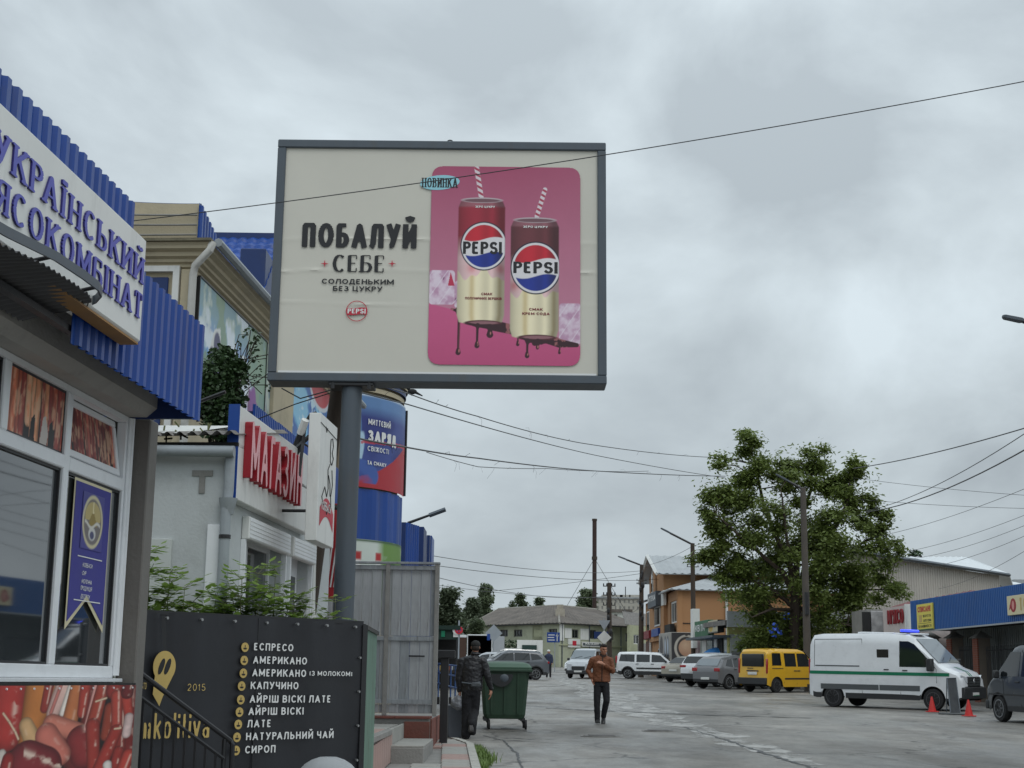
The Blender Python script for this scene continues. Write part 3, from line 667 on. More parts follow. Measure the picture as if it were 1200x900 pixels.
saus(4, 884, 4, 900, 5, 6, (214, 200, 190), .2); saus(12, 890, 10, 905, 7, 8, (150, 40, 38)); saus(128, 896, 130, 906, 5, 4, (224, 214, 206), .2)
for a in ((2, 836, 10, 846), (10, 846, 18, 858), (18, 858, 22, 866), (110, 822, 122, 818), (134, 854, 141, 853)): saus(*a, 1.2, 1.2, (220, 190, 160), 0)
def bfn(a, b):
    y_ = np.array([alongof(LX0+q*(LX1-LX0)) for q in np.linspace(0, 1, c.nx)]); yy = np.interp(a, np.linspace(0, 1, c.nx), y_); return np.stack([np.full_like(a, .214), yy, ZB+b*(ZT_-ZB)], 1)
c.sheet('banner', (0, 0, 0), (0, 1, 0), (0, 0, 1), printm, K, fn=bfn)
MB().box(-.08, .21, y_n, alongof(LX1)-.0, .1, 1.545).build('base_panel', m_dark, K)
mb = MB()
for k in range(14): mb.tube([(.214, -3.2+k*.22, 1.51), (.222, -3.2+k*.22, 1.51)], .008, 6)
props(mb.build('banner_eyelets', m_alum, K), kind='stuff')
# fascia of ribbed blue sheets, higher in the middle
y0 = -6.5; i = 0
edges = [-6.5, -5.4, -4.25, -3.05, -2.1]
for a, b_ in zip(edges[:-1], edges[1:]):
    q = MB(); corr_sheet(q, (.57, a, 0), (0, 1, 0), (0, 0, 1), (1, 0, 0), b_-a-.004, 4.84, 4.84, z0=3.85 if b_ < -3 else 3.62, pitch=.145, amp=.028); q.build('fascia_sheet', m_blue, K)
for a, b_, h0, h1 in ((-2.096, -1.15, 4.43, 4.42), (-1.146, -.22, 4.42, 4.41)):
    q = MB(); corr_sheet(q, (.572, a, 0), (0, 1, 0), (0, 0, 1), (1, 0, 0), b_-a-.004, h0, h1, z0=3.62, pitch=.145, amp=.028); q.build('fascia_sheet', m_blue, K)
MB().box(-.1, .565, -.26, -.22, 3.64, 4.3).build('fascia_return', m_blued, K)
MB().box(.1, .56, y_n, -.34, 4.28, 4.32).build('roof', m_slate, K)
MB().box(.26, .565, y_n, -2.2, 4.04, 4.07).box(.50, .555, y_n, -.34, 3.70, 3.74).build('fascia_batten', m_black, K)
MB().box(-.1, .1, -.3, -.05, 3.72, 3.95, .01).build('loose_blocking', mat('old_foam', srgb(196, 182, 140), rough=.9, var=.3, scale=9), K)
# sign
Sg = thing('shop_sign', "white sign with raised violet serif letters on the butcher's blue ribbed fascia", 'sign', (0, 0, 0)); Sg.matrix_world = Matrix.Translation((-3.1, 12, 0)) @ Euler((0, 0, ANG)).to_matrix().to_4x4()
MB().box(.61, .74, -6.4, -2.23, 3.80, 4.54, .022).build('sign_box', m_white, Sg, smooth=True)
MB().box(.612, .735, -6.35, -2.27, 3.788, 3.801).build('underside', m_wood, Sg)
ww = 2.55
put_letters('УКРАЇНСЬКИЙ', .175, (.742, -2.30, 4.20), (0, 1, 0), (0, 0, 1), [m_purple, m_purples], Sg, right=True, width=2.46, tv=.18, th=.07, ws=1.1, sp=.22, serif=True, depth=.012, res=26)
put_letters("М'ЯСОКОМБІНАТ", .175, (.742, -2.28, 3.955), (0, 1, 0), (0, 0, 1), [m_purple, m_purples], Sg, right=True, width=2.78, tv=.18, th=.07, ws=1.1, sp=.22, serif=True, depth=.012, res=26)
# canopy
Cn = thing('canopy', 'curved dark corrugated door canopy with grey rim under the white shop sign', 'canopy', (0, 0, 0)); Cn.matrix_world = Sg.matrix_world.copy()
rim = [(.88, -6.4, 3.66), (.93, -5.6, 3.70), (.93, -4.94, 3.74), (.92, -4.28, 3.81), (.90, -3.8, 3.84), (.88, -3.5, 3.855), (.84, -3.33, 3.86), (.76, -3.2, 3.855), (.64, -3.13, 3.83)]
rb = MB(); V = []
for x, y, z in rim: V += [(x, y, z-.02), (x+.012, y, z-.02), (x+.012, y, z+.035), (x, y, z+.035)]
rb.loft([V[i:i+4] for i in range(0, len(V), 4)]); rb.build('rim', m_frame, Cn)
sh = MB(); prs = []
def rimx(y):
    for (xa, ya, za), (xb, yb, zb) in zip(rim[:-1], rim[1:]):
        if ya <= y <= yb: t = (y-ya)/(yb-ya); return xa+(xb-xa)*t, za+(zb-za)*t
    return rim[-1][0], rim[-1][2]
y = -6.35; V = []; rows = 0
while y < -3.16:
    x, z = rimx(y); w = .5*(1-math.cos(2*math.pi*(y/.085)))*.018
    for s in (0, .25, .5, .75, 1): V.append((.3+(x-.05-.3)*s, y, 3.72+(z-.05-3.72)*s**.8+w))
    y += .012; rows += 1
sh.add(V, [(i*5+k, i*5+k+1, (i+1)*5+k+1, (i+1)*5+k) for i in range(rows-1) for k in range(4)]); sh.build('canopy_sheet', mat('dark_underside_sheet', srgb(74, 74, 76), rough=.6, var=.15, scale=2, dirt=.3), Cn, smooth=True)
mb = MB()
for yb in (-5.2, -4.3, -3.5): x, z = rimx(yb); mb.tube([(x-.01, yb, z+.0), (x-.1, yb, z-.02), (.3, yb, 3.75)], .012, 6)
mb.build('bracket', m_black, Cn)
# pennant
Pn = thing('window_pennant', 'violet swallow-tailed pennant with a gold round emblem in the kiosk window', 'pennant', (0, 0, 0)); Pn.matrix_world = Sg.matrix_world.copy()
def pen(mb, d, x, m_): return mb
pw0, pw1, pt, pb, pn = -1.32, -.52, 3.02, 1.92, 2.15
def penpoly(e): mid = (pw0+pw1)/2; return [(pw0+e, pt-e), (pw0+e, pb+e*2.6), (mid, pn+e*1.6), (pw1-e, pb+e*2.6), (pw1-e, pt-e)]
def flat(poly, x): mb = MB(); n = len(poly); mb.add([(x, u, v) for u, v in poly]+[(x-.003, u, v) for u, v in poly], [(0, 1, 2), (0, 2, 4), (2, 3, 4), (5, 7, 6), (5, 9, 7), (7, 9, 8)]+[(k, (k+1) % n, n+(k+1) % n, n+k) for k in range(n)]); return mb
flat(penpoly(0), .012).build('border', mat('cream_edge', srgb(214, 204, 168), rough=.5), Pn); flat(penpoly(.022), .016).build('cloth', mat('violet_cloth', srgb(64, 62, 140), rough=.7, var=.08, scale=4), Pn)
pc = Canvas(.36, .42, 130, (64, 62, 140)); pc.mix(pc.ellm(.18, .21, .17, .20), (206, 196, 160)); pc.mix(pc.ellm(.18, .21, .145, .172), (120, 112, 110))
pc.mix(pc.ellm(.18, .25, .13, .11)*(pc.V > .22), (190, 170, 110)); pc.mix(pc.poly([(.165, .2), (.175, .36), (.185, .36), (.2, .2)]), (226, 214, 170)); pc.mix(pc.poly([(.1, .18), (.16, .27), (.2, .27), (.26, .18)]), (150, 128, 60)); pc.mix(pc.ellm(.18, .12, .06, .05), (206, 204, 200)); pc.mix(pc.ellm(.18, .11, .035, .03), (70, 70, 110))
pc.mix(sm(.012-np.abs(pc.V-.185-.02*np.sin(pc.U*30)), .008)*pc.ellm(.18, .21, .13, .16), (214, 210, 200))
pc.sheet('emblem', (.0205, -1.15, 2.52), (0, .46, 0), (0, 0, .42), printm, Pn)
for s, z in (('-Ковбаси', 2.385), ('-Сир', 2.325), ('-Молочна', 2.265), ('продукція', 2.215), ('-Десерти', 2.155+.0)):
    put_text('lettering', s.upper(), .032, (.0205, -1.08, z), (0, 1, 0), (0, 0, 1), m_inkw, Pn, tv=.14, sp=.12, ws=1.15, res=12, shear=.2)
MB().box(.0195, .0205, -1.18, -.66, 2.455, 2.463).box(.0195, .0205, -1.2, -.64, 2.135, 2.143).build('rule', m_inkw, Pn)

# ================================================================= menu enclosure
Md = Vector((1.78, 2.0, 0)); ml = Md.length; Md.normalize(); Mn = Vector((Md.y, -Md.x, 0))
E_ = thing('menu_fence', 'black vinyl coffee menu banner stretched over a green sheet metal fence', 'fence', (-3.27, 13.0, 0), math.atan2(Md.y, Md.x))
zt = 2.155
# banner with soft folds
fx = np.linspace(0, 1, 120); V = []; nzr = 36
mb = MB()
for j in range(nzr):
    for i in range(120):
        x = fx[i]*ml; z = .35+(zt-.35)*j/(nzr-1); tp = max(0, (z-1.2)/.9)
        f = .02*math.sin(x*9+z*1.1)+.012*math.sin(x*4-z*2)+.04*tp*math.exp(-((x-.22-.1*(zt-z))/.05)**2)-.04*tp*math.exp(-((x-.3-.1*(zt-z))/.06)**2)+.01*tp*math.sin(x*23)
        zz = z-(.012*math.sin(x*7.1)**2 if j == nzr-1 else 0); V.append((x, -.03-f*.7, zz))
mb.add(V, [(j*120+i, j*120+i+1, (j+1)*120+i+1, (j+1)*120+i) for j in range(nzr-1) for i in range(119)]); mb.build('banner', m_vinyl, E_, smooth=True)
MB().box(1.335, 1.347, -.052, -.046, .35, zt-.01).build('banner_seam', m_black, E_)
MB().box(0, ml, .0, .04, .15, zt-.02).build('back_sheet', m_black, E_)
MB().box(-.02, ml+.03, -.01, .05, zt-.02, zt+.015).build('top_rail', m_black, E_)
mb = MB()
for k in range(7): mb.tube([(.3+k*.375, -.075, zt-.05), (.3+k*.375, -.045, zt-.05)], .013, 8)
for k in range(4): mb.tube([(ml-.05, -.07, zt-.35-k*.33), (ml-.05, -.045, zt-.35-k*.33)], .012, 8)
props(mb.build('eyelets', mat('grommet', (.35, .35, .35), rough=.4, metal=.7), E_), kind='stuff')
def mpix(px, py): # photo pixel -> banner coords
    lv = px-0.033*(795-py)*.0; a = (lv-600)/F_PX; b_ = -(py-450)/F_PX; d = rc*a+uc*b_+fw
    o = Vector((0, 0, EYE)); p0 = Vector((-3.27, 13, 0))+Mn*.06; t = (p0-o).dot(Mn)/d.dot(Mn); q = o+d*t-p0; return q.dot(Md), q.z
menu = ['ЕСПРЕСО', 'АМЕРИКАНО', 'АМЕРИКАНО', 'КАПУЧИНО', 'АЙРІШ ВІСКІ ЛАТЕ', 'АЙРІШ ВІСКІ', 'ЛАТЕ', 'НАТУРАЛЬНИЙ ЧАЙ', 'СИРОП']
mpx = [(297, 762, 343), (296, 777.5, 359), (295, 792.5, 358), (293, 807.5, 349), (292, 823.5, 387), (290.5, 838, 355), (289, 852.5, 317), (287.5, 867.5, 390), (286.5, 883, 322)]
for s, (px, py, pe) in zip(menu, mpx):
    x, z = mpix(px, py); xe, _ = mpix(pe, py)
    put_text('lettering', s, .068, (x, -.068, z), (1, 0, 0), (0, 0, 1), m_inkw, E_, width=xe-x, tv=.17, ws=.95, sp=.2, res=15)
    cx, cz = mpix(px-10.5, py-3.5)
    q = MB(); rr = .043
    q.tube([(cx, -.066, cz), (cx, -.070, cz)], rr, 20); ic = q.build('coin_icon', m_gold, E_)
    q = MB(); q.box(cx-.016, cx+.016, -.0712, -.0702, cz-.02, cz-.004).box(cx-.004, cx+.004, -.0712, -.0702, cz-.002, cz+.02).box(cx-.022, cx+.022, -.0722, -.0714, cz-.012, cz-.007); q.build('cup_mark', m_ink, ic)
x, z = mpix(362, 792.5); xe, _ = mpix(412, 792.5)
put_text('lettering', '(З МОЛОКОМ)', .045, (x, -.068, z+.006), (1, 0, 0), (0, 0, 1), m_inkw, E_, width=xe-x, tv=.16, sp=.18, res=13)
x, z = mpix(219, 809.5); xe, _ = mpix(240, 809.5); put_text('lettering', '2015', .062, (x, -.068, z), (1, 0, 0), (0, 0, 1), m_gold, E_, width=xe-x, tv=.10, sp=.25, res=14)
x, z = mpix(163, 807.5); xe, _ = mpix(171, 807.5); put_text('lettering', 'ESTD', .055, (x, -.068, z), (1, 0, 0), (0, 0, 1), m_gold, E_, width=xe-x, tv=.12, sp=.2, res=14)
# pin-shaped emblem with a coffee bean
cx, cz = mpix(192, 781); q = MB(); pts = []
for k in range(29):
    a = R(-38+256*k/28); pts.append((cx+.118*math.cos(a), cz+.135*math.sin(a)))
pts += [(cx-.105, cz-.24), (cx-.03, cz-.34), (cx+.0, cz-.26)]
q.prism(pts[::-1], -.070, -.066, 'y'); em = q.build('pin_emblem', m_gold, E_)
q = MB()
for sgn, ox in ((1, -.032), (-1, .032)):
    pr = [(cx+ox+.026*math.cos(a)+.022*math.sin(a), cz+.07*math.sin(a)) for a in [R(20*k) for k in range(18)]]; q.prism(pr, -.0735, -.0705, 'y')
q.build('coffee_bean', m_ink, em)
x, z = mpix(158, 866); xe, _ = mpix(176, 866); put_text('lettering', 'nina'[:2], .19, (x, -.068, z), (1, 0, 0), (0, 0, 1), m_gold, E_, width=(xe-x)*.40, tv=.22, th=.08, sp=.2, res=18)
put_text('lettering', 'na', .19, (x+(xe-x)*.5, -.068, z), (1, 0, 0), (0, 0, 1), m_gold, E_, width=(xe-x)*.46, tv=.22, th=.08, sp=.2, res=18)
x, z = mpix(179, 866); xe, _ = mpix(244, 868); put_text('lettering', 'kolitiva', .21, (x, -.068, z), (1, 0, 0), (0, 0, 1), m_gold, E_, width=xe-x, tv=.15, th=.06, sp=.14, res=18)
# green corrugated side, running away along the street
sd0 = Vector((-1.49, 15.0, 0)); sd1 = Vector((-1.56, 17.4, 0)); loc = lambda v: (Vector((v.dot(Md), v.dot(-Mn), v.z)))
org = Vector((-3.27, 13, 0)); dv = (sd1-sd0).normalized(); a0 = loc(sd0-org); a1 = loc(dv); an = loc(Vector((dv.y, -dv.x, 0)))
for k in range(4):
    q = MB(); corr_sheet(q, a0+a1*(.06+k*.585), a1, (0, 0, 1), an, .58, 2.10, 2.10, z0=.1, pitch=.145, amp=.03, kind='sin'); q.build('side_sheet', m_greenm, E_)
q = MB(); p0, p1 = a0+an*.0, a0+a1*2.4
q.add([*(p0+Vector((0, 0, h))-an*.02 for h in (2.10, 2.14)), *(p1+Vector((0, 0, h))-an*.02 for h in (2.10, 2.14)), *(p0+Vector((0, 0, h))+an*.05 for h in (2.10, 2.14)), *(p1+Vector((0, 0, h))+an*.05 for h in (2.10, 2.14))], [(0, 2, 3, 1), (4, 5, 7, 6), (1, 3, 7, 5), (0, 4, 6, 2), (0, 1, 5, 4), (2, 6, 7, 3)]); q.build('side_cap', m_black, E_)
q = MB(); pc0 = a0+an*.02; q.box(pc0.x-.03, pc0.x+.035, pc0.y-.04, pc0.y+.03, .1, 2.13); q.build('corner_post', m_black, E_)

# handrail of the kiosk steps
H = thing('handrail', 'black metal stair handrail sloping down in front of the coffee menu', 'handrail', (0, 0, 0))
hp = [P(158, 784, 12.3), P(158, 930, 12.3), P(270, 868, 12.9), P(270, 935, 12.9)]
q = MB(); top = [hp[0], hp[2]]
def bar(mb, a, b_, w): mb.tube([a, b_], w, 6)
q.tube([hp[0]+Vector((-.02, 0, .02)), hp[0], hp[2], hp[2]-Vector((-.02, 0, .03)), hp[2]-Vector((-.02, 0, .6))], .022, 8); q.build('top_rail', m_black, H)
q = MB(); q.tube([P(158, 812, 12.3), P(262, 889, 12.85)], .016, 6); q.build('lower_rail', m_black, H)
MB().tube([hp[0], Vector((hp[0].x, hp[0].y, .3))], .026, 8).build('post', m_black, H); 
MB().tube([P(263, 866, 12.87), Vector((P(263, 866, 12.87).x, 12.87, .25))], .02, 8).build('post', m_black, H)
for k in range(8):
    a = P(158, 812, 12.3).lerp(P(262, 889, 12.85), (k+.8)/8.6); q = MB(); q.box(-.009, .009, -.009, .009, .3-a.z, 0); o2 = q.build('baluster', m_black, H); o2.location = a
# grey dome-topped bin below the banner
dq = P(385, 886, 12.4); D = thing('waste_bin', 'rounded pale grey bin lid just below the coffee menu', 'bin', (dq.x, dq.y, 0))
MB().tube([(0, 0, .24), (0, 0, dq.z-.22)], [.23, .25], 20).build('bin_body', mat('grey_bin_plastic', srgb(150, 153, 155), rough=.5, var=.1, dirt=.2), D, smooth=True)
MB().ell((0, 0, dq.z-.22), .27, .27, .22, 24, 12).build('dome_lid', MATS['grey_bin_plastic'], D, smooth=True)
MB().tube([(0, 0, dq.z-.25), (0, 0, dq.z-.2)], .275, 24).build('lid_rim', m_frame, D, smooth=True)
# ================================================================= grocery shop with the red letters
BM = Matrix.Translation((-3.1, 12, 0)) @ Euler((0, 0, ANG)).to_matrix().to_4x4()   # the building line
def bthing(name, label, cat, group=None):
    t = thing(name, label, cat, group=group); t.matrix_world = BM.copy(); return t
S = bthing('grocery_shop', 'low pale grey plaster shop with corrugated slate roof and roller shutter boxes', 'shop')
xf = -.124
# near end wall and street wall with real openings
mb = MB().box(-4.2, xf, 3.30, 3.42, .2, 3.98)
def wallrun(mb, x0, x1, y0, y1, z0, z1, ops):
    """wall along y with openings (ya, yb, za, zb)"""
    cuts = sorted(set([y0, y1]+[o[0] for o in ops]+[o[1] for o in ops]))
    for a, b in zip(cuts[:-1], cuts[1:]):
        op = [o for o in ops if o[0] <= a+1e-6 and o[1] >= b-1e-6]
        if not op: mb.box(x0, x1, a, b, z0, z1)
        else:
            if op[0][2] > z0: mb.box(x0, x1, a, b, z0, op[0][2])
            if op[0][3] < z1: mb.box(x0, x1, a, b, op[0][3], z1)
    return mb
wallrun(mb, xf-.3, xf-.001, 3.421, 9.2, .2, 3.98, [(4.2, 6.1, 1.0, 3.15), (6.5, 7.7, .4, 3.15)])
mb.build('wall', m_plaster, S)
MB().box(-1.55, -.64, 3.27, 3.299, .3, 3.0, .005).build('wall_panel', mat('pale_panel', srgb(198, 202, 198), rough=.7, var=.06), S)
MB().box(-.27, -.14, 3.265, 3.299, .2, 3.15, .004).build('corner_trim', m_alum, S)
wn_ = MB().box(xf-.2, xf-.14, 4.2, 6.1, 1.0, 1.07).box(xf-.2, xf-.14, 4.2, 6.1, 3.08, 3.15).box(xf-.2, xf-.14, 4.2, 4.27, 1.07, 3.08).box(xf-.2, xf-.14, 6.03, 6.1, 1.07, 3.08).box(xf-.2, xf-.14, 4.9, 4.98, 1.07, 3.08).box(xf-.2, xf-.13, 4.27, 6.03, 2.2, 2.28).build('window', m_alum, S)
for a, b in ((4.27, 4.9), (4.98, 6.03)):
    for c_, d in ((1.07, 2.2), (2.28, 3.08)): MB().box(xf-.18, xf-.17, a, b, c_, d).build('pane', m_glass, wn_)
dr = MB().box(xf-.22, xf-.14, 6.5, 7.7, .4, 3.15).build('door', m_alum, S); MB().box(xf-.139, xf-.13, 6.65, 7.55, .9, 2.9).build('door_glass', m_glass, dr); MB().tube([(xf-.1, 6.6, 1.5), (xf-.1, 6.6, 1.8)], .015).build('handle', m_black, dr)
for a, b in ((4.1, 6.2), (6.4, 7.8)):
    q = MB().box(xf+.001, xf+.09, a, b, 3.08, 3.33, .01); sb = q.build('shutter_box', m_white, S)
    q = MB()
    for k in range(5): q.box(xf+.09, xf+.096, a+.02, b-.02, 3.10+k*.045, 3.135+k*.045)
    props(q.build('shutter_slats', m_alum, sb), kind='stuff')
    for yy in (a, b-.06): MB().box(xf+.001, xf+.05, yy, yy+.06, .4, 3.08).build('shutter_rail', m_alum, S)
MB().box(xf+.001, xf+.03, 7.95, 8.25, .3, 3.4).build('pilaster', m_white, S)
# drainpipe on the corner
q = MB(); q.tube([(-.06, 3.24, 3.9), (-.06, 3.24, 3.5), (-.07, 3.22, 3.3), (-.07, 3.22, .3)], .055, 12); q.tube([(-.06, 3.24, 3.42), (-.06, 3.24, 3.25)], [.10, .06], 12); dp = q.build('drainpipe', m_pipe, S, smooth=True)
q = MB()
for z in (3.0, 2.0, 1.0): q.tube([(-.07, 3.22, z), (-.07, 3.22, z+.04)], .063, 12)
q.build('pipe_clip', m_black, dp)
q = MB(); q.tube([(-4.2, 3.16, 3.94), (.0, 3.16, 3.90)], .06, 10); q.build('gutter', m_pipe, S, smooth=True)
# slate roof sheets, uneven
for i in range(4):
    q = MB(); a = -4.1+i*1.02; corr_sheet(q, (a, 3.08+.03*(i % 2), 3.99+.02*i), (1, 0, .02), (0, .985, .17), (0, -.17, .985), 1.06, 2.4+.1*(i % 2), pitch=.13, amp=.045, kind='sin'); q.build('roof_sheet', m_slate, S)
MB().box(-4.2, .0, 3.3, 9.2, 3.981, 4.02).build('roof_deck', m_dark, S)
q = MB(); q.add([(-1.7, 3.3, 4.12), (-.55, 3.2, 4.10), (-.35, 4.6, 4.42), (-1.5, 4.7, 4.44)], [(0, 1, 2, 3)]); q.add([(-1.7, 3.3, 4.10), (-.55, 3.2, 4.08), (-.35, 4.6, 4.40), (-1.5, 4.7, 4.42)], [(3, 2, 1, 0)]); q.build('loose_sheet', m_white, S)
mb = MB(); r_ = random.Random(2)
for k in range(70):
    x, y = r_.uniform(-3.8, -.2), r_.uniform(3.2, 4.4); l = r_.uniform(.03, .12); mb.tube([(x, y, 4.12+r_.uniform(0, .08)), (x+r_.uniform(-l, l), y+r_.uniform(-l, l), 4.15+r_.uniform(0, .1))], .01, 4)
props(mb.build('roof_litter', m_stem, S), kind='stuff')
q = MB(); q.box(-.47, -.25, 3.285, 3.30, 3.66, 3.72).box(-.39, -.33, 3.285, 3.30, 3.48, 3.66); q.build('bracket_stain', m_conc, S)
q = MB(); q.tube([(-1.4, 3.5, 4.15), (-.15, 3.25, 4.0+.55)], .02, 6); q.build('sign_stay', m_black, S)

G_ = bthing('shop_sign', 'white shop sign with tall red raised letters above the grocery shutters', 'sign')
MB().box(-.12, .0, 3.33, 7.15, 3.42, 4.42, .01).build('sign_box', m_white, G_)
MB().box(-.121, -.002, 3.31, 3.329, 3.41, 4.43).build('blue_end', m_blue, G_)
put_letters('МАГАЗИН', .60, (.002, 3.55, 3.68), (0, 1, 0), (0, 0, 1), [m_redf, m_redl], G_, width=2.6, tv=.165, th=.13, ws=.95, sp=.22, depth=.085, res=20)
BS = bthing('blade_sign', 'narrow white lightbox with a line drawing and red arched label beside the red letters', 'sign')
MB().box(.44, .575, 4.75, 5.78, 3.13, 4.60, .006).build('lightbox', m_white, BS)
q = MB()
def ln(pts, w=.006):
    q.tube([(.579, 4.75+u*1.02, 3.13+v*1.46) for u, v in pts], w, 4)
ln([(.62, .86), (.72, .88), (.78, .82), (.72, .76), (.8, .72), (.72, .66), (.62, .68), (.6, .78), (.62, .86)]); ln([(.62, .66), (.5, .6), (.55, .45), (.48, .38), (.35, .45), (.2, .36), (.28, .3), (.42, .32), (.5, .24), (.62, .3), (.7, .26)]); ln([(.74, .62), (.8, .5), (.72, .4), (.76, .3), (.66, .34)]); ln([(.55, .56), (.65, .5), (.68, .4)]); ln([(.0, .93), (1, .90)], .005); ln([(.3, .93), (.35, .89), (.4, .93)], .005)
q.build('line_drawing', m_ink, BS)
ab = MB(); V = []
for k in range(13):
    t = k/12; u = .12+.8*t; b = .12+.10*math.sin(math.pi*t); V += [(.578, 4.75+u*1.02, 3.13+b*1.46), (.578, 4.75+u*1.02, 3.13+(b+.15)*1.46)]
ab.add(V, [(2*i, 2*i+2, 2*i+3, 2*i+1) for i in range(12)]); lb_ = ab.build('red_label', m_inkr, BS, recalc=False)
put_text('lettering', 'КОВБАСИ', .11, (.583, 4.95, 3.13+.26*1.46), (0, 1, 0), (0, 0, 1), m_inkw, BS, width=.58, tv=.16, sp=.15, res=12)
MB().tube([(-.02, 5.5, 3.55), (.45, 5.5, 3.55)], .02, 6).build('bracket', m_black, BS)
CM = thing('security_camera', 'small white camera on a hooked black mast behind the narrow lightbox', 'camera')
c0 = P(353, 518, 18.2); MB().tube([P(350, 560, 18.0), P(355, 520, 18.1), P(358, 495, 18.1), P(364, 486, 18.0), P(370, 484, 17.9)], .022, 6).build('mast', m_black, CM)
MB().tube([P(352, 508, 18.1), P(358, 492, 18.0)], .05, 8).build('camera_body', m_white, CM)
mb = MB().tube([P(344, 530, 18.3), P(356, 500, 18.2)], .045, 6).tube([P(345, 528, 18.2), P(362, 512, 18.2), P(375, 505, 18.2)], .03, 5).tube([P(340, 545, 18.2), P(356, 520, 18.2), P(372, 530, 18.2)], .022, 5); mb.build('cable_bundle', m_black, CM)

# ================================================================= billboard
BB = thing('billboard', 'large slate framed billboard on a round steel pole with a pink soft drink poster', 'billboard', (0, 0, 0))
YB = 19.0
bl, br_, tl, tr = P(313, 447, YB), P(711.5, 450, YB), P(326.5, 160.5, YB), P(710.5, 167.5, YB)
cx0, cx1 = (bl.x+tl.x)/2-.0, (br_.x+tr.x)/2; zb, ztb = (bl.z+br_.z)/2, (tl.z+tr.z)/2
cx0 = (bl.x+tl.x)/2; BW, BH = cx1-cx0, ztb-zb
ti = R(-.15); Mb = Matrix.Translation(((cx0+cx1)/2, YB, zb)) @ Euler((R(-1.0), ti, 0)).to_matrix().to_4x4()
BB.matrix_world = Mb
fwid = .115; x0, x1 = -BW/2, BW/2
q = MB(); q.box(x0, x1, -.03, .40, 0, fwid, .012).build('frame_bar', m_frame, BB); MB().box(x0, x1, -.03, .40, BH-fwid, BH, .012).build('frame_bar', m_frame, BB)
MB().box(x0, x0+fwid, -.028, .40, fwid, BH-fwid, .012).build('frame_bar', m_frame, BB); MB().box(x1-fwid, x1, -.028, .40, fwid, BH-fwid, .012).build('frame_bar', m_frame, BB)
MB().box(x0+.02, x1-.02, .38, .42, .05, BH-.05).build('back_plate', m_frame, BB)
# poster paper with its creases
px0, px1, pz0, pz1 = x0+fwid, x1-fwid, fwid, BH-fwid; pw, ph = px1-px0, pz1-pz0
mb = MB(); NX, NZ = 90, 120; V = []
creases = (.585, .452, .30)
r_ = random.Random(4)
for j in range(NZ+1):
    for i in range(NX+1):
        u, v = i/NX, j/NZ; d = 0
        for k, cv in enumerate(creases):
            cc = cv+.006*math.sin(u*5+k)-.018*(1-u)**6*(k == 1); e = (v-cc)*ph; d += .011*math.exp(-(e/.012)**2)*(1 if e > 0 else .2)+.004*math.exp(-abs(e)/.05)*(k != 2)
        d += .003*math.sin(u*13+v*4)*math.sin(v*9)
        V.append((px0+u*pw, .012-d, pz0+v*ph))
mb.add(V, [(j*(NX+1)+i, j*(NX+1)+i+1, (j+1)*(NX+1)+i+1, (j+1)*(NX+1)+i) for j in range(NZ) for i in range(NX)]); mb.build('poster', m_cream, BB, smooth=True)
MB().box(px0+.02, px1-.02, .001, .004, pz0+.0, pz0+.03).build('torn_edge', m_inkw, BB)
# photo pixel -> poster plane
def bp(px, py):
    Mi = Mb.inverted(); o = Mi @ Vector((0, 0, EYE)); d = Mi.to_3x3() @ ray(px, py); t = (-.004-o.y)/d.y; q = o+d*t; return q.x, q.z
def btext(s, xl, xr, yt, yb_, m, dpt=-.006, **k):
    ym = (yt+yb_)/2; a = bp(xl, yb_); b_ = bp(xr, yb_+.014*(xr-xl)); c_ = bp(xl, yt); h = abs(c_[1]-a[1]); ux = Vector((b_[0]-a[0], 0, b_[1]-a[1]))
    return put_text('lettering', s, h, (a[0], dpt, a[1]), (ux.x, 0, ux.z), (0, 0, 1), m, BB, width=ux.length, **k)
btext('ПОБАЛУЙ', 353.5, 488, 261, 289.5, m_ink, tv=.235, th=.165, ws=.86, sp=.10, res=34)
btext('СЕБЕ', 389.5, 451, 298.5, 318.5, m_ink, tv=.2, th=.055, ws=1.05, sp=.12, serif=True, res=34)
btext('СОЛОДЕНЬКИМ', 377, 461.5, 326.5, 332.5, m_ink, tv=.25, th=.2, ws=1.5, sp=.18, res=22)
btext('БЕЗ ЦУКРУ', 390, 448, 335, 341, m_ink, tv=.25, th=.2, ws=1.5, sp=.18, res=22)
for sx_ in (380.5, 459.5):
    a = bp(sx_, 309); q = MB(); w = .055
    q.prism([(a[0]+w*math.cos(R(45*k))*(1 if k % 2 == 0 else .22), a[1]+w*math.sin(R(45*k))*(1 if k % 2 == 0 else .22)) for k in range(8)], -.010, -.006, 'y'); q.build('star', m_inkr, BB)
# round logo: ring, red band with the word
a = bp(418, 364.5); rr = .142
mb = MB(); n = 40
mb.add([(a[0]+rr*k_*math.cos(2*math.pi*i/n), -.007, a[1]+rr*k_*math.sin(2*math.pi*i/n)) for i in range(n) for k_ in (1, .93)], [(2*i, 2*((i+1) % n), 2*((i+1) % n)+1, 2*i+1) for i in range(n)]); lg = mb.build('logo_ring', m_inkr, BB, recalc=False)
Vt = []
for i in range(17):
    u = -1+2*i/16; wv = .10*math.sin(u*math.pi)*.5; uu = u*.975; lim = math.sqrt(max(0, 1-uu*uu)); Vt += [(a[0]+rr*uu, -.008, a[1]+rr*max(-lim, -.36+wv)), (a[0]+rr*uu, -.008, a[1]+rr*min(lim, .30+wv))]
mb = MB(); mb.add(Vt, [(2*i, 2*i+2, 2*i+3, 2*i+1) for i in range(16)]); mb.build('logo_band', m_inkr, lg, recalc=False)
put_text('lettering', 'PEPSI', .066, (a[0], -.011, a[1]-.035), (1, 0, 0), (0, 0, 1), m_inkw, BB, center=True, width=.24, tv=.26, th=.19, ws=1.3, sp=.12, res=20)
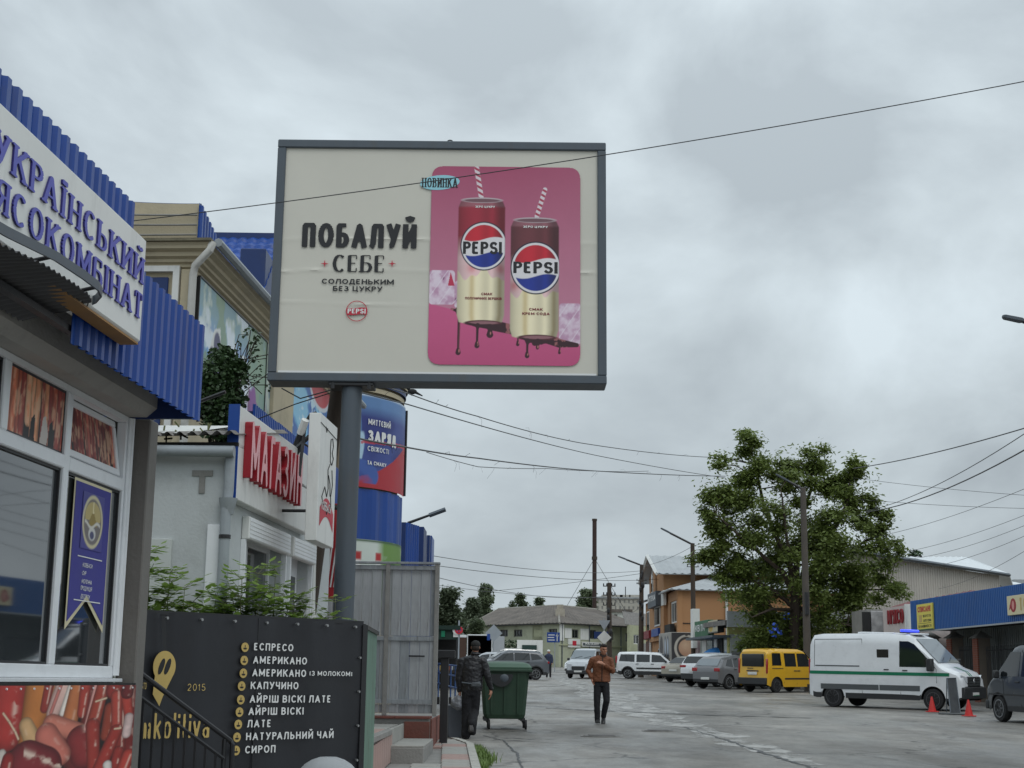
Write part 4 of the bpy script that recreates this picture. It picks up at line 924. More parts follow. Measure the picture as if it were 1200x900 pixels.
# pink picture panel: drawn in photograph pixels 501..680 x 194..427
cw, chh = 179.0, 233.0; c = Canvas(cw, chh, 2.1, (214, 108, 146))
def Y_(y): return 427-y
def X_(x): return x-501
gr = np.clip((c.V)/chh, 0, 1); gu = c.U/cw; nz = fbm(c.U, c.V, .02, 3)
top = np.array(srgb(170, 76, 108)); mid = np.array(srgb(206, 138, 162)); low = np.array(srgb(208, 92, 138))
c.C = top*(gr[..., None]**1.2)+mid*(1-gr[..., None]**1.2); c.C = c.C*(1-.5*np.clip(gu-.55, 0, 1)[..., None]*.5)+np.array(srgb(186, 128, 150))*.25*np.clip(gu-.55, 0, 1)[..., None]
edge = [(0, Y_(357)), (30, Y_(364)), (60, Y_(372)), (90, Y_(388)), (115, Y_(397)), (150, Y_(401)), (179, Y_(404))]
lowm = c.poly([(0, -1)]+[(x, y) for x, y in edge]+[(180, -1)]); c.mix(lowm, low); c.mix(lowm*np.clip(1-c.V/60, 0, 1)*.35, (166, 52, 96))
def iceb(x0, x1, y0, y1, seed):
    n_ = fbm(c.U, c.V, .12, seed, 4); m = c.rect(X_(x0), X_(x1), Y_(y1), Y_(y0), 4); c.mix(m, (214, 180, 202)); c.mix(m*sm(n_-.55, .3)*.8, (236, 220, 232)); c.mix(m*sm(.42-n_, .2)*.7, (190, 140, 172)); c.mix(m*sm(.2-n_, .05)*.8, (120, 60, 100)); c.mix(m*sm(np.abs(c.U-c.V*.7-30)%17-15.6, .8)*.5, (240, 230, 238))
iceb(501, 531, 318, 358, 21); iceb(655, 681, 355, 402, 31); iceb(531, 541, 330, 362, 44)
c.mix(c.poly([(X_(523), Y_(336)), (X_(526), Y_(320)), (X_(531), Y_(336))]), (196, 48, 82))
def can(xl, xr, yt, yb_, lean, canc, lx, ly, lr, seed, txt=None):
    """a tall drinks can printed in perspective"""
    xm, hw = (xl+xr)/2, (xr-xl)/2; t = (c.V-Y_(yb_))/(Y_(yt)-Y_(yb_)); hw = hw*(1-.10*sm(t-.975, .05)-.09*sm(.03-t, .06)); xc = X_(xm)-lean*(1-t)*0; u = (c.U-xc)/hw; bow = -3.2*(1-np.clip(u, -1, 1)**2)*1.0
    body = sm(1-np.abs(u), .05)*sm((c.V-(Y_(yb_)+bow)), 1.2)*sm((Y_(yt)-bow*.8)-c.V, 1.2)
    shade = .50+.78*np.clip(1-np.abs(u+.15)**2*1.1, 0, 1)+.25*np.exp(-((u-.45)/.12)**2)-.2*np.exp(-((u-.15)/.2)**2)
    tt = t+bow/150.
    col = np.array(srgb(*canc))*np.ones(c.C.shape)
    pale = np.array(srgb(226, 190, 190)); gold = np.array(srgb(232, 220, 186))
    s1 = sm(.62-tt, .18)[..., None]; col = col*(1-s1)+pale*s1
    wv = .375+.035*np.sin(u*5+seed)+.02*np.sin(u*11)
    dr_ = sm(wv-tt, .015)[..., None]; col = col*(1-dr_)+gold*dr_
    g2 = (np.exp(-((u+.38)/.12)**2)*.55+np.exp(-((u-.8)/.1)**2)*.5)[..., None]*dr_; col = col*(1-g2)+np.array(srgb(176, 146, 78))*g2
    r2 = (np.exp(-((tt-.43)/.045)**2)*np.exp(-((np.sin(u*2.6+seed))/.5)**2)*.6)[..., None]; col = col*(1-r2)+np.array(srgb(196, 70, 78))*r2
    rim_ = (sm(t-.955, .02)*.8)[..., None]; col = col*(1-rim_)+np.array(srgb(150, 96, 106))*rim_
    col = np.clip(col*shade[..., None], 0, 1); c.mix(body, col)
    h0 = (xr-xl)/2; c.mix(c.ellm(xc, Y_(yt)+1.5, h0*.88, 3.2), (196, 182, 186)); c.mix(c.ellm(xc, Y_(yt)+1.1, h0*.80, 2.2), (120, 84, 92)); hw = h0; c.mix(c.ellm(xc+3, Y_(yb_)-1.0, hw*.80, 3.6), (84, 34, 44)); c.mix(c.ellm(xc+4, Y_(yb_)-.6, hw*.6, 1.9), (150, 104, 110))
    LX, LY = X_(lx), Y_(ly); rx, ry = lr*.97, lr*1.0
    for k_, cc in ((1.07, (24, 24, 48)), (1.02, (228, 224, 226))): c.mix(c.ellm(LX, LY, rx*k_, ry*k_)*body, cc)
    inner = c.ellm(LX, LY, rx*.93, ry*.93)*body; yy_ = (c.V-LY)/ry; uu_ = (c.U-LX)/rx; wv2 = .10*np.sin(uu_*3.0)
    c.mix(inner*sm(yy_-(.30+wv2), .04), np.clip(np.array(srgb(196, 34, 52))*(shade[..., None]*.9), 0, 1)); c.mix(inner*sm((-.34+wv2)-yy_, .04), np.clip(np.array(srgb(26, 48, 140))*(shade[..., None]*.95), 0, 1))
for p0, p1, w in (((555, 196), (561, 231), 3.6), ((637.5, 221), (628, 253), 3.4)):
    m, d, sd = c.cap((X_(p0[0]), Y_(p0[1])), (X_(p1[0]), Y_(p1[1])), w*.8, w*.8); al = (c.V*1.0+c.U*.55); c.mix(m, (226, 212, 218)); c.mix(m*(np.sin(al*.95) > .15), (176, 60, 84))
# glossy syrup line and drips
syr = (58, 24, 34)
pts = [(528, 363), (545, 369), (562, 376), (580, 382), (600, 386), (606, 387), (620, 389), (640, 395), (655, 401), (676, 403)]
for (a0, b0), (a1_, b1), w0, w1 in zip(pts[:-1], pts[1:], (1.2, 2.6, 4.2, 6.2, 5.6, 4, 5, 6.4, 5, 2.2), (2.6, 4, 6.2, 5.6, 4, 5, 6.4, 5, 2.4, .8)):
    m, d, sd = c.cap((X_(a0), Y_(b0)), (X_(a1_), Y_(b1)), w0, w1); c.mix(m, syr); c.mix(m*sm(fbm(c.U, c.V, .16, 5)-.6, .06)*.8, (176, 110, 110))
for x, y0_, y1_, w in ((537, 366, 412, 2.3), (559, 376, 404, 2.2), (607, 388, 402, 1.5), (618, 390, 415, 2.0), (656, 401, 411, 1.2), (574, 382, 391, 3.0), (627, 392, 400, 2.6)):
    m, d, sd = c.cap((X_(x), Y_(y0_-1)), (X_(x), Y_(y0_+7)), w*2.2, w*.5); c.mix(m, syr); m, d, sd = c.cap((X_(x), Y_(y0_)), (X_(x-.5), Y_(y1_)), w*.75, w*.55); c.mix(m, syr); m, d, sd = c.cap((X_(x-.5), Y_(y1_-2)), (X_(x-.5), Y_(y1_+1)), w, w*1.35); c.mix(m, syr); c.mix(c.ellm(X_(x+.6), Y_(y1_-1), w*.35, w*.9), (190, 120, 116)); c.mix(c.cap((X_(x+.5), Y_(y0_+4)), (X_(x+.3), Y_(y1_-4)), .35, .3)[0]*.7, (150, 86, 90))
can(534, 590, 236, 378, 0, (150, 36, 54), 565, 289, 27, 1.0); can(597, 654.5, 259, 394, 0, (104, 50, 56), 627, 314, 29, 2.2)
for a0, b0, a1_, b1, w0, w1 in ((545, 379, 558, 382, .8, 2.0), (558, 382, 574, 383, 1.6, 3.2), (574, 383, 590, 381, 2.6, 1.0), (612, 396, 620, 399, .8, 2.4), (620, 399, 634, 400, 1.6, 3.0), (634, 400, 652, 399, 2.4, .8)): c.mix(c.cap((X_(a0), Y_(b0)), (X_(a1_), Y_(b1)), w0, w1)[0], syr)
for x, y0_, y1_, w in ((559, 382, 402, 1.7), (574, 385, 391, 2.4), (618, 399, 415, 1.8), (630, 400, 406, 2.2)): c.mix(c.cap((X_(x), Y_(y0_)), (X_(x), Y_(y0_+5)), w*1.8, w*.5)[0], syr); c.mix(c.cap((X_(x), Y_(y0_)), (X_(x-.4), Y_(y1_)), w*.7, w*.6)[0], syr); c.mix(c.ellm(X_(x-.3), Y_(y1_), w*.9, w*1.2), syr); c.mix(c.ellm(X_(x+.3), Y_(y1_-.5), w*.3, w*.7), (196, 130, 120))
pA, pB = bp(501, 427), bp(680, 427+.012*179); pC = bp(504, 194.5)
cm = c.rect(0, cw, 0, chh, 12)
o_ = c.sheet('picture', (0, 0, 0), (1, 0, 0), (0, 0, 1), printm, BB, fn=lambda a, b: np.stack([pA[0]+a*(pB[0]-pA[0]), np.full_like(a, -.005), pA[1]+a*(pB[1]-pA[1])+b*(pC[1]-pA[1])], 1))
bm = bmesh.new(); bm.from_mesh(o_.data); kill = []   # round off the corners
cmf = cm.ravel(); kill = [v for v in bm.verts if cmf[v.index] < .5]; bmesh.ops.delete(bm, geom=kill, context='VERTS'); bm.to_mesh(o_.data); bm.free()
btext('PEPSI', 542.5, 588, 283, 297.5, m_ink, dpt=-.0075, tv=.27, th=.18, ws=1.25, sp=.1, res=26)
btext('PEPSI', 601.5, 653.5, 306.5, 320, m_ink, dpt=-.0075, tv=.27, th=.18, ws=1.25, sp=.1, res=26)
m_redk = mat('dark_red_print', srgb(126, 40, 48), rough=.5, var=0)
btext('СМАК', 564, 577, 343, 346, m_redk, dpt=-.009, tv=.2, sp=.1, res=10); btext('ПОЛУНИЧНИХ ВЕРШКІВ'.replace('Ш', 'Ш'), 545, 588, 348, 351, m_redk, dpt=-.009, tv=.2, sp=.1, res=10)
btext('СМАК', 620, 636, 361, 364, m_redk, dpt=-.009, tv=.2, sp=.1, res=10); btext('КРЕМ-СОДА', 612, 644, 366, 369, m_redk, dpt=-.009, tv=.2, sp=.1, res=10)
btext('ЗЕРО ЦУКРУ', 557, 580, 241, 243.5, m_inkw, dpt=-.009, tv=.2, sp=.1, res=9); btext('ЗЕРО ЦУКРУ', 613, 642, 264.5, 267, m_inkw, dpt=-.009, tv=.2, sp=.1, res=9)
a = bp(515.5, 214); q = MB(); q.prism([(a[0]+.268*math.cos(R(10*k)), a[1]+.105*math.sin(R(10*k))+.02*math.cos(R(10*k))) for k in range(36)], -.009, -.006, 'y'); q.build('round_badge', mat('pale_blue_print', srgb(150, 206, 218), rough=.5, var=.03), BB)
btext('НОВИНКА', 494.5, 536, 208.5, 219.5, m_ink, dpt=-.0105, tv=.2, th=.07, ws=.9, sp=.12, serif=True, res=20)
q = MB(); hx, hz = bp(527, 166); q.tube([(hx-.05+.05*(1-math.cos(R(18*k))), .1, BH+.06*math.sin(R(18*k))) for k in range(11)], .009, 6); q.build('lifting_eye', m_black, BB)
# pole: round steel tube with a flange under the frame
pt = Mb.inverted() @ Vector((P(411, 452, YB).x, YB+.18, P(411, 452, YB).z)); bt = Mb.inverted() @ Vector((P(403, 700, YB).x-.03, YB+.18, gz(YB)))
MB().tube([pt+Vector((0, 0, .03)), bt], .135, 28).build('pole', m_frame, BB, smooth=True)
MB().box(pt.x-.30, pt.x+.30, .0, .36, -.05, -.002, .01).build('flange', m_black, BB)
q = MB()
for sx_ in (-.24, .24): q.tube([(pt.x+sx_, .02, -.09), (pt.x+sx_, .02, -.0)], .03, 6)
q.build('bolt', m_black, BB)

# ================================================================= leaning utility pole behind the board
U = thing('utility_pole', 'brown tarred pole leaning behind the billboard post next to the narrow lightbox', 'pole')
b0 = P(354, 760, 20.2); t0 = P(397, 455, 20.2); dr_ = (t0-b0).normalized(); MB().tube([b0-dr_*1.0, t0+dr_*2.3], [.13, .10], 14).build('shaft', m_pole, U, smooth=True)

# ================================================================= plank fence beside the platform
FN = thing('board_fence', 'weathered grey board fence panel standing on the red tiled platform', 'fence', (0, 0, 0))
Yf = 23.6; fl, fr = P(350, 838, Yf).x, P(510, 838, Yf).x-.01; fz0, fz1 = P(500, 836, Yf).z, P(500, 663, Yf).z; fm = P(454.5, 700, Yf).x
r_ = random.Random(3)
rails = [fz1-.13, P(450, 704+20, Yf).z, P(450, 823, Yf).z]
rails = [P(450, 665, Yf).z, P(450, 748, Yf).z, P(450, 822, Yf).z]
x = fl; bw_ = .155
m_gw2 = mat('paler_weathered_board', srgb(166, 168, 170), rough=.85, var=.3, scale=3, bump=.5, bscale=14, dirt=.5, stretch=(2, 2, .25))
while x < fr-.05:
    for (za, zb_) in ((rails[2]+.03, rails[1]-.02), (rails[1]+.04, rails[0]-.03), (fz0, rails[2]-.04)):
        off = r_.uniform(-.012, .012); w = min(bw_, fr-x)
        o_ = MB().box(0, w-.003, 0, .022, 0, zb_-za, .004).build('board', r_.choice((m_greywood, m_gw2, m_gw2)), FN); o_.location = (x+.004, Yf+off, za)
    x += bw_
for z in rails: MB().box(fl, fr, Yf-.035, Yf+.0, z-.035, z+.035, .004).build('rail', m_greywood, FN)
for x in (fm, fr+.0): MB().box(x-.04, x+.03, Yf-.05, Yf+.03, fz0-.04, fz1+.03, .005).build('post', m_conc, FN)
MB().box(fl, fr+.04, Yf-.06, Yf+.05, fz1+.02, fz1+.055, .004).build('cap_rail', m_greywood, FN)
q = MB(); a = P(494, 769, Yf-.02); q.box(a.x-.2, a.x+.05, Yf-.04, Yf-.025, a.z-.012, a.z+.012); q.build('latch_slot', m_black, FN)

# ================================================================= tiled platform and its steps
PF = thing('platform', 'raised entrance platform faced with pink and brick red tiles and a concrete step', 'platform')
zt_ = .93
MB().box(-4.6, -1.62, 17.3, 23.38, .2, zt_-.04).box(-4.6, -1.20, 23.40, 27.0, .2, 1.0).build('core', m_conc, PF)
yy = 17.3
while yy < 20.6:
    o_ = MB().box(0, .028, .006, .322, 0, zt_-.10-gz(18)-.1, .004).build('tile', m_pinkt, PF); o_.location = (-1.618, yy, gz(yy)+.09); yy += .33
MB().box(-1.68, -1.575, 17.3, 20.66, zt_-.075, zt_+.0, .008).build('edge_strip', m_conc, PF)
for i in range(10):
    for j in range(5):
        o_ = MB().box(.004, .49, .004, .59, 0, .03, .004).build('tile', m_pinkt if (i < 6) else m_greyt, PF); o_.location = (-1.685-.5*(j+1), 17.35+.6*i, zt_-.038+rng.uniform(-.003, .003))
MB().box(-1.64, -1.60, 20.7, 23.38, .5, zt_, .006).build('riser', m_greyt, PF)
for k, (xa, xb) in enumerate(((-1.60, -1.205),)):
    for j in range(1): MB().box(xa, xb, 23.352, 23.398, .55, .96, .004).build('tile', m_redt, PF)
for j in range(5): MB().box(-1.20-.55*(j+1)+.004, -1.20-.55*j-.004, 23.36, 24.0, 1.002, 1.035, .004).build('tile', m_redt, PF)
for j in range(5): MB().box(-1.198, -1.17, 23.4+.6*j, 23.99+.6*j, .5, 1.0, .004).build('tile', m_redt, PF)
ST = thing('concrete_step', 'low concrete step block tiled on top in front of the pink platform', 'step', (-1.38, 22.0, 0))
MB().box(-.22, .24, -1.3, 1.28, .38, .685, .012).build('step_block', m_conc, ST)
for i in range(5):
    for j in range(1): MB().box(-.215, .236, -1.29+i*.515, -.785+i*.515, .686, .712, .004).build('tile', m_greyt, ST)
# post and cross beam
PB = thing('barrier_post', 'square black steel post with a cap box at the platform corner', 'post', (-1.055, 24.9, gz(24.9)))
hz = P(519, 764, 24.9).z-gz(24.9)
MB().box(-.065, .065, -.065, .065, 0, hz-.1, .006).build('post', m_black, PB); MB().box(-.17, .17, -.12, .12, hz-.1, hz+.03, .01).build('cap_box', m_black, PB); a = P(510, 821, 24.9).z-gz(24.9)
MB().box(-.55, -.076, -.03, .03, a-.06, a+.06, .004).build('beam', m_black, PB); MB().box(.076, .12, -.05, .05, a-.05, a+.06, .004).build('bracket', m_black, PB)
GB = thing('concrete_planter', 'rounded grey concrete planter behind the black-jacket man', 'planter', (P(536, 845, 28.5).x, 28.5, gz(28.5)))
MB().loft([[(sx_*w, sy*w2, z) for sx_, sy in ((-1, -.6), (-.6, -1), (.6, -1), (1, -.6), (1, .6), (.6, 1), (-.6, 1), (-1, .6))] for z, w, w2 in ((0, .22, .3), (.08, .26, .3), (.50, .28, .3), (.58, .26, .3), (.58, .2, .24), (.45, .2, .24))]).build('shell', mat('dark_planter', srgb(92, 96, 104), rough=.7, var=.2), GB, smooth=True)
MB().box(-.19, .19, -.23, .23, .44, .47).build('soil', m_earth, GB)

# ================================================================= seedlings behind the banner
def compound(mb, p, d, upv, L_, n=5, wl=.5, r_=rng):
    """a stalk with paired leaflets; every leaflet is a folded pointed blade"""
    d = d.normalized(); sd_ = d.cross(upv).normalized()
    for k in range(n):
        t = (k//2+1)/((n+1)//2+.01); q = p+d*L_*t*.6
        if k == n-1: dirv = d
        else: dirv = (d*.55+sd_*(1 if k % 2 else -1)*.85).normalized()
        l = L_*wl*(1.1-.3*t)*r_.uniform(.8, 1.15); dirv = (dirv-Vector((0, 0, .35*r_.random()))).normalized(); w = dirv.cross(Vector((0, 0, 1)) if abs(dirv.z) < .9 else Vector((1, 0, 0))).normalized()*l*.30; n_ = w.cross(dirv).normalized()
        mid = q+dirv*l*.45-n_*l*.05; a = mid+w+n_*l*.04; b = mid-w+n_*l*.04; c2 = q+dirv*l*.75
        mb.add([q, a, c2+w*.6, q+dirv*l, c2-w*.6, b, mid], [(0, 1, 6), (1, 2, 6), (2, 3, 6), (3, 4, 6), (4, 5, 6), (5, 0, 6)])
def seedling(px, py_top, Y, label, seed, spread=.35, nst=3, group='seedlings growing behind the menu banner'):
    r_ = random.Random(seed); a = P(px, py_top, Y); base = Vector((a.x*(Y+.35)/Y, Y+.35, 1.3)); t = thing('maple_seedling', label, 'seedling', base, group=group); sm_, lf = MB(), MB()
    H_ = a.z-1.3
    for s in range(nst):
        hh = H_*(1 if s == 0 else r_.uniform(.5, .9)); lean = Vector((r_.uniform(-1, 1)*spread*(s > 0)+r_.uniform(-.05, .05), r_.uniform(-.15, 1)*spread, 0)); pts = [Vector((0, 0, 0))+lean*(k/7)**1.3+Vector((0, 0, hh*k/7)) for k in range(8)]
        sm_.tube(pts, [.013*(1-k/9) for k in range(8)], 5)
        for k in range(2, 8):
            for _ in range(4 if k < 7 else 5):
                az = r_.uniform(0, 6.28); el = r_.uniform(-.1, .7); d = Vector((math.cos(az)*math.cos(el), math.sin(az)*math.cos(el), math.sin(el))); L_ = r_.uniform(.28, .46)*(1.15-.5*k/7)
                sm_.tube([pts[k], pts[k]+d*L_*.6], .003, 3); compound(lf, pts[k]+d*.03, d, Vector((0, 0, 1)), L_, 5, .5, r_)
    sm_.build('stem', m_stem, t); props(lf.build('leaves', m_leaf, t, recalc=False), kind='stuff')
sl = [(196, 668, 13.8, 'leafy seedling just right of the tall one by the kiosk column', .3, 3), (230, 702, 14.0, 'short dense seedling in the middle of the plaster wall', .4, 3), (178, 645, 13.4, 'tall thin seedling beside the dark kiosk column', .22, 3), (214, 686, 13.9, 'low leafy seedling left of the shop drainpipe', .4, 3), (245, 695, 14.2, 'low bushy seedling at the foot of the pale plaster wall', .4, 3), (284, 676, 14.3, 'dense leafy seedling below the shop window', .3, 4),
      (300, 668, 14.6, 'leafy seedling in front of the white window frame', .35, 4), (322, 664, 14.9, 'upright seedling in front of the shop door', .3, 4), (346, 702, 15.0, 'small seedling at the foot of the leaning pole', .3, 3), (394, 704, 16.2, 'isolated seedling in front of the billboard pole', .12, 0), (262, 700, 14.6, 'short seedling beside the drainpipe foot', .35, 3)]
for i, (px, py, Y, lb, sp, ns) in enumerate(sl): seedling(px, py, Y, lb, 40+i, sp, ns+2)
# ivy-like bush on the shop roof
def clump(mb, cen, rad, n, r_, s=.05, flat=1.0):
    for _ in range(n):
        v = Vector((r_.gauss(0, 1), r_.gauss(0, 1), r_.gauss(0, 1))).normalized()*r_.random()**.45; p = Vector(cen)+Vector((v.x*rad[0], v.y*rad[1], v.z*rad[2]))
        a, e = r_.uniform(0, 6.28), r_.uniform(-.9, .5); d = Vector((math.cos(a)*math.cos(e), math.sin(a)*math.cos(e), math.sin(e))); l = s*r_.uniform(.6, 1.4); w = d.orthogonal().normalized(); w.rotate(Matrix.Rotation(r_.uniform(0, 6.28), 3, d)) ; w *= l*.38
        mb.add([p, p+d*l*.5+w, p+d*l, p+d*l*.5-w], [(0, 1, 2, 3)])
IV = thing('climbing_bush', 'dark green leafy bush growing up in front of the painted market mural', 'bush', (P(260, 500, 19.5).x, 19.5, 3.9)); r_ = random.Random(8); lf, st_ = MB(), MB(); o0 = Vector(IV.location)
for px, py, rr in ((262, 425, .22), (250, 440, .24), (272, 440, .22), (246, 462, .20), (266, 462, .24), (240, 478, .14), (262, 486, .22), (274, 470, .16), (252, 500, .18), (268, 505, .16), (240, 448, .12), (280, 430, .10), (262, 416, .12)):
    cen = P(px, py, 19.5)-o0; clump(lf, cen, (rr*1.08, rr*1.2, rr*1.08), 520, r_, .06); st_.tube([Vector((0, 0, -.6)), cen*.5+Vector((0, .05, -.1)), cen], .012, 5)
for k in range(26):
    a = P(r_.uniform(262, 285), r_.uniform(420, 470), 19.5)-o0; q_ = P(r_.uniform(275, 325), r_.uniform(385, 470), 19.6)-o0; m_ = (a+q_)/2+Vector((0, 0, r_.uniform(-.1, .2))); st_.tube([a, m_, q_], .006, 4)
    if k % 2: clump(lf, q_, (.06, .08, .08), 10, r_, .05)
st_.build('branches', m_pole, IV); props(lf.build('leaves', m_leaf2, IV, recalc=False), kind='stuff')
# ================================================================= two-storey market hall (beige) and its drum tower
BM2 = Matrix.Translation((-4.92, 22, 0)) @ Euler((0, 0, ANG)).to_matrix().to_4x4()
MH = thing('market_hall', 'two-storey beige market hall with blue steel trim, painted mural panels and a curved parapet', 'building'); MH.matrix_world = BM2
FX, DP = 0.0, 18.0
MB().box(-14, FX-.02, .05, 13.6, .3, 7.95).build('wall', m_beige, MH)
# end gable facing the viewer: cornices, curved parapet
pp = []
n = 14; x_l, x_r = -4.2, -.02
q = MB(); top = []
for k in range(n+1):
    t = k/n; top.append((x_l+(x_r-x_l)*t, 8.86+.45*(1-t)**1.8))
q.prism([(x_r, 8.20), (x_l, 8.20)]+top, .06, .30, 'y'); q.build('parapet', m_beige, MH)
for k in range(3):
    z = 8.34+.16*k; q = MB()
    V = [(x_l+(x_r-x_l)*i/14, .0, z+.25*(1-i/14)**2.2*(k*.4+.2)) for i in range(15)]; q.tube(V, .016, 4); q.build('parapet_groove', m_conc, MH)
q = MB(); q.tube([(a, .18, b+.01) for a, b in top], .035, 6); q.build('parapet_cap', m_blued, MH)
q = MB(); corr_sheet(q, (.0, .0, 0), (0, 1, 0), (0, 0, 1), (1, 0, 0), 1.4, 8.86, 8.5, z0=8.22, pitch=.15, amp=.04); q.build('parapet_sheet', m_blue, MH)
prof = [(0, 7.30), (.05, 7.34), (.05, 7.42), (.11, 7.46), (.11, 7.55), (.18, 7.6), (.18, 7.72), (.27, 7.78), (.27, 7.86), (.3, 7.95)]
q = MB(); rings = []
for (x, y) in ((-14, -1), (0, -1), (1, -1), (1, 0)): pass
V = []
prof = [(a, 7.80+(b-7.30)*.54) for a, b in prof]
for (ox, oz) in prof:
    V.append([(-10, .05-ox, oz), (FX-.02+ox, .05-ox, oz), (FX-.02+ox, 13.6, oz)])
vv = [p for r_ in V for p in r_]; q.add(vv, [(i*3+k, i*3+k+1, (i+1)*3+k+1, (i+1)*3+k) for i in range(len(prof)-1) for k in range(2)])
q.add([(-10, -.25, 8.152), (.28, -.25, 8.152), (.28, 13.6, 8.152), (-.3, 13.6, 8.153), (-.3, .4, 8.153), (-10, .4, 8.153)], [(0, 1, 4, 5), (1, 2, 3, 4)]); q.build('cornice', m_beige, MH, recalc=False)
MB().box(-10, .3, -.30, .05, 8.156, 8.20).box(-3, -.2, -.02, .06, 8.20, 8.26).build('stained_ledge', mat('mossy_ledge', srgb(112, 106, 88), rough=.95, var=.4, scale=3, bump=.5), MH)
MB().box(-.22, -.03, -.02, .049, .5, 7.78, .01).build('corner_pier', m_beige, MH)
q = MB().box(-1.6, -.24, -.05, .04, 7.74, 7.83).box(-.34, -.24, -.05, .04, 5.3, 7.74); fr_ = q.build('window', m_white, MH)
MB().box(-1.6, -.42, .0, .03, 5.3, 7.66, .012).build('blue_pane', m_blued, fr_)
# gutter and downpipe
q = MB(); q.tube([(.36, -.1, 8.18), (.36, 13.5, 8.14)], .07, 8); q.build('gutter', m_pipe, MH)
q = MB(); q.tube([(.30, -.2, 8.14), (.28, -.24, 8.02), (.03, -.14, 7.80), (.0, -.12, 7.66), (.0, -.12, 4.2)], .062, 10); q.build('downpipe', mat('white_downpipe', srgb(196, 194, 188), rough=.5, var=.1, scale=2, dirt=.4), MH, smooth=True)
# mural panels
def mural(w, h, n, seed):
    c = Canvas(w, h, n, (150, 178, 196)); u, v = c.U/w, c.V/h; f = fbm(c.U, c.V, 1.5, seed, 5); f2 = fbm(c.U, c.V, 2.4, seed+9, 4)
    c.mix(sm(f-.48, .08), (208, 216, 222)); c.mix(sm(f2-.53, .05)*.85, (78, 140, 200)); c.mix(sm(.44-f, .06)*.8, (116, 138, 96)); c.mix(sm(v-.72, .2)*sm(f2-.45, .1)*.6, (140, 158, 128))
    c.mix(sm(.32-v+.1*f2, .15)*.7*(u < .5), (112, 124, 90)); c.mix(sm(f2*f-.34, .05)*sm(.6-v, .3)*.8, (176, 150, 176))
    c.C = np.clip(c.C*1.25, 0, 1); return c
c = mural(4.5, 2.1, 34, 5)
hh_ = [(.62, 1.1), (.92, 1.3), (.72, 1.55), (1.0, .95)]
c.mix(c.poly([(.55, .6), (.65, 1.0), (.95, 1.5), (1.3, 1.6), (1.45, 1.0), (1.3, .5)]), (226, 226, 222)); 
for a, b in ((.88, .98), (1.15, 1.28), (1.25, .85)): c.mix(c.ellm(a, b, .2, .21), (70, 66, 104))
for a, b, r_ in ((3.6, .7, .45), (3.9, .45, .4), (4.1, .25, .35)): c.mix(c.ellm(a, b, r_*.7, r_)*sm(fbm(c.U, c.V, 2.4, 3)-.45, .1), (138, 70, 148)); 
c.mix(c.poly([(2.5, .0), (2.7, 1.2), (2.76, 1.2), (2.66, 0)]), (110, 60, 100)); c.mix(c.poly([(3.0, 0), (3.1, .6), (3.4, .5), (3.3, 0)]), (190, 150, 110))
for k in range(16):
    a_ = random.Random(k); x_ = a_.uniform(2.0, 3.7); y_ = a_.uniform(.1, 1.3); c.mix(c.cap((x_, 0), (x_+a_.uniform(-.4, .4), y_), .02, .015)[0], (120, 84, 104))
MR = MH
o_ = c.sheet('mural', (.03, .18, 5.6), (0, 4.5, 0), (0, 0, 2.1), printm, MH)
for a in (.13, 4.68): MB().box(-.01, .045, a, a+.035, 5.5, 7.70).build('mural_frame', m_black, MH)
MB().box(-.01, .045, .165, 4.68, 7.70, 7.73).build('mural_frame', m_black, MH)
c = mural(.9, 2.9, 30, 17); c.mix(np.ones(c.U.shape)*.5, (128, 140, 74)); c.sheet('mural', (.028, 4.72, 5.6), (0, .4, 0), (0, 0, 2.1), printm, MH)
MB().box(-.02, .10, 5.13, 6.85, .5, 7.78, .01).build('pier', m_beige, MH)
c = Canvas(4.2, 3.4, 26, (84, 150, 200)); f = fbm(c.U*1.0, c.V+c.U*.6, 1.1, 8, 5); c.mix(sm(f-.5, .08), (140, 196, 224)); c.mix(sm(.42-f, .06), (40, 96, 170)); c.mix(sm(fbm(c.U, c.V, 3, 4)-.66, .05), (196, 220, 232)); c.mix(c.ellm(2.6, 3.35, 1.25, 1.1), (210, 214, 220)); c.mix(c.ellm(2.6, 3.4, 1.1, 1.0), (196, 44, 52)); c.mix(c.rect(0, 4.2, 0, .05), (40, 60, 110)); c.mix(c.rect(0, .06, 0, 3.4), (60, 76, 96))
c.sheet('blue_poster', (.05, 6.95, 6.0), (0, 4.4, 0), (0, 0, 2.0), printm, MH)
MB().box(-.02, .16, 11.45, 13.5, .5, 7.78, .01).build('pier', mat('brown_render', srgb(118, 104, 84), rough=.9, var=.2, dirt=.3), MH)
for a in (2.4, 4.2, 6.0, 7.8, 9.6):
    q = MB(); corr_sheet(q, (.40, a, 0), (0, 1, 0), (0, 0, 1), (1, 0, 0), 1.79, 6.12, 6.10, z0=4.9, pitch=.14, amp=.03); q.build('awning_sheet', m_blue, MH)
MB().box(-.02, .39, 2.4, 11.4, 5.95, 5.99).build('awning_top', m_blued, MH)
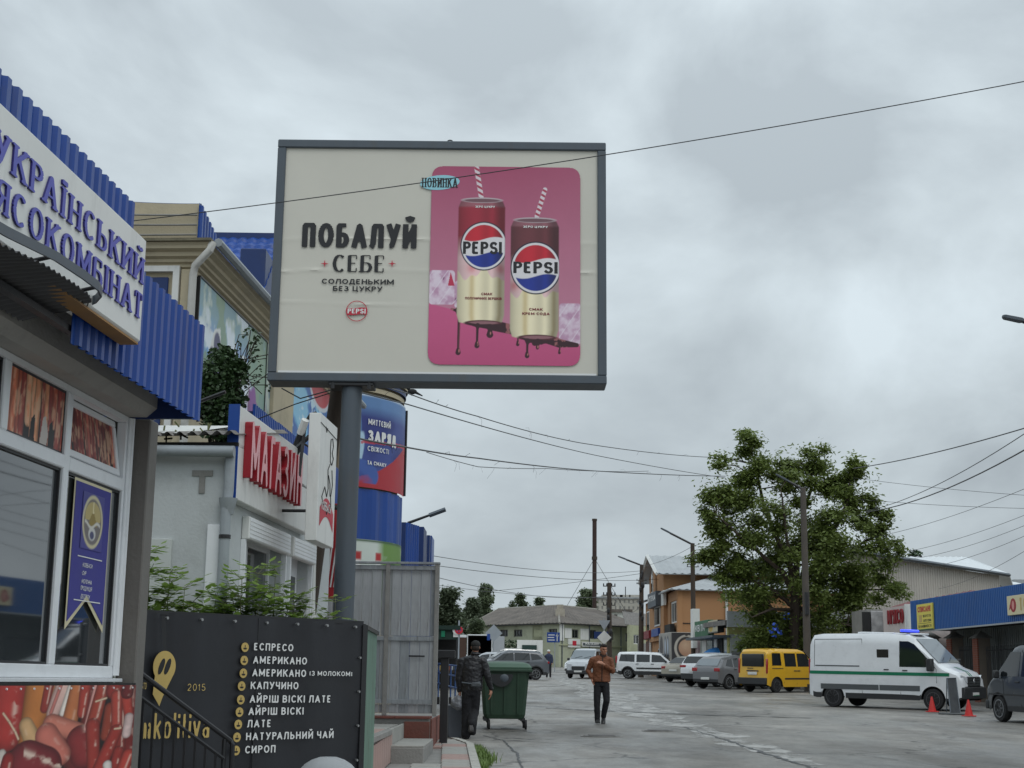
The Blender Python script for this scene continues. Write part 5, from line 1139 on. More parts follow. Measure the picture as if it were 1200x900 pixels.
# blue tiled roof piece behind
RF = bthing('blue_tiled_roof', 'blue metal tile roof with a dark blue dormer rising above the hall gutter', 'roof'); RF.matrix_world = Matrix.Translation((-9.4, 29.0, .75)); RF.name = 'roof_pavilion'
q = MB(); NX, NZ = 120, 70; V = []
for j in range(NZ+1):
    for i in range(NX+1):
        x = 4.3*i/NX; s = 3.4*j/NZ; fr = (s/.34) % 1; hz_ = .035*abs(math.sin(math.pi*x/.22))+.05*(1-fr); V.append((x, s*.72-hz_*.3, 8.4+s*.60+hz_))
q.add(V, [(j*(NX+1)+i, j*(NX+1)+i+1, (j+1)*(NX+1)+i+1, (j+1)*(NX+1)+i) for j in range(NZ) for i in range(NX)]); q.build('tiled_slope', m_blue, RF, smooth=True)
MB().box(0, 4.3, 2.3, 2.6, 10.35, 10.50).build('ridge_cap', m_blued, RF); MB().box(0, 4.2, .1, 4, 7, 8.45).build('wall', m_beige, RF); MB().box(3.75, 4.28, .3, 2.0, 7.6, 9.55, .02).build('dormer', m_blued, RF)
# drum tower
TW = thing('drum_tower', 'round market tower wrapped in a blue and red drinks poster above blue ribbed sheets', 'tower', (-5.42, 39.0, 0))
RD = 2.5
def cyl(z0, z1, r, m, name, n=72, rib=0.0):
    q = MB(); V = []
    for k in range(n*(4 if rib else 1)):
        a = 2*math.pi*k/(n*(4 if rib else 1)); rr_ = r+(rib if (k % 4) in (0, 1) else 0); V.append((rr_*math.cos(a), rr_*math.sin(a)))
    N = len(V); q.add([(x, y, z0) for x, y in V]+[(x, y, z1) for x, y in V], [(k, (k+1) % N, N+(k+1) % N, N+k) for k in range(N)]+[tuple(range(N, 2*N))]); return q.build(name, m, TW, smooth=not rib)
cyl(.3, 9.5, RD-.1, m_beige, 'shaft')
for k in range(4): cyl(8.85+k*.17, 8.97+k*.17, RD+.02+.045*k, m_beige if k % 2 == 0 else m_blued, 'cornice_ring')
cyl(5.05, 6.33, RD, m_blue, 'ribbed_skirt', 26, .035)
def wrap(c, name, a0, a1, z0, z1, r):
    return c.sheet(name, (0, 0, 0), (1, 0, 0), (0, 0, 1), printm, TW, fn=lambda a, b: np.stack([r*np.cos(R(a0)+a*(R(a1)-R(a0))), r*np.sin(R(a0)+a*(R(a1)-R(a0))), z0+b*(z1-z0)], 1))
aw, ah = 5.8, 2.33; c = Canvas(aw, ah, 44, (46, 56, 124)); f = fbm(c.U, c.V, 1.2, 6, 4); c.mix(sm(f-.5, .2)*.5, (74, 92, 160)); c.mix(sm(c.V-1.9, .3)*.5, (120, 170, 214))
c.mix(c.ellm(2.7, 1.4, .7, 1.3)*.6, (120, 168, 212)); c.mix(c.ellm(2.9, 1.2, .6, 1.1)*sm(f-.45, .1), (176, 206, 226)); c.mix(c.poly([(0, 0), (5.8, 0), (5.8, 1.4), (5.2, 1.1), (4.6, .75), (4.0, .45), (3.2, .2), (0, .1)]), (176, 44, 54)); c.mix(c.poly([(3.4, 1.15), (5.7, 1.32), (5.7, 1.22), (3.4, 1.08)])*.8, (196, 60, 66)); c.mix(c.ellm(3.3, .3, .7, .4)*(c.V > .1)*sm(f-.35, .2), (66, 96, 168)); c.mix(c.rect(0, 5.8, 2.29, 2.33), (190, 204, 220))
wrap(c, 'drinks_poster', -128, 3, 6.36, 8.76, RD+.06)
def wraptext(s, h, a_deg, z, m, lenm, **k):
    V, Fc, MI, w = text_geo(s, h, **k); sx_ = lenm/w; mb = MB(); rr_ = RD+.085
    mb.v = [(rr_*math.cos(R(a_deg)+x*sx_/rr_), rr_*math.sin(R(a_deg)+x*sx_/rr_), z+y) for x, y, _ in V]; mb.f = [tuple(f_) for f_ in Fc]; mb.mi = MI; return mb.build('lettering', [m, m], TW, recalc=False)
wraptext('МИТТЄВИЙ', .15, -47, 7.98, m_inkw, .85, tv=.18, ws=1, sp=.15, res=14); wraptext('ЗАРЯД', .29, -47, 7.55, m_inkw, 1.15, tv=.28, th=.2, ws=1, sp=.12, res=18); wraptext('СВІЖОСТІ', .13, -47, 7.30, m_inkw, .8, tv=.16, ws=1, sp=.15, res=14); wraptext('ТА СМАКУ', .10, -47, 6.95, m_inkw, .7, tv=.2, ws=1, sp=.15, res=12)
q = MB()
for k in range(60): a = R(4); 
q.tube([((RD+.09)*math.cos(R(4)), (RD+.09)*math.sin(R(4)), 6.4), ((RD+.09)*math.cos(R(4)), (RD+.09)*math.sin(R(4)), 8.72)], .035, 6); q.build('poster_edge', m_black, TW)
c = Canvas(5.8, 1.75, 30, (206, 214, 206)); f = fbm(c.U, c.V, 1.5, 61, 4); c.mix(sm(f-.5, .1)*sm(c.U-4.2, .3), (110, 146, 70)); c.mix(sm(.4-f, .1), (176, 196, 176))
for x_ in (2.6, 3.4, 4.1): c.mix(c.cap((x_, .0), (x_+.02, .9), .19, .14)[0], (222, 222, 220)); c.mix(c.cap((x_+.02, .9), (x_+.03, 1.2), .12, .08)[0], (226, 226, 224)); c.mix(c.rect(x_-.09, x_+.13, 1.2, 1.42), (176, 44, 44))
c.mix(c.ellm(4.8, .6, .7, .6)*sm(f-.38, .1), (70, 110, 50)); c.mix(c.rect(0, 5.8, 1.69, 1.75), (60, 90, 60))
wrap(c, 'bottle_banner', -128, 3, 3.4, 5.05, RD+.04)
q = MB().tube([P(419, 640, 36.2), P(419, 590, 36.2), P(421, 575, 36.2), P(418, 500, 36.2)], .04, 6); q.build('cable', m_black, TW)
# blue sheds beyond
SH = thing('blue_shed_row', 'deep blue steel sheds beyond the round tower with two printed portrait panels', 'shed')
a, b = P(463, 700, 47).x, P(490, 700, 47).x; z_ = P(475, 612, 47).z
q = MB().box(a-2.5, b-.45, 47, 47.05, .5, z_); q.build('wall', m_blued, SH)
for k in range(1):
    q = MB(); p0 = Vector((b-.45, 47, 0)); dv = Vector((.30, 1, 0)).normalized(); corr_sheet(q, p0+dv*(1.2*k), dv, (0, 0, 1), (dv.y, -dv.x, 0), 1.19, z_, z_, z0=.6, pitch=.2, amp=.03); q.build('side_sheet', m_blue, SH)
for (pa, pb, yt, Y_s, sd_) in ((489, 498.5, 617, 50.0, 1), (500, 505.5, 627, 52.5, 2)):
    A, B = P(pa, 640, Y_s), P(pb, 640, Y_s+1.2); zt2 = P(pa, yt, Y_s).z; c = Canvas(1.0, 1.6, 34, (150, 150, 160)); c.mix(c.ellm(.5, 1.0, .3, .42), (60, 60, 84)); c.mix(c.ellm(.5, .98, .22, .33), (190, 184, 186)); c.mix(c.rect(.3, .46, 1.02, 1.06), (40, 40, 50)); c.mix(c.rect(.54, .7, 1.02, 1.06), (40, 40, 50)); c.mix(c.rect(.4, .6, .8, .83), (130, 50, 60)); c.mix(c.ellm(.5, .3, .4, .3), (90, 90, 130)); c.mix(c.rect(0, .12, 0, 1.6), (206, 206, 206))
    c.sheet('portrait_panel', (A.x, A.y, zt2-1.7), (B.x-A.x, B.y-A.y, 0), (0, 0, 1.7), printm, SH)
    MB().box(A.x, B.x+.0, A.y+.05, B.y+.6, .6, zt2).build('panel_box', m_blued, SH)
q = MB(); A = P(505.5, 637, 53); q.box(A.x-.9, A.x, 53.2, 55, .6, P(505, 627, 53).z); q.build('wall', m_blue, SH)
FL = thing('floodlight_arm', 'flat black floodlight arm sticking out above the blue sheds', 'lamp'); MB().tube([P(478, 613, 47.5), P(519, 598, 47.2)], [.05, .035], 6).build('arm', m_black, FL); 
q = MB(); a, b = P(503, 604, 47.3), P(522, 597, 47.2); q.tube([a, b], .075, 4); q.build('lamp_head', m_frame, FL)
# low red and blue thing seen below the lightbox
RP = thing('soft_drink_cooler', 'red and blue panel glimpsed under the narrow lightbox beside the pole', 'panel'); A, B = P(377, 700, 21.6), P(396, 700, 21.9)
MB().box(A.x+.0, B.x, 21.6, 21.95, P(385, 668, 21.6).z-.4, P(385, 590, 21.6).z).build('red_panel', mat('red_panel_paint', srgb(178, 36, 44), rough=.5, var=.1), RP); MB().box(A.x-.35, A.x-.02, 21.62, 21.9, 1.6, P(370, 600, 21.6).z).build('blue_panel', m_blue, RP)
q = MB()
for k in range(4): q.tube([(A.x+.05*k+.02, 21.59, 2.9), (A.x+.07*k+.06, 21.59, 3.6)], .012, 4)
q.build('white_lines', m_inkw, RP)
# dim market wall filling behind the low shop
BK = thing('market_annexe', 'long low blue and grey market wall behind the fence', 'building'); MB().box(-9.5, -4.45, 36.0, 46.5, .4, 4.0).build('wall', m_blued, BK)

# ================================================================= overhead wires
def wire(pts, r, label, sag=0.0, grp='overhead wires across the street', fray=0, name='overhead_wire'):
    mb = MB(); Q = []; pts = list(pts)
    if pts[-1][0] > 1200: (x0, y0, Y0), (x1, y1, Y1) = pts[-2:]; s_ = (y1-y0)/(x1-x0)*(1.15 if y1 < y0 else 1); pts.append((x1+900, y1+s_*900, Y1))
    for (a, b) in zip(pts[:-1], pts[1:]):
        A, B = P(*a), P(*b); L_ = (B-A).length
        for k in range(14): t = k/14; Q.append(A.lerp(B, t)-Vector((0, 0, sag*L_*4*t*(1-t))))
    Q.append(P(*pts[-1])); mb.tube(Q, r*.62, 5)
    if fray:
        r_ = random.Random(fray)
        for _ in range(13):
            k = r_.randrange(4, len(Q)-4); q_ = Q[k]; e = q_+Vector((r_.uniform(-.2, .2), r_.uniform(-.2, .2), r_.uniform(-.28, .08))); mb.tube([q_, (q_+e)/2+Vector((.05, 0, .05)), e], r*.16, 3)
    o_ = mb.build(name, m_black); props(o_, label, 'wire', grp); return o_
wire([(130, 262, 18.3), (1260, 84, 16.8)], .011, 'thin black wire crossing in front of the billboard up to the top right', .010)
wire([(395, 430, 22), (478, 461, 30), (560, 488, 36), (680, 519, 48), (835, 536, 66)], .022, 'black wire with the bird on it running from behind the billboard to the tree', .004, fray=3)
wire([(395, 452, 22), (478, 474, 26), (700, 534, 50), (850, 560, 68)], .020, 'smooth wire just below the bird wire, running to the tree', .002)
wire([(330, 455, 21), (352, 467, 21), (395, 455, 21), (420, 448, 21)], .016, 'slack cable drooping below the billboard frame towards the hall', 0)
wire([(300, 492, 21), (345, 474, 21), (395, 458, 21)], .014, 'thin cable rising to the billboard flange from the shop sign', 0)
wire([(412, 512, 22), (470, 523, 26), (560, 537, 34), (700, 552, 50), (850, 558, 66)], .026, 'thick frayed cable crossing the drinks poster and running to the tree', .002, fray=9)
wire([(500, 530, 30), (560, 547, 34), (640, 549, 40), (760, 552, 55)], .014, 'loose thin strand hanging under the frayed cable', .003, fray=12)
wire([(1000, 549, 60), (1210, 499, 40)], .03, 'topmost twisted wire between the tree and the right edge', .006)
wire([(1015, 599, 60), (1210, 502, 36)], .02, 'upper of two wires meeting at the right of the tree', .012)
wire([(1015, 600, 60), (1210, 522, 36)], .032, 'lower heavier wire of the pair meeting right of the tree', .012)
for k, (a, b, lb) in enumerate((((1000, 560, 66), (1210, 581, 60), 'faint level wire falling slightly to the right above the warehouse'), ((1005, 585, 66), (1210, 596, 60), 'second faint level wire above the warehouse'), ((1010, 632, 70), (1210, 569, 45), 'faint wire rising to the right from the tree edge'), ((1040, 650, 75), (1210, 600, 50), 'thin wire of the lower bundle passing over the white roof'), ((1060, 656, 75), (1210, 612, 50), 'second thin wire of the lower bundle over the white roof'), ((1070, 668, 75), (1210, 624, 50), 'third thin wire of the lower bundle over the white roof'), ((1100, 690, 75), (1210, 640, 50), 'lowest thin wire crossing the warehouse wall'))): wire([a, b], .014, lb, .008)
for a, b, lb in (((505, 651, 60), (760, 668, 110), 'upper faint wire above the distant trees'), ((505, 662, 60), (800, 676, 112), 'middle faint wire above the distant trees'), ((505, 675, 60), (712, 698, 118), 'lower faint wire above the distant trees'), ((515, 686, 90), (712, 700, 118), 'lowest faint wire just over the old roof'), ((560, 694, 100), (752, 672, 100), 'faint wire rising to the middle street lamp')): wire([a, b], .022, lb, .008)
wire([(714, 690, 118), (735, 706, 110), (752, 700, 100)], .022, 'short slack cable between the two poles beside the old house', .02)
wire([(716, 694, 118), (735, 718, 110), (752, 708, 100)], .022, 'lower short slack cable between the two poles', .02)
wire([(752, 664, 100), (812, 640, 85), (941, 575, 60)], .02, 'thin supply wire joining the three street lamps', .01)
for px, py, Y, lb, ang in ((483, 462.2, 30.5, 'small dark bird perched on the wire beside the billboard', 0),):
    p_ = P(px, py, Y); t = thing('bird', lb, 'bird', p_); mb = MB(); mb.ell((0, 0, .06), .10, .05, .06, 10, 8).ell((-.08, 0, .13), .042, .04, .042, 8, 6).tube([(-.11, 0, .13), (-.15, 0, .12)], [.014, .003], 5).tube([(.06, 0, .05), (.22, 0, -.03)], [.035, .012], 6).tube([(-.01, .01, .02), (-.01, .01, -.03)], .006, 4); mb.build('body', m_dark, t, smooth=True)
# ================================================================= vehicles
m_tyre = mat('tyre_rubber', (.02, .02, .021), rough=.85, var=.15, scale=6); m_rim = mat('alloy_rim', (.35, .36, .37), rough=.35, metal=.8, var=.1); m_steelrim = mat('steel_rim', (.10, .10, .105), rough=.5, metal=.5, var=.1)
m_plast = mat('black_bumper_plastic', (.03, .031, .033), rough=.6, var=.15, scale=3); m_cglass = mat('car_glass', (.012, .015, .017), rough=.04, var=0, ior=1.6); m_pglass = mat('pale_car_glass', (.20, .23, .25), rough=.08, var=.05, ior=1.6)
m_tail = mat('tail_lamp_red', (.35, .015, .02), rough=.2, var=.1, coat=.5); m_lamp = mat('headlamp_glass', (.55, .57, .6), rough=.12, var=.1, coat=.5); m_plate = mat('number_plate_white', srgb(214, 214, 210), rough=.5, var=.05); m_chrome = mat('chrome_trim', (.5, .5, .5), rough=.2, metal=1, var=0)
def paint(n, rgb, rough=.3): return mat(n, rgb, rough=rough, var=.06, scale=1.5, coat=.6, dirt=.12)
def vehicle(name, label, cat, loc, head, sp, paintm, group=None):
    x, y = loc; rz = math.atan2(head[1], head[0]); tilt = Matrix.Rotation(math.atan(SLOPE), 4, 'X')
    t = thing(name, label, cat, group=group); t.matrix_world = Matrix.Translation((x, y, gz(y)+.005)) @ tilt @ Matrix.Rotation(rz, 4, 'Z')
    top = sp['top']; Wd = sp['W']; belt = sp.get('belt', .95); H = max(z for _, z in top); zc = sp.get('clear', .22); xs_, xe_ = top[0][0], top[-1][0]
    tk = sp.get('tuck', .10); th = sp.get('tumble', .18); rs = sp.get('round', .10); pr = sp.get('plan', (.55, .16, .45, .10)); Wr = sp.get('wr', .31); wh = sp['wheels']; cl = sp.get('cladz', .34)
    def topz(x):
        for (a, za), (b, zb) in zip(top[:-1], top[1:]):
            if a <= x <= b: return za+(zb-za)*(x-a)/(b-a+1e-9)
        return top[0][1] if x < xs_ else top[-1][1]
    def plan(x):
        d = xe_-x; f = 1-(pr[1]*(1-d/pr[0])**2 if d < pr[0] else 0); d = x-xs_; return f-(pr[3]*(1-d/pr[2])**2 if d < pr[2] else 0)
    def hw(x, z):
        w = Wd*plan(x)
        return w*(1-tk*((belt-z)/belt)**2) if z < belt else w*(1-th*((z-belt)/(H-belt)))
    def botz(x):
        z = zc+max(0, .10*(1-(xe_-x)/.25))*(xe_-x < .25)+max(0, .10*(1-(x-xs_)/.25))*(x-xs_ < .25)
        for wx in wh:
            d = abs(x-wx); ra = Wr+.065
            if d < ra: z = max(z, Wr+math.sqrt(ra*ra-d*d))
        return z
    st = set()
    k = xs_
    while k < xe_: st.add(round(k, 4)); k += .07
    for a, _ in top: st.add(round(a, 4)); 
    for wx in wh:
        for q in range(-9, 10): st.add(round(wx+(Wr+.065)*math.sin(q/9*math.pi/2)*.999, 4))
    st = sorted(s for s in st if xs_ <= s <= xe_); st2 = [st[0]]
    for s in st[1:]:
        if s-st2[-1] > .008: st2.append(s)
    rings = []; NL = 12
    for x_ in st2:
        zt, zb = topz(x_), botz(x_); zt = max(zt, zb+.08); half = []
        for i in range(NL+1):
            z = zb+(zt-zb)*(i/NL); w = hw(x_, z); e = zt-z
            if e < rs: w -= rs*(1-math.sqrt(max(0, 1-((rs-e)/rs)**2)))*.9
            half.append((w, z))
        wt = half[-1][0]; half += [(wt*.8, zt+.012), (wt*.4, zt+.022), (0, zt+.025)]
        rings.append([(x_, w, z) for w, z in half]+[(x_, -w, z) for w, z in reversed(half[:-1])])
    b = MB(); n = len(rings[0]); vv = [p for r_ in rings for p in r_]; b.add(vv, [])
    for i in range(len(rings)-1):
        for k in range(n):
            k2 = (k+1) % n
            if k2 == 0: continue
            zc_ = (rings[i][k][2]+rings[i][k2][2]+rings[i+1][k][2]+rings[i+1][k2][2])/4; b.f.append((i*n+k, i*n+k2, (i+1)*n+k2, (i+1)*n+k)); b.mi.append(1 if zc_ < cl or (sp.get('archclad') and any(math.hypot((rings[i][k][0]+rings[i+1][k][0])/2-wx, zc_-Wr) < Wr+.13 for wx in wh) and k not in range(NL, n-NL)) else 0)
    for e, o in ((0, 0), (len(rings)-1, 1)):
        r_ = rings[e]
        for k in range(n//2):
            b.f.append((e*n+k, e*n+k+1, e*n+n-2-k, e*n+n-1-k) if k+1 != n-2-k else (e*n+k, e*n+k+1, e*n+n-1-k)); b.mi.append(1 if r_[k][2] < sp.get('endclad', cl) else 0)
    b.f = [f for f in b.f if len(set(f)) == len(f)]; b.mi = b.mi[:len(b.f)]
    body = b.build('body', [paintm, m_plast], t, smooth=True)
    q = MB().box(xs_+.15, xe_-.15, -Wd*.72, Wd*.72, zc+.02, min(belt, .8)); q.build('underbody', m_dark, t)
    def surf(x_, z, s, off=.006): return (x_, s*(hw(x_, z)+off), z)
    for poly in sp.get('side', []):
        for s in (1, -1):
            # subdivide the pane along x so it follows the body
            q = MB(); n_ = len(poly); xs2 = [p[0] for p in poly]; a, b2 = min(xs2), max(xs2); V = []
            def span(xx):
                zz = []
                for i in range(n_):
                    (x0_, z0_), (x1_, z1_) = poly[i], poly[(i+1) % n_]
                    if min(x0_, x1_)-1e-9 <= xx <= max(x0_, x1_)+1e-9: zz.append(z0_ if abs(x1_-x0_) < 1e-9 else z0_+(z1_-z0_)*(xx-x0_)/(x1_-x0_)); 
                    if abs(x1_-x0_) < 1e-9 and abs(xx-x0_) < 1e-6: zz += [z0_, z1_]
                return min(zz), max(zz)
            cuts = sorted(set([a+(b2-a)*k/8 for k in range(9)]+xs2))
            for xx in cuts:
                lo, hi = span(xx)
                for m_ in range(4): V.append(surf(xx, lo+(hi-lo)*m_/3, s))
            q.add(V, [(i*4+k, i*4+k+1, (i+1)*4+k+1, (i+1)*4+k) for i in range(len(cuts)-1) for k in range(3)]); q.build('side_window', m_cglass, t, smooth=True)
    def across(x0_, x1_, name, m, ins=.09, l0=0, l1=1):
        xa, xb = x0_+(x1_-x0_)*l0, x0_+(x1_-x0_)*l1; za, zb = topz(xa), topz(xb); q = MB(); V = []
        nx_ = Vector((-(zb-za), 0, xb-xa)).normalized(); nx_ = nx_ if nx_.z > 0 else -nx_
        for k in range(5):
            s_ = k/4; xx, zz = xa+(xb-xa)*s_, za+(zb-za)*s_; w = hw(xx, zz)-ins
            for j in range(7): u = -1+j/3; V.append((xx+nx_.x*(.03), u*w, zz+nx_.z*.03+.0*(1-u*u)))
        q.add(V, [(i*7+j, i*7+j+1, (i+1)*7+j+1, (i+1)*7+j) for i in range(4) for j in range(6)]); return q.build(name, m, t, smooth=True)
    for a in sp.get('screens', []): across(*a)
    for wx in wh:
        for s in (1, -1):
            w = bpy.data.objects.new('wheel', None); COL.objects.link(w); w.parent = t; w.location = (wx, s*(Wd-.11), Wr)
            prf = [(Wr*.60, -.10), (Wr*.93, -.10), (Wr, -.06), (Wr, .06), (Wr*.93, .095), (Wr*.66, .10)]; q = MB(); q.loft([[(r_*math.cos(2*math.pi*k/28), s*yo, r_*math.sin(2*math.pi*k/28)) for k in range(28)] for r_, yo in prf], True); q.build('tyre', m_tyre, w, smooth=True)
            q = MB(); q.loft([[(r_*math.cos(2*math.pi*k/28), s*yo, r_*math.sin(2*math.pi*k/28)) for k in range(28)] for r_, yo in ((Wr*.68, .09), (Wr*.68, .105), (Wr*.62, .105), (Wr*.60, .06), (Wr*.15, .06), (Wr*.14, .09), (.001, .09))], False)
            nsp = sp.get('spokes', 5)
            for k in range(nsp):
                a = 2*math.pi*k/nsp+.3; M_ = Matrix.Rotation(a, 4, 'Y'); q.box(-.028, .028, min(s*.06, s*.10), max(s*.06, s*.10), Wr*.1, Wr*.64, .006, M_)
            q.build('rim', sp.get('rim', m_rim), w, smooth=False)
    def seam(pts, s, r_=.009): q = MB(); q.tube([surf(a, z, s, .0) for a, z in pts], r_, 4); return q
    for pts in sp.get('seams', []):
        for s in (1, -1): seam(pts, s).build('door_seam', m_dark, t)
    for a, z in sp.get('handles', []):
        for s in (1, -1): c_ = surf(a, z, s, .01); MB().box(a-.09, a+.09, c_[1]-.015, c_[1]+.015, z-.018, z+.018, .006).build('handle', sp.get('handm', m_plast), t)
    if 'mirror' in sp:
        a, z = sp['mirror']; sz = sp.get('msize', (.08, .11, .09))
        for s in (1, -1): c_ = surf(a, z, s); MB().box(a-sz[0], a+sz[0], c_[1]+s*.03, c_[1]+s*(.03+2*sz[1]), z-sz[2], z+sz[2], .03).build('mirror', sp.get('mirm', m_plast), t, smooth=True)
    for nm, m, x_, y0_, y1_, z0_, z1_, d in sp.get('lamps', []):
        for s in ((1, -1) if y0_ > .01 or y0_ < 0 and False else (1,)): MB().box(x_-d, x_+d, min(s*y0_, s*y1_), max(s*y0_, s*y1_), z0_, z1_, .02).build(nm, m, t, smooth=True)
    for nm, m, x0_, x1_, z0_, z1_ in sp.get('strips', []):
        for s in (1, -1):
            q = MB(); V = []; N_ = max(2, int((x1_-x0_)/.15)); 
            for i in range(N_+1):
                xx = x0_+(x1_-x0_)*i/N_; zz0, zz1 = (z0_, z1_) if not callable(z0_) else (z0_(xx), z1_(xx))
                V += [surf(xx, zz0, s, .008), surf(xx, zz1, s, .008)]
            q.add(V, [(2*i, 2*i+2, 2*i+3, 2*i+1) for i in range(N_)]); q.build(nm, m, t, recalc=True)
    for wx in wh:      # dark lip round each wheel arch
        for s in (1, -1): q = MB(); q.tube([surf(wx+(Wr+.07)*math.cos(R(12*k)), Wr+(Wr+.07)*math.sin(R(12*k)), s, -.004) for k in range(16)], .012, 4); q.build('arch_lip', m_plast, t)
    for a_ in sp.get('screens', [])[:1]:
        if a_[2] == 'windscreen':
            x_, z_ = a_[0]+(a_[1]-a_[0])*.96, topz(a_[0]+(a_[1]-a_[0])*.96); q = MB()
            for y_ in (-.45, .12): q.tube([(x_+.02, y_, z_+.05), (x_-.12, y_+.42, z_+.05+(topz(x_-.12)-z_))], .010, 4)
            q.build('wiper', m_plast, t); t['kind'] = 'thing'
    return t, hw, topz, surf
def gpt(px, py): q = G(px, py); return q.x, q.y
def place(px, py, wx, wy, head):
    """ground point of a wheel contact -> vehicle origin"""
    h = Vector(head).normalized(); l = Vector((-h.y, h.x)); q = G(px, py); return (q.x-h.x*wx-l.x*wy, q.y-h.y*wx-l.y*wy), (h.x, h.y)
p_white = paint('white_van_paint', srgb(226, 228, 230)); p_yel = paint('yellow_van_paint', srgb(222, 172, 40)); p_grey = paint('dark_grey_car_paint', srgb(108, 109, 112)); p_navy = paint('dark_slate_van_paint', srgb(42, 50, 58)); p_cham = paint('champagne_car_paint', srgb(168, 162, 148)); p_silver = paint('silver_car_paint', srgb(176, 180, 184)); p_dg = paint('graphite_car_paint', srgb(96, 100, 106)); m_gstripe = mat('green_vinyl_stripe', srgb(22, 118, 84), rough=.35, var=.05); m_greyband = mat('grey_rub_strip', srgb(84, 88, 90), rough=.6, var=.1, dirt=.2)

# --- white armoured van
sprinter = dict(top=[(-2.66, .5), (-2.65, 1.2), (-2.61, 2.30), (-2.51, 2.47), (-2.2, 2.52), (0, 2.54), (.95, 2.50), (1.30, 2.38), (2.18, 1.50), (2.30, 1.42), (2.75, 1.26), (2.93, 1.08), (2.98, .8), (2.98, .45)], W=1.0, belt=1.25, wheels=(1.95, -1.75), wr=.36, clear=.32, tumble=.10, tuck=.04, round=.12, plan=(.5, .14, .12, .03), cladz=.44, endclad=.95,
  side=[[(.78, 1.42), (2.06, 1.42), (1.92, 1.58), (1.32, 2.18), (1.10, 2.28), (.78, 2.28)]],
  screens=[(1.32, 2.12, 'windscreen', m_pglass, .10)], seams=[[(.80, .5), (.80, 2.3)], [(2.1, .9), (2.1, 1.35), (2.0, 1.45)], [(-.62, .5), (-.62, 2.35)], [(-.62, 2.35), (-2.42, 2.33)], [(-2.44, 2.33), (-2.44, 1.38)]], handles=[(.98, 1.30), (.30, 1.32)], mirror=(1.95, 1.5), msize=(.10, .12, .21), rim=m_steelrim, spokes=8,
  strips=[('green_stripe', m_gstripe, -2.62, 2.55, 1.13, 1.24), ('grey_rub_strip', m_greyband, -2.2, -.0, .62, .80), ('grey_rub_strip', m_greyband, .03, 1.5, .62, .80), ('door_track', m_greyband, -2.4, -.7, 1.40, 1.44)],
  lamps=[('tail_light', m_tail, -2.63, .86, .97, .95, 1.65, .05), ('grille', m_plast, 2.965, -.52, .52, .80, 1.13, .03), ('bumper', m_plast, 2.97, -.90, .90, .40, .78, .06), ('rear_bumper', m_greyband, -2.66, -.92, .92, .42, .62, .06)])
pos, hd = place(1094, 833, 1.755, -.89, (.77, -.64)); SV, hwf, tzf, sf = vehicle('armoured_van', 'white armoured bank van with a green stripe and a blue flashing roof light', 'van', pos, hd, sprinter, p_white)
for z in (.84, .93, 1.02): MB().box(2.99, 3.005, -.46, .46, z, z+.025).build('grille_bar', m_chrome, SV)
q = MB(); q.tube([(3.0, .085*math.cos(R(20*k)), .98+.085*math.sin(R(20*k))) for k in range(19)], .010, 5)
for k in range(3): a = R(90+120*k); q.tube([(3.0, 0, .98), (3.0, .083*math.cos(a), .98+.083*math.sin(a))], .009, 4)
q.build('star_emblem', m_chrome, SV)
for s in (1, -1):
    q = MB(); q.loft([[(2.90, s*.55, .92), (2.90, s*.55, 1.10), (2.78, s*.80, 1.18), (2.74, s*.86, 1.0)], [(2.99, s*.56, .92), (2.99, s*.56, 1.10), (2.90, s*.84, 1.18), (2.84, s*.90, 1.0)]]); q.build('headlight', m_lamp, SV, smooth=True)
    MB().box(-.05, .38, *sorted((s*(hwf(.1, 1.8)+.0), s*(hwf(.1, 1.8)+.008))), 1.72, 2.0).build('side_window', m_cglass, SV)
MB().box(3.03, 3.045, -.26, .26, .50, .61, .003).build('number_plate', m_plate, SV)
MB().box(3.046, 3.047, -.26, .26, .50, .525).build('plate_band', m_gstripe, SV)
lb_ = MB().box(.65, .85, -.62, .62, 2.56, 2.60, .01).build('light_bar_base', m_plast, SV)
m_blu = mat('blue_beacon', (.05, .08, 1.0), rough=.2, var=0, emit=1.3)
MB().box(.66, .84, -.6, .6, 2.60, 2.69, .03).build('blue_beacon', m_blu, SV, smooth=True)
for s in (1, -1): q = MB(); q.tube([(.4, s*.5, 2.56), (-.8, s*.5, 2.58), (-.95, s*.5, 2.57)], .03, 6); q.build('roof_rail', p_white, SV)
MB().box(.95, 1.25, -.5, .5, 2.50, 2.56, .03).build('roof_vent', p_white, SV, smooth=True)
for yy in (-.14, .02): q = MB(); V = [(a, yy+d, tzf(a)+.034) for a in (2.33, 2.5, 2.74, 2.9) for d in (0, .07)]; q.add(V, [(2*i, 2*i+1, 2*i+3, 2*i+2) for i in range(3)]); q.build('bonnet_stripe', m_gstripe, SV)

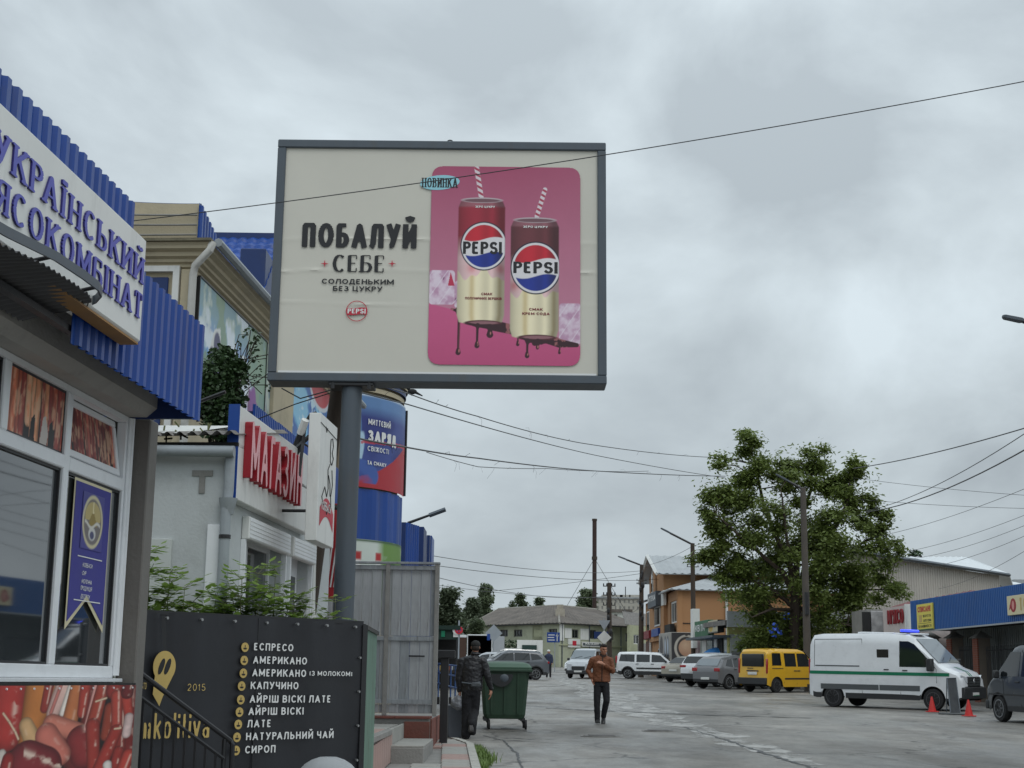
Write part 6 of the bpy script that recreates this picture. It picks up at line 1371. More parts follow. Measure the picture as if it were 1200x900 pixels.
# --- dark minibus at the right edge
t4 = dict(top=[(-2.35, .5), (-2.34, 1.0), (-2.24, 1.72), (-2.12, 1.86), (-1.5, 1.90), (.8, 1.90), (1.05, 1.84), (1.72, 1.18), (2.15, .95), (2.36, .86), (2.42, .55), (2.42, .35)], W=.92, belt=1.08, wheels=(1.62, -1.3), wr=.33, clear=.28, tumble=.14, tuck=.05, round=.09, plan=(.6, .16, .2, .05), cladz=.38, endclad=.6,
  side=[[(.62, 1.14), (1.66, 1.14), (1.56, 1.24), (1.08, 1.74), (.62, 1.74)], [(-.62, 1.14), (.50, 1.14), (.50, 1.74), (-.62, 1.74)], [(-2.1, 1.14), (-.74, 1.14), (-.74, 1.74), (-2.0, 1.74)]],
  screens=[(1.08, 1.68, 'windscreen', m_cglass, .08), (-2.33, -2.25, 'rear_window', m_cglass, .14, .15, .95)], seams=[[(1.35, .42), (1.35, 1.05), (1.6, 1.1)], [(.54, .42), (.54, 1.78)], [(-.66, .42), (-.66, 1.78)], [(2.2, .62), (-2.2, .66)]], handles=[(.68, 1.0), (-.5, 1.0)], mirror=(1.5, 1.18), msize=(.05, .08, .10), rim=m_rim, spokes=7,
  lamps=[('tail_light', m_tail, -2.31, .74, .88, .85, 1.3, .05), ('headlight', m_lamp, 2.30, .48, .74, .62, .80, .06), ('bumper', m_plast, 2.38, -.82, .82, .30, .52, .07), ('rear_bumper', m_plast, -2.38, -.86, .86, .35, .58, .06), ('number_plate', m_plate, -2.37, -.26, .26, .68, .79, .012)],
  strips=[('side_moulding', m_plast, -2.1, 2.15, .66, .70)])
pos, hd = place(1171, 846, 1.62, .92, (-.2, .98)); MV, _, tz2, _ = vehicle('minibus', 'dark slate minibus cut by the right edge of the view, seen along its left flank', 'minibus', pos, hd, t4, p_navy)
for s in (1, -1): q = MB(); q.tube([(.5, s*.55, 1.95), (.3, s*.55, 2.0), (-1.9, s*.55, 2.0), (-2.0, s*.55, 1.94)], .02, 6); q.build('roof_rail', p_silver, MV)

# --- yellow panel van with windows
kango = dict(top=[(-2.0, .45), (-2.0, .95), (-1.93, 1.70), (-1.84, 1.80), (-1.2, 1.84), (.2, 1.83), (.55, 1.74), (1.15, 1.18), (1.75, .95), (1.96, .72), (1.99, .4)], W=.84, belt=1.05, wheels=(1.22, -1.38), wr=.30, clear=.24, tumble=.13, tuck=.05, round=.10, plan=(.5, .15, .12, .03), cladz=.30, endclad=.62,
  side=[[(-.02, 1.1), (.98, 1.1), (.60, 1.60), (.45, 1.66), (-.02, 1.66)], [(-.85, 1.1), (-.12, 1.1), (-.12, 1.66), (-.85, 1.66)], [(-1.68, 1.14), (-1.08, 1.14), (-1.08, 1.66), (-1.62, 1.66)]],
  screens=[(.58, 1.12, 'windscreen', m_cglass, .07)], seams=[[(-.07, .35), (-.07, 1.72)], [(1.05, .5), (1.05, 1.1)], [(-.92, .4), (-.92, 1.72)]], handles=[(.02, .92), (-.2, .92)], mirror=(.9, 1.16), msize=(.06, .08, .08), rim=m_steelrim, spokes=6,
  lamps=[('tail_light', m_tail, -1.955, .74, .82, .80, 1.42, .05), ('rear_window', m_cglass, -1.965, -.62, .62, 1.08, 1.62, .025), ('rear_bumper', m_plast, -2.02, -.80, .80, .34, .62, .07), ('number_plate', m_plate, -2.02, -.26, .26, .74, .86, .012), ('plate_recess', m_plast, -2.005, -.34, .34, .88, .93, .01), ('headlight', m_lamp, 1.88, .45, .72, .62, .80, .06), ('bumper', m_plast, 1.98, -.76, .76, .28, .52, .05)],
  strips=[('side_moulding', m_plast, -.88, .98, .55, .62), ('door_track', m_plast, -1.7, -.98, 1.00, 1.03)])
pos, hd = place(911, 812, -1.38, -.83, (.78, .63)); KV, *_ = vehicle('small_van', 'yellow high-roofed small van with black bumpers parked beside the armoured van', 'van', pos, hd, kango, p_yel)
MB().box(-2.0, -1.99, -.02, .30, 1.0, 1.03).build('wiper', m_plast, KV)

SV.matrix_world = SV.matrix_world @ Matrix.Scale(.90, 4)
hatch = dict(top=[(-1.95, .4), (-1.97, .78), (-1.90, .98), (-1.55, 1.36), (-1.42, 1.44), (-.6, 1.52), (.3, 1.50), (.55, 1.42), (1.20, 1.02), (1.85, .80), (2.08, .62), (2.12, .35)], W=.88, belt=.95, wheels=(1.30, -1.28), wr=.32, clear=.22, tumble=.22, tuck=.08, round=.10, plan=(.6, .18, .4, .10), cladz=.28, endclad=.42,
  side=[[(.0, .98), (1.02, .98), (.46, 1.36), (.0, 1.42)], [(-.92, 1.0), (-.08, .98), (-.08, 1.42), (-.88, 1.40)], [(-1.5, 1.06), (-1.0, 1.0), (-.98, 1.38), (-1.28, 1.34)]],
  screens=[(.58, 1.16, 'windscreen', m_cglass, .10), (-1.88, -1.55, 'rear_window', m_pglass, .14, .10, .98)], seams=[[(-.04, .3), (-.04, 1.44)], [(-.98, .62), (-.98, 1.40)], [(1.0, .4), (1.08, .95)]], handles=[(.1, .88), (-.85, .9)], mirror=(.9, 1.02), msize=(.05, .08, .06), mirm=p_grey, rim=m_rim, spokes=9,
  lamps=[('tail_light', m_tail, -1.93, .52, .84, .80, .96, .04), ('number_plate', m_plate, -1.985, -.26, .26, .42, .53, .012), ('headlight', m_lamp, 1.94, .45, .74, .58, .72, .07), ('grille', m_plast, 2.06, -.4, .4, .42, .60, .05)])
pos, hd = place(855, 808, -1.28, -.87, (.76, .65)); HV, *_ = vehicle('parked_car', 'dark grey hatchback with one red rear lamp cluster beside the yellow van', 'car', pos, hd, hatch, p_grey, 'cars parked nose-in along the right side')
suv = dict(hatch, top=[(-2.1, .45), (-2.12, .85), (-2.04, 1.05), (-1.75, 1.45), (-1.6, 1.56), (-.7, 1.64), (.3, 1.62), (.6, 1.52), (1.25, 1.12), (1.95, .95), (2.16, .72), (2.2, .4)], W=.92, belt=1.05, wheels=(1.35, -1.32), wr=.34, clear=.27, cladz=.42, archclad=True, endclad=.60,
  side=[[(.0, 1.08), (1.06, 1.08), (.5, 1.48), (.0, 1.54)], [(-.95, 1.1), (-.08, 1.08), (-.08, 1.54), (-.92, 1.52)], [(-1.65, 1.18), (-1.05, 1.1), (-1.02, 1.5), (-1.4, 1.46)]], screens=[(.63, 1.20, 'windscreen', m_cglass, .10), (-2.0, -1.75, 'rear_window', m_cglass, .12, .05, .98)],
  lamps=[('tail_light', m_tail, -2.06, .50, .88, .92, 1.04, .05), ('number_plate', m_plate, -2.13, -.26, .26, .70, .81, .012), ('headlight', m_lamp, 2.04, .48, .80, .72, .86, .07), ('grille', m_plast, 2.14, -.5, .5, .5, .74, .05)], mirm=p_white, handles=[(.1, .98), (-.85, 1.0)])
pos, hd = place(819, 804.5, -1.32, .3, (.72, .69)); vehicle('parked_car', 'white crossover with black lower rear bumper between two other parked cars', 'car', pos, hd, suv, p_white, 'cars parked nose-in along the right side')
sedan = dict(hatch, top=[(-2.25, .4), (-2.27, .78), (-2.15, .96), (-1.62, 1.0), (-1.02, 1.36), (-.75, 1.42), (.2, 1.42), (.5, 1.34), (1.12, .98), (1.9, .80), (2.12, .62), (2.16, .35)], side=[[(.0, .95), (.98, .95), (.42, 1.28), (.0, 1.34)], [(-1.25, .97), (-.08, .95), (-.08, 1.34), (-.75, 1.34)]], screens=[(.52, 1.1, 'windscreen', m_cglass, .10), (-1.6, -1.02, 'rear_window', m_cglass, .12, .05, .95)], wheels=(1.32, -1.38),
  lamps=[('tail_light', m_tail, -2.2, .50, .80, .72, .88, .05), ('number_plate', m_plate, -2.28, -.26, .26, .60, .71, .012), ('rear_bumper', m_plast, -2.27, -.8, .8, .36, .46, .03), ('headlight', m_lamp, 2.0, .45, .74, .58, .72, .07)], mirm=p_cham)
pos, hd = place(795, 799.5, -1.38, .2, (.62, .78)); vehicle('parked_car', 'dusty champagne saloon parked next to the painted box truck', 'car', pos, hd, sedan, p_cham, 'cars parked nose-in along the right side')

# --- box truck: cab and a printed box body
bt_h = Vector((-.10, 1)).normalized(); lft = Vector((-bt_h.y, bt_h.x)); q_ = G(783, 796); o_ = (q_.x-bt_h.x*(-1.5)-lft.x*.95, q_.y-bt_h.y*(-1.5)-lft.y*.95)
T = thing('box_truck', 'grey box truck with ball artwork on its closed rear door', 'truck', (o_[0], o_[1], gz(o_[1])), math.atan2(bt_h.y, bt_h.x))
MB().box(-2.6, 1.0, -1.02, 1.02, .85, 2.85, .02).build('box_body', mat('grey_truck_box', srgb(168, 164, 156), rough=.5, var=.12, dirt=.3), T)
c = Canvas(2.0, 1.95, 34, (52, 50, 52)); c.mix(c.ellm(1.0, 1.0, .78, .82), (176, 170, 160)); c.mix(c.ellm(1.0, 1.0, .62, .70), (60, 54, 52)); m_ = c.ellm(1.02, 1.02, .52, .52); d_ = np.hypot(c.U-.95, c.V-1.2); c.mix(m_, (168, 128, 104)); c.mix(m_*np.clip(1-d_/.6, 0, 1)*.6, (206, 180, 150)); c.mix(c.rect(.92, 1.08, 0, .28)+c.rect(.92, 1.08, 1.75, 1.95), (60, 54, 52)); c.mix(c.rect(0, .05, 0, 1.95), (150, 148, 144))
c.sheet('rear_artwork', (-2.605, 1.0, .88), (0, -2.0, 0), (0, 0, 1.95), printm, T)
c = Canvas(3.5, 1.95, 24, (150, 146, 140)); 
for cx_, m__ in ((.7, 1), (1.5, 0)): c.mix(c.ellm(cx_, 1.0, .36, .78), (66, 68, 76)); c.mix(c.ellm(cx_+.03, 1.1, .2, .5), (172, 180, 190)); 
c.mix(c.ellm(2.7, 1.1, .5, .7), (70, 64, 64)); c.mix(c.rect(0, 3.5, 0, .4), (140, 128, 116))
c.sheet('side_artwork', (-2.55, 1.025, .88), (3.5, 0, 0), (0, 0, 1.95), printm, T)
MB().box(1.05, 2.55, -.92, .92, .5, 1.3, .05).box(1.05, 2.2, -.86, .86, 1.28, 2.0, .12).build('cab', p_dg, T, smooth=True); MB().box(1.3, 1.95, -.875, .875, 1.35, 1.85, .02).build('side_window', m_cglass, T)
MB().box(-2.6, 1.1, -.5, .5, .62, .85).box(-2.62, -2.55, -.9, .9, .45, .6).build('chassis', m_black, T)
for s in (1, -1):
    MB().box(-2.63, -2.6, s*.9-.1, s*.9+.1, .62, .78).build('tail_light', m_tail, T)
    for wx in (1.75, -1.5): MB().tube([(wx, s*.70, .4), (wx, s*.98, .4)], .4, 24).build('wheel', m_tyre, T, smooth=True)
    MB().box(2.0, 2.1, s*.95, s*1.15, 1.3, 1.65, .02).build('mirror', m_plast, T)

# --- white estate (rear to the left)
est = dict(top=[(-2.2, .5), (-2.2, 1.0), (-2.1, 1.5), (-2.0, 1.62), (-.8, 1.66), (.4, 1.62), (.62, 1.54), (1.22, 1.08), (1.95, .92), (2.18, .72), (2.22, .4)], W=.87, belt=1.0, wheels=(1.42, -1.45), wr=.32, clear=.25, tumble=.16, tuck=.06, round=.09, plan=(.5, .15, .15, .04), cladz=.45, archclad=True, endclad=.6,
  side=[[(.05, 1.04), (1.05, 1.04), (.6, 1.46), (.05, 1.5)], [(-.9, 1.04), (-.06, 1.04), (-.06, 1.5), (-.9, 1.5)], [(-2.0, 1.08), (-1.02, 1.04), (-1.02, 1.5), (-1.9, 1.5)]], screens=[(.65, 1.18, 'windscreen', m_cglass, .08), (-2.18, -2.11, 'rear_window', m_cglass, .12, .1, .95)], seams=[[(-.01, .35), (-.01, 1.55)], [(-.96, .6), (-.96, 1.55)]], handles=[(.1, .92), (-.85, .92)], mirror=(.95, 1.08), msize=(.06, .08, .07), rim=m_rim, spokes=6,
  strips=[('side_moulding', m_plast, -.9, 1.0, .60, .70)], lamps=[('tail_light', m_tail, -2.17, .74, .85, .95, 1.4, .06), ('headlight', m_lamp, 2.05, .45, .74, .66, .82, .07), ('rear_bumper', m_plast, -2.22, -.8, .8, .35, .6, .06), ('number_plate', m_plate, -2.25, -.25, .25, .75, .86, .01)])
pos, hd = place(735.5, 795.5, -1.45, -.87, (.86, -.20)); vehicle('parked_car', 'white estate car standing sideways in front of the pale green house', 'car', pos, hd, est, p_white, 'cars parked at the far end of the street')
rd = thing('parked_car', 'red car seen only by its rear corner behind the brown-jacket man', 'car', (P(721, 780, 98).x-1.9, 98, gz(98)), 0, 'cars parked at the far end of the street')
MB().box(-.2, 1.2, -.8, .8, .3, .95, .12).box(-.1, .9, -.7, .7, .9, 1.4, .2).build('body', paint('red_car_paint', srgb(150, 30, 34)), rd, smooth=True); MB().tube([(.6, -.82, .3), (.6, -.6, .3)], .3, 16).build('wheel', m_tyre, rd)
# --- silver van facing the viewer
slv = dict(kango, top=[(-1.95, .45), (-1.95, .95), (-1.9, 1.65), (-1.8, 1.78), (.1, 1.80), (.45, 1.72), (1.1, 1.16), (1.65, .98), (1.92, .74), (1.97, .4)], lamps=[('headlight', m_lamp, 1.86, .44, .76, .66, .90, .07), ('grille', m_plast, 1.95, -.42, .42, .52, .74, .04), ('bumper', m_plast, 1.98, -.78, .78, .28, .50, .05), ('number_plate', m_plate, 2.03, -.25, .25, .38, .48, .01)], screens=[(.48, 1.08, 'windscreen', m_pglass, .07)], strips=[])
q_ = G(688, 795.5); vehicle('parked_car', 'silver small van facing up the street behind the brown-jacket man', 'van', (q_.x+.1, q_.y+2), (-.33, -.95), slv, p_silver, 'cars parked at the far end of the street')
q_ = G(662, 786); vehicle('parked_car', 'small white car half hidden left of the silver van', 'car', (q_.x+.9, 112.0), (-.5, -.86), hatch, p_white, 'cars parked at the far end of the street')
# --- crossover side-on behind the bin
cro = dict(suv, side=[[(-.02, 1.08), (1.1, 1.08), (.55, 1.46), (-.02, 1.52)], [(-.98, 1.1), (-.08, 1.08), (-.08, 1.52), (-.95, 1.50)], [(-1.72, 1.18), (-1.06, 1.1), (-1.02, 1.48), (-1.4, 1.44)]], rim=m_rim, spokes=6, mirm=p_dg)
pos, hd = place(628, 797, -1.32, .9, (-.98, -.17)); XV, *_ = vehicle('parked_car', 'graphite crossover with silver roof rails standing side-on behind the green bin', 'car', pos, hd, cro, p_dg, 'cars parked at the far end of the street')
for s in (1, -1): q = MB(); q.tube([(.5, s*.66, 1.62), (.2, s*.66, 1.68), (-1.4, s*.66, 1.65), (-1.6, s*.66, 1.56)], .025, 6); q.build('roof_rail', m_chrome, XV)
q_ = G(590, 792); vehicle('parked_car', 'pale silver car roof showing just above the green bin lid', 'car', (q_.x-.6, 90), (-.95, .3), hatch, p_silver, 'cars parked at the far end of the street')
# --- white van with its rear doors thrown open
vq = G(561, 797); VO = thing('open_van', 'white delivery van with both rear doors open showing its dark load bay', 'van', (P(561.5, 790, 104).x, 104, gz(104)))
vw, vh = .88, 2.7
MB().box(-vw, vw, 0, 4.6, .4, .5).box(-vw, -vw+.06, 0, 4.6, .5, vh).box(vw-.06, vw, 0, 4.6, .5, vh).box(-vw, vw, 0, 4.6, vh-.06, vh+.02, .02).box(-vw, vw, 4.5, 4.6, .5, vh).build('body', p_white, VO)
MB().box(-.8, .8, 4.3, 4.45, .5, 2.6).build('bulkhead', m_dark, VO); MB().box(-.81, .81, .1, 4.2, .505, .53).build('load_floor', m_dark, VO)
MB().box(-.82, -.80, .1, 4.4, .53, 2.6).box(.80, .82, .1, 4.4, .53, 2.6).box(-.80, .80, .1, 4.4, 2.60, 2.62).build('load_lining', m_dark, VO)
MB().box(-vw-.85, -vw-.04, -.1, -.04, .55, 2.5, .02).build('rear_door', mat('brown_door_lining', srgb(74, 52, 42), rough=.7, var=.2), VO); MB().box(-vw-.87, -vw-.03, -.12, -.02, 2.501, 2.68, .01).build('door_top', p_white, VO)
MB().box(vw+.04, vw+.85, -.1, -.04, .55, 2.6, .02).build('rear_door', p_silver, VO); MB().box(-.7, -.2, 1.5, 2.3, .54, 1.2).box(.1, .8, 2, 3, .54, 1.0).build('cargo', m_pole, VO)
for s in (1, -1):
    for yy in (.9, 3.9): MB().tube([(s*.65, yy, .34), (s*.87, yy, .34)], .34, 18).build('wheel', m_tyre, VO, smooth=True)
# --- cones, A-board, umbrella
def cone(px, py, label):
    q_ = G(px, py); t = thing('traffic_cone', label, 'cone', (q_.x, q_.y, gz(q_.y)), group='small red cones by the armoured van'); mr_ = mat('red_cone_plastic', srgb(196, 44, 40), rough=.5, var=.08, dirt=.1)
    MB().box(-.16, .16, -.16, .16, 0, .03, .008).build('base', mr_, t); MB().tube([(0, 0, .03), (0, 0, .42), (0, 0, .45)], [.115, .03, .022], 18).build('cone', mr_, t, smooth=True); MB().tube([(0, 0, .2), (0, 0, .27)], [.078, .060], 18, cap=False).build('band', mat('pale_cone_band', srgb(214, 120, 110), rough=.5), t, smooth=True)
cone(1092.5, 834.5, 'small red cone beside the front wheel of the armoured van'); cone(1135.5, 839.5, 'small red cone just left of the dark minibus')
AB = thing('a_board', 'worn dark folding board leaning against the front of the armoured van', 'board'); a, b, c_, d = P(1109, 796, 43.2), P(1118, 796, 43.4), P(1124, 836, 42.6), P(1113, 834, 42.6)
a, b, c_, d = P(1109.5, 795, 42.9), P(1120, 794.5, 43.1), P(1125.5, 836.5, 42.4), P(1114, 835, 42.3)
def plate(mb, pts, th_): n_ = (pts[1]-pts[0]).cross(pts[3]-pts[0]).normalized()*th_; V = list(pts)+[p+n_ for p in pts]; mb.add(V, [(0, 1, 2, 3), (7, 6, 5, 4)]+[(k, (k+1) % 4, 4+(k+1) % 4, 4+k) for k in range(4)])
q = MB(); plate(q, [a, b, c_, d], .02); q.build('panel', mat('scuffed_board', srgb(52, 55, 58), rough=.7, var=.6, scale=5, dirt=.3), AB)
q = MB(); q.tube([a, b, c_, d, a], .018, 5); q.build('frame', m_frame, AB); q = MB(); q.tube([a+Vector((0, .02, 0)), d+Vector((.05, .55, 0))], .015, 5).tube([b+Vector((0, .02, 0)), c_+Vector((.05, .55, 0))], .015, 5); q.build('rear_leg', m_frame, AB)
q = MB(); q.tube([P(1100, 836, 42.2), P(1135, 837, 42.2)], .03, 5); q.build('foot_bar', m_greyband, AB)
UB = thing('parasol', 'blue dome-shaped market parasol showing above the grey hatchback', 'parasol', (P(855, 770, 80).x, 80, gz(80))); zt3 = P(855, 756, 80).z-gz(80)
q = MB(); V = [(0, 0, zt3)]; rr_ = 1.55
for rI, (f_, dz) in enumerate(((.35, .06), (.7, .22), (1.0, .50))):
    for k in range(16): s_ = 1-.05*(k % 2)*f_; V.append((rr_*f_*s_*math.cos(R(22.5*k)), rr_*f_*s_*math.sin(R(22.5*k)), zt3-dz))
q.add(V, [(0, 1+k, 1+(k+1) % 16) for k in range(16)]+[(1+r_*16+k, 1+r_*16+(k+1) % 16, 1+(r_+1)*16+(k+1) % 16, 1+(r_+1)*16+k) for r_ in range(2) for k in range(16)]); q.build('canopy', mat('blue_parasol_cloth', srgb(60, 140, 214), rough=.8, var=.06), UB)
MB().tube([(0, 0, 0), (0, 0, zt3)], .025, 8).build('pole', m_alum, UB)
# --- green wheeled container
CB = thing('wheeled_bin', 'green plastic four-wheeled rubbish container standing on the road edge beside the black-jacket man', 'bin', (P(590, 850, 31.6).x, 31.7, gz(31.7)), R(2))
m_bin = mat('green_bin_plastic', srgb(42, 66, 50), rough=.5, var=.15, scale=2, dirt=.3)
def sec(z, w, l, r_=.06): return [(sx_*(w-(r_ if k else 0)), sy*(l-(0 if k else r_)), z) for sx_, sy, k in ((-1, -1, 0), (-1, -1, 1), (1, -1, 1), (1, -1, 0), (1, 1, 0), (1, 1, 1), (-1, 1, 1), (-1, 1, 0))]
MB().loft([sec(.22, .40, .55), sec(.30, .43, .58), sec(1.16, .50, .68), sec(1.20, .52, .70)]).build('container', m_bin, CB, smooth=False)
q = MB(); 
for s in (-.27, 0, .27): q.prism([(-.595, .32), (-.615, .32), (-.705, 1.14), (-.685, 1.14)], s-.02, s+.02, 'x')
q.build('rib', m_bin, CB)
L_ = MB().loft([sec(1.20, .54, .72), sec(1.26, .55, .73), sec(1.33, .50, .66), sec(1.37, .38, .52), sec(1.385, .2, .3)]).build('lid', mat('pale_green_bin_lid', srgb(66, 94, 76), rough=.5, var=.15, dirt=.2), CB, smooth=True)
MB().box(-.56, .56, -.74, -.70, 1.17, 1.22, .01).box(-.57, -.51, -.70, .70, 1.17, 1.215, .01).box(.51, .57, -.70, .70, 1.17, 1.215, .01).build('rim_bar', m_bin, CB)
q = MB()
for k in range(11): a = R(180+18*k); 
pr_ = [(.0+.24*math.cos(R(180+18*k)), 1.12+.26*math.sin(R(180+18*k))) for k in range(11)]; q.prism([(u-.08, v) for u, v in pr_], -.735, -.675, 'y'); q.build('round_port_shield', m_black, CB)
MB().ell((-.02, -.725, 1.04), .10, .03, .085).build('port_bag', m_frame, CB, smooth=True)
for s in (-1, 1):
    q = MB(); q.tube([(s*.50, -.70, 1.10), (s*.60, -.72, 1.12), (s*.60, -.5, 1.12), (s*.5, -.48, 1.10)], .03, 6); q.build('handle', m_plast, CB)
    for yy in (-.45, .45): 
        w_ = bpy.data.objects.new('caster', None); COL.objects.link(w_); w_.parent = CB; w_.location = (s*.38, yy, 0); MB().box(-.05, .05, -.06, .06, .17, .24).tube([(0, -.0, .2), (.06, -.02, .1)], .02, 5).build('fork', m_plast, w_); MB().tube([(.04, -.03, .1), (.085, -.03, .1)], .1, 18).build('tyre', m_tyre, w_, smooth=True); MB().tube([(.08, -.03, .1), (.09, -.03, .1)], .04, 12).build('hub', m_rim, w_)
MB().tube([(-.36, -.5, .23), (.36, -.5, .23)], .02, 6).build('axle_bar', m_plast, CB)
# ================================================================= lamps and poles
def street_lamp(px, Y, ztop_px, armpx, armpy, label, lean=0.0, m=m_cpole, r=(.17, .11), grp='street lamps on concrete poles'):
    tp = P(px, ztop_px, Y); x0 = tp.x-lean; t = thing('street_lamp', label, 'street lamp', (x0, Y, gz(Y)), group=grp); h = tp.z-gz(Y)
    MB().tube([(0, 0, -.2), (lean, 0, h)], list(r), 12).build('post', m, t, smooth=True)
    e = P(armpx, armpy, Y)-Vector((x0, Y, gz(Y))); q = MB(); q.tube([(lean, 0, h-.5), (lean, -.02, h-.05), (lean-.15, 0, h+.02), tuple(e-(e-Vector((lean-.1, 0, h))).normalized()*.6)], .06, 8).tube([(lean+.12, 0, h-.05), (lean-.05, 0, h-.02)], .07, 6); q.build('arm', m_black, t)
    d = Vector((e.x-(lean-.1), 0, e.z-h)).normalized(); hd_ = Vector((e.x, e.y, e.z)); q = MB(); q.loft([[tuple(hd_-d*s+Vector((0, sy*w, sz*w2))) for sy, sz in ((-1, -.4), (-1, .5), (0, 1), (1, .5), (1, -.4))] for s, w, w2 in ((0, .05, .03), (.08, .12, .07), (.5, .13, .08), (.75, .05, .05))]); q.build('lamp_head', m_frame, t)
    for k, z in enumerate((h*.86, h*.83)): q = MB(); q.tube([(-.35+lean*.8, 0, z), (.35+lean*.8, 0, z)], .02, 4); q.tube([(-.3+lean*.8, 0, z), (-.3+lean*.8, 0, z+.1)], .025, 5); q.tube([(.3+lean*.8, 0, z), (.3+lean*.8, 0, z+.1)], .025, 5); q.build('insulator_bar', m_black, t)
    return t, h
LA, h = street_lamp(941, 67.5, 572, 909, 556, 'concrete street lamp in front of the large tree', .0, mat('dark_concrete_pole', srgb(84, 78, 72), rough=.9, var=.2, dirt=.3), (.19, .13))
q = MB(); q.tube([(.0, -.18, 3.4), (.0, -.18, 4.4)], .10, 8); q.build('junction_box', m_black, LA)
street_lamp(811.5, 85, 637, 774, 619, 'street lamp with a dark post standing before the orange building', .0, m_pole, (.16, .12)); LB, h = street_lamp(752, 100, 662, 724, 652, 'thickly cabled street lamp beside the old green house', .1, m_pole, (.20, .13))
q = MB()
for k in range(9): q.ell((rng.uniform(-.2, .2), -.15, 3.6+rng.uniform(0, 3.4)), .10, .10, .22, 7, 5)
q.build('cable_tangle', m_black, LB)
tp = P(1206, 382, 32); t = thing('street_lamp', 'street lamp head reaching in from the right edge high above the market row', 'street lamp', (tp.x+.5, 32, gz(32)), group='street lamps on concrete poles')
MB().tube([(0, 0, 0), (0, 0, tp.z-.6+.3)], [.17, .12], 12).build('post', m_cpole, t, smooth=True); e1 = P(1175, 371, 32)-Vector((tp.x+.5, 32, gz(32))); MB().tube([(0, 0, tp.z-.5), (-.3, 0, tp.z-.62), (e1.x+.45, 0, e1.z-.12)], .035, 8).build('arm', m_black, t)
q = MB(); q.loft([[(e1.x+s, sy*w, e1.z-s*.2+sz*w2) for sy, sz in ((-1, -.6), (-1, .5), (0, 1), (1, .5), (1, -.6))] for s, w, w2 in ((0, .06, .035), (.05, .11, .06), (.40, .12, .065), (.5, .05, .04))]); q.build('lamp_head', m_frame, t)
u = thing('utility_pole', 'dark utility pole with insulators before the old green house', 'pole', (P(714, 770, 118).x, 118, gz(118))); h = P(714, 683, 118).z-gz(118)
MB().tube([(0, 0, 0), (0, 0, h)], [.24, .17], 10).build('shaft', m_pole, u); q = MB()
for z in (h-.3, h-1.0, h-1.8): q.box(-.5, .5, -.05, .05, z, z+.07); [q.tube([(x_, 0, z), (x_, 0, z+.25)], .05, 5) for x_ in (-.45, -.2, .2, .45)]
q.build('crossarms', m_black, u); q = MB()
for k in range(5): q.ell((rng.uniform(-.12, .12), -.2, h-2.2-k*.55), .13, .12, .28, 7, 5)
q.build('cable_tangle', m_black, u)
MS = thing('mast', 'tall thin dark steel chimney mast held by guy wires behind the old house', 'mast', (P(696.5, 770, 185).x, 185, gz(185))); h = P(696.5, 608, 185).z-gz(185)
MB().tube([(0, 0, 0), (0, 0, h)], .27, 12).build('tube', mat('rusty_dark_steel', srgb(62, 46, 42), rough=.8, var=.3), MS, smooth=True); MB().tube([(0, 0, h*.72), (0, 0, h*.72+.4)], .36, 10).tube([(0, 0, h-.25), (0, 0, h)], .32, 12).build('collar', m_pole, MS)
for dx_, dy_ in ((-6, -2), (6, -2), (0, 7)): MB().tube([(0, 0, h*.73), (dx_, dy_, 3)], .03, 3).build('guy_wire', m_black, MS)

# ================================================================= generic wall with windows
def house_face(mb_parent, o, dx_, L_, z0, z1, ops, m, mw, th_=.3, name='wall', glass=m_cglass, frame=.09):
    """vertical wall from o along unit dx_; ops = (s0, s1, za, zb[, bars]); outward normal to the right of dx_"""
    dx_ = Vector((dx_[0], dx_[1], 0)).normalized(); n_ = Vector((dx_.y, -dx_.x, 0)); o = Vector((o[0], o[1], 0)); q = MB()
    M_ = Matrix(((dx_.x, -n_.x, 0, o.x), (dx_.y, -n_.y, 0, o.y), (0, 0, 1, 0), (0, 0, 0, 1)))
    rows = sorted(set([z0, z1]+[k for p in ops for k in (p[2], p[3])]))
    for za, zb_ in zip(rows[:-1], rows[1:]):
        act = sorted([p for p in ops if p[2] <= za+1e-6 and p[3] >= zb_-1e-6]); s = 0
        for p in act:
            if p[0] > s: q.box(s, p[0], 0, th_, za, zb_, 0, M_)
            s = p[1]
        if s < L_: q.box(s, L_, 0, th_, za, zb_, 0, M_)
    w = q.build(name, m, mb_parent)
    for p in ops:
        s0, s1, za, zb_ = p[:4]; bars = p[4] if len(p) > 4 else 1; q = MB(); f = frame
        q.box(s0, s1, .10, .16, za, za+f, 0, M_).box(s0, s1, .10, .16, zb_-f, zb_, 0, M_).box(s0, s0+f, .10, .16, za+f, zb_-f, 0, M_).box(s1-f, s1, .10, .16, za+f, zb_-f, 0, M_)
        for k in range(bars): xx = s0+(s1-s0)*(k+1)/(bars+1); q.box(xx-f*.35, xx+f*.35, .11, .155, za+f, zb_-f, 0, M_)
        wd = q.build('window', mw, mb_parent); MB().box(s0+.01, s1-.01, .17, .18, za+.01, zb_-.01, 0, M_).build('pane', glass, wd)
    return M_, w
m_green = mat('pale_green_render', srgb(172, 175, 152), rough=.9, var=.2, scale=.4, bump=.2, dirt=.4); m_green2 = mat('light_green_render', srgb(172, 174, 144), rough=.9, var=.15, scale=.4, dirt=.3); m_wdark = mat('dark_window_frame', srgb(92, 92, 88), rough=.8, var=.2)
m_orange = mat('orange_brown_render', srgb(172, 128, 90), rough=.85, var=.07, scale=.4, bump=.1); m_roofm = mat('grey_sheet_roof', srgb(162, 166, 168), rough=.5, var=.15, scale=.6, dirt=.2); m_brownroof = mat('old_slate_roof', srgb(104, 97, 91), rough=.95, var=.45, scale=.8, dirt=.5, bump=.3)
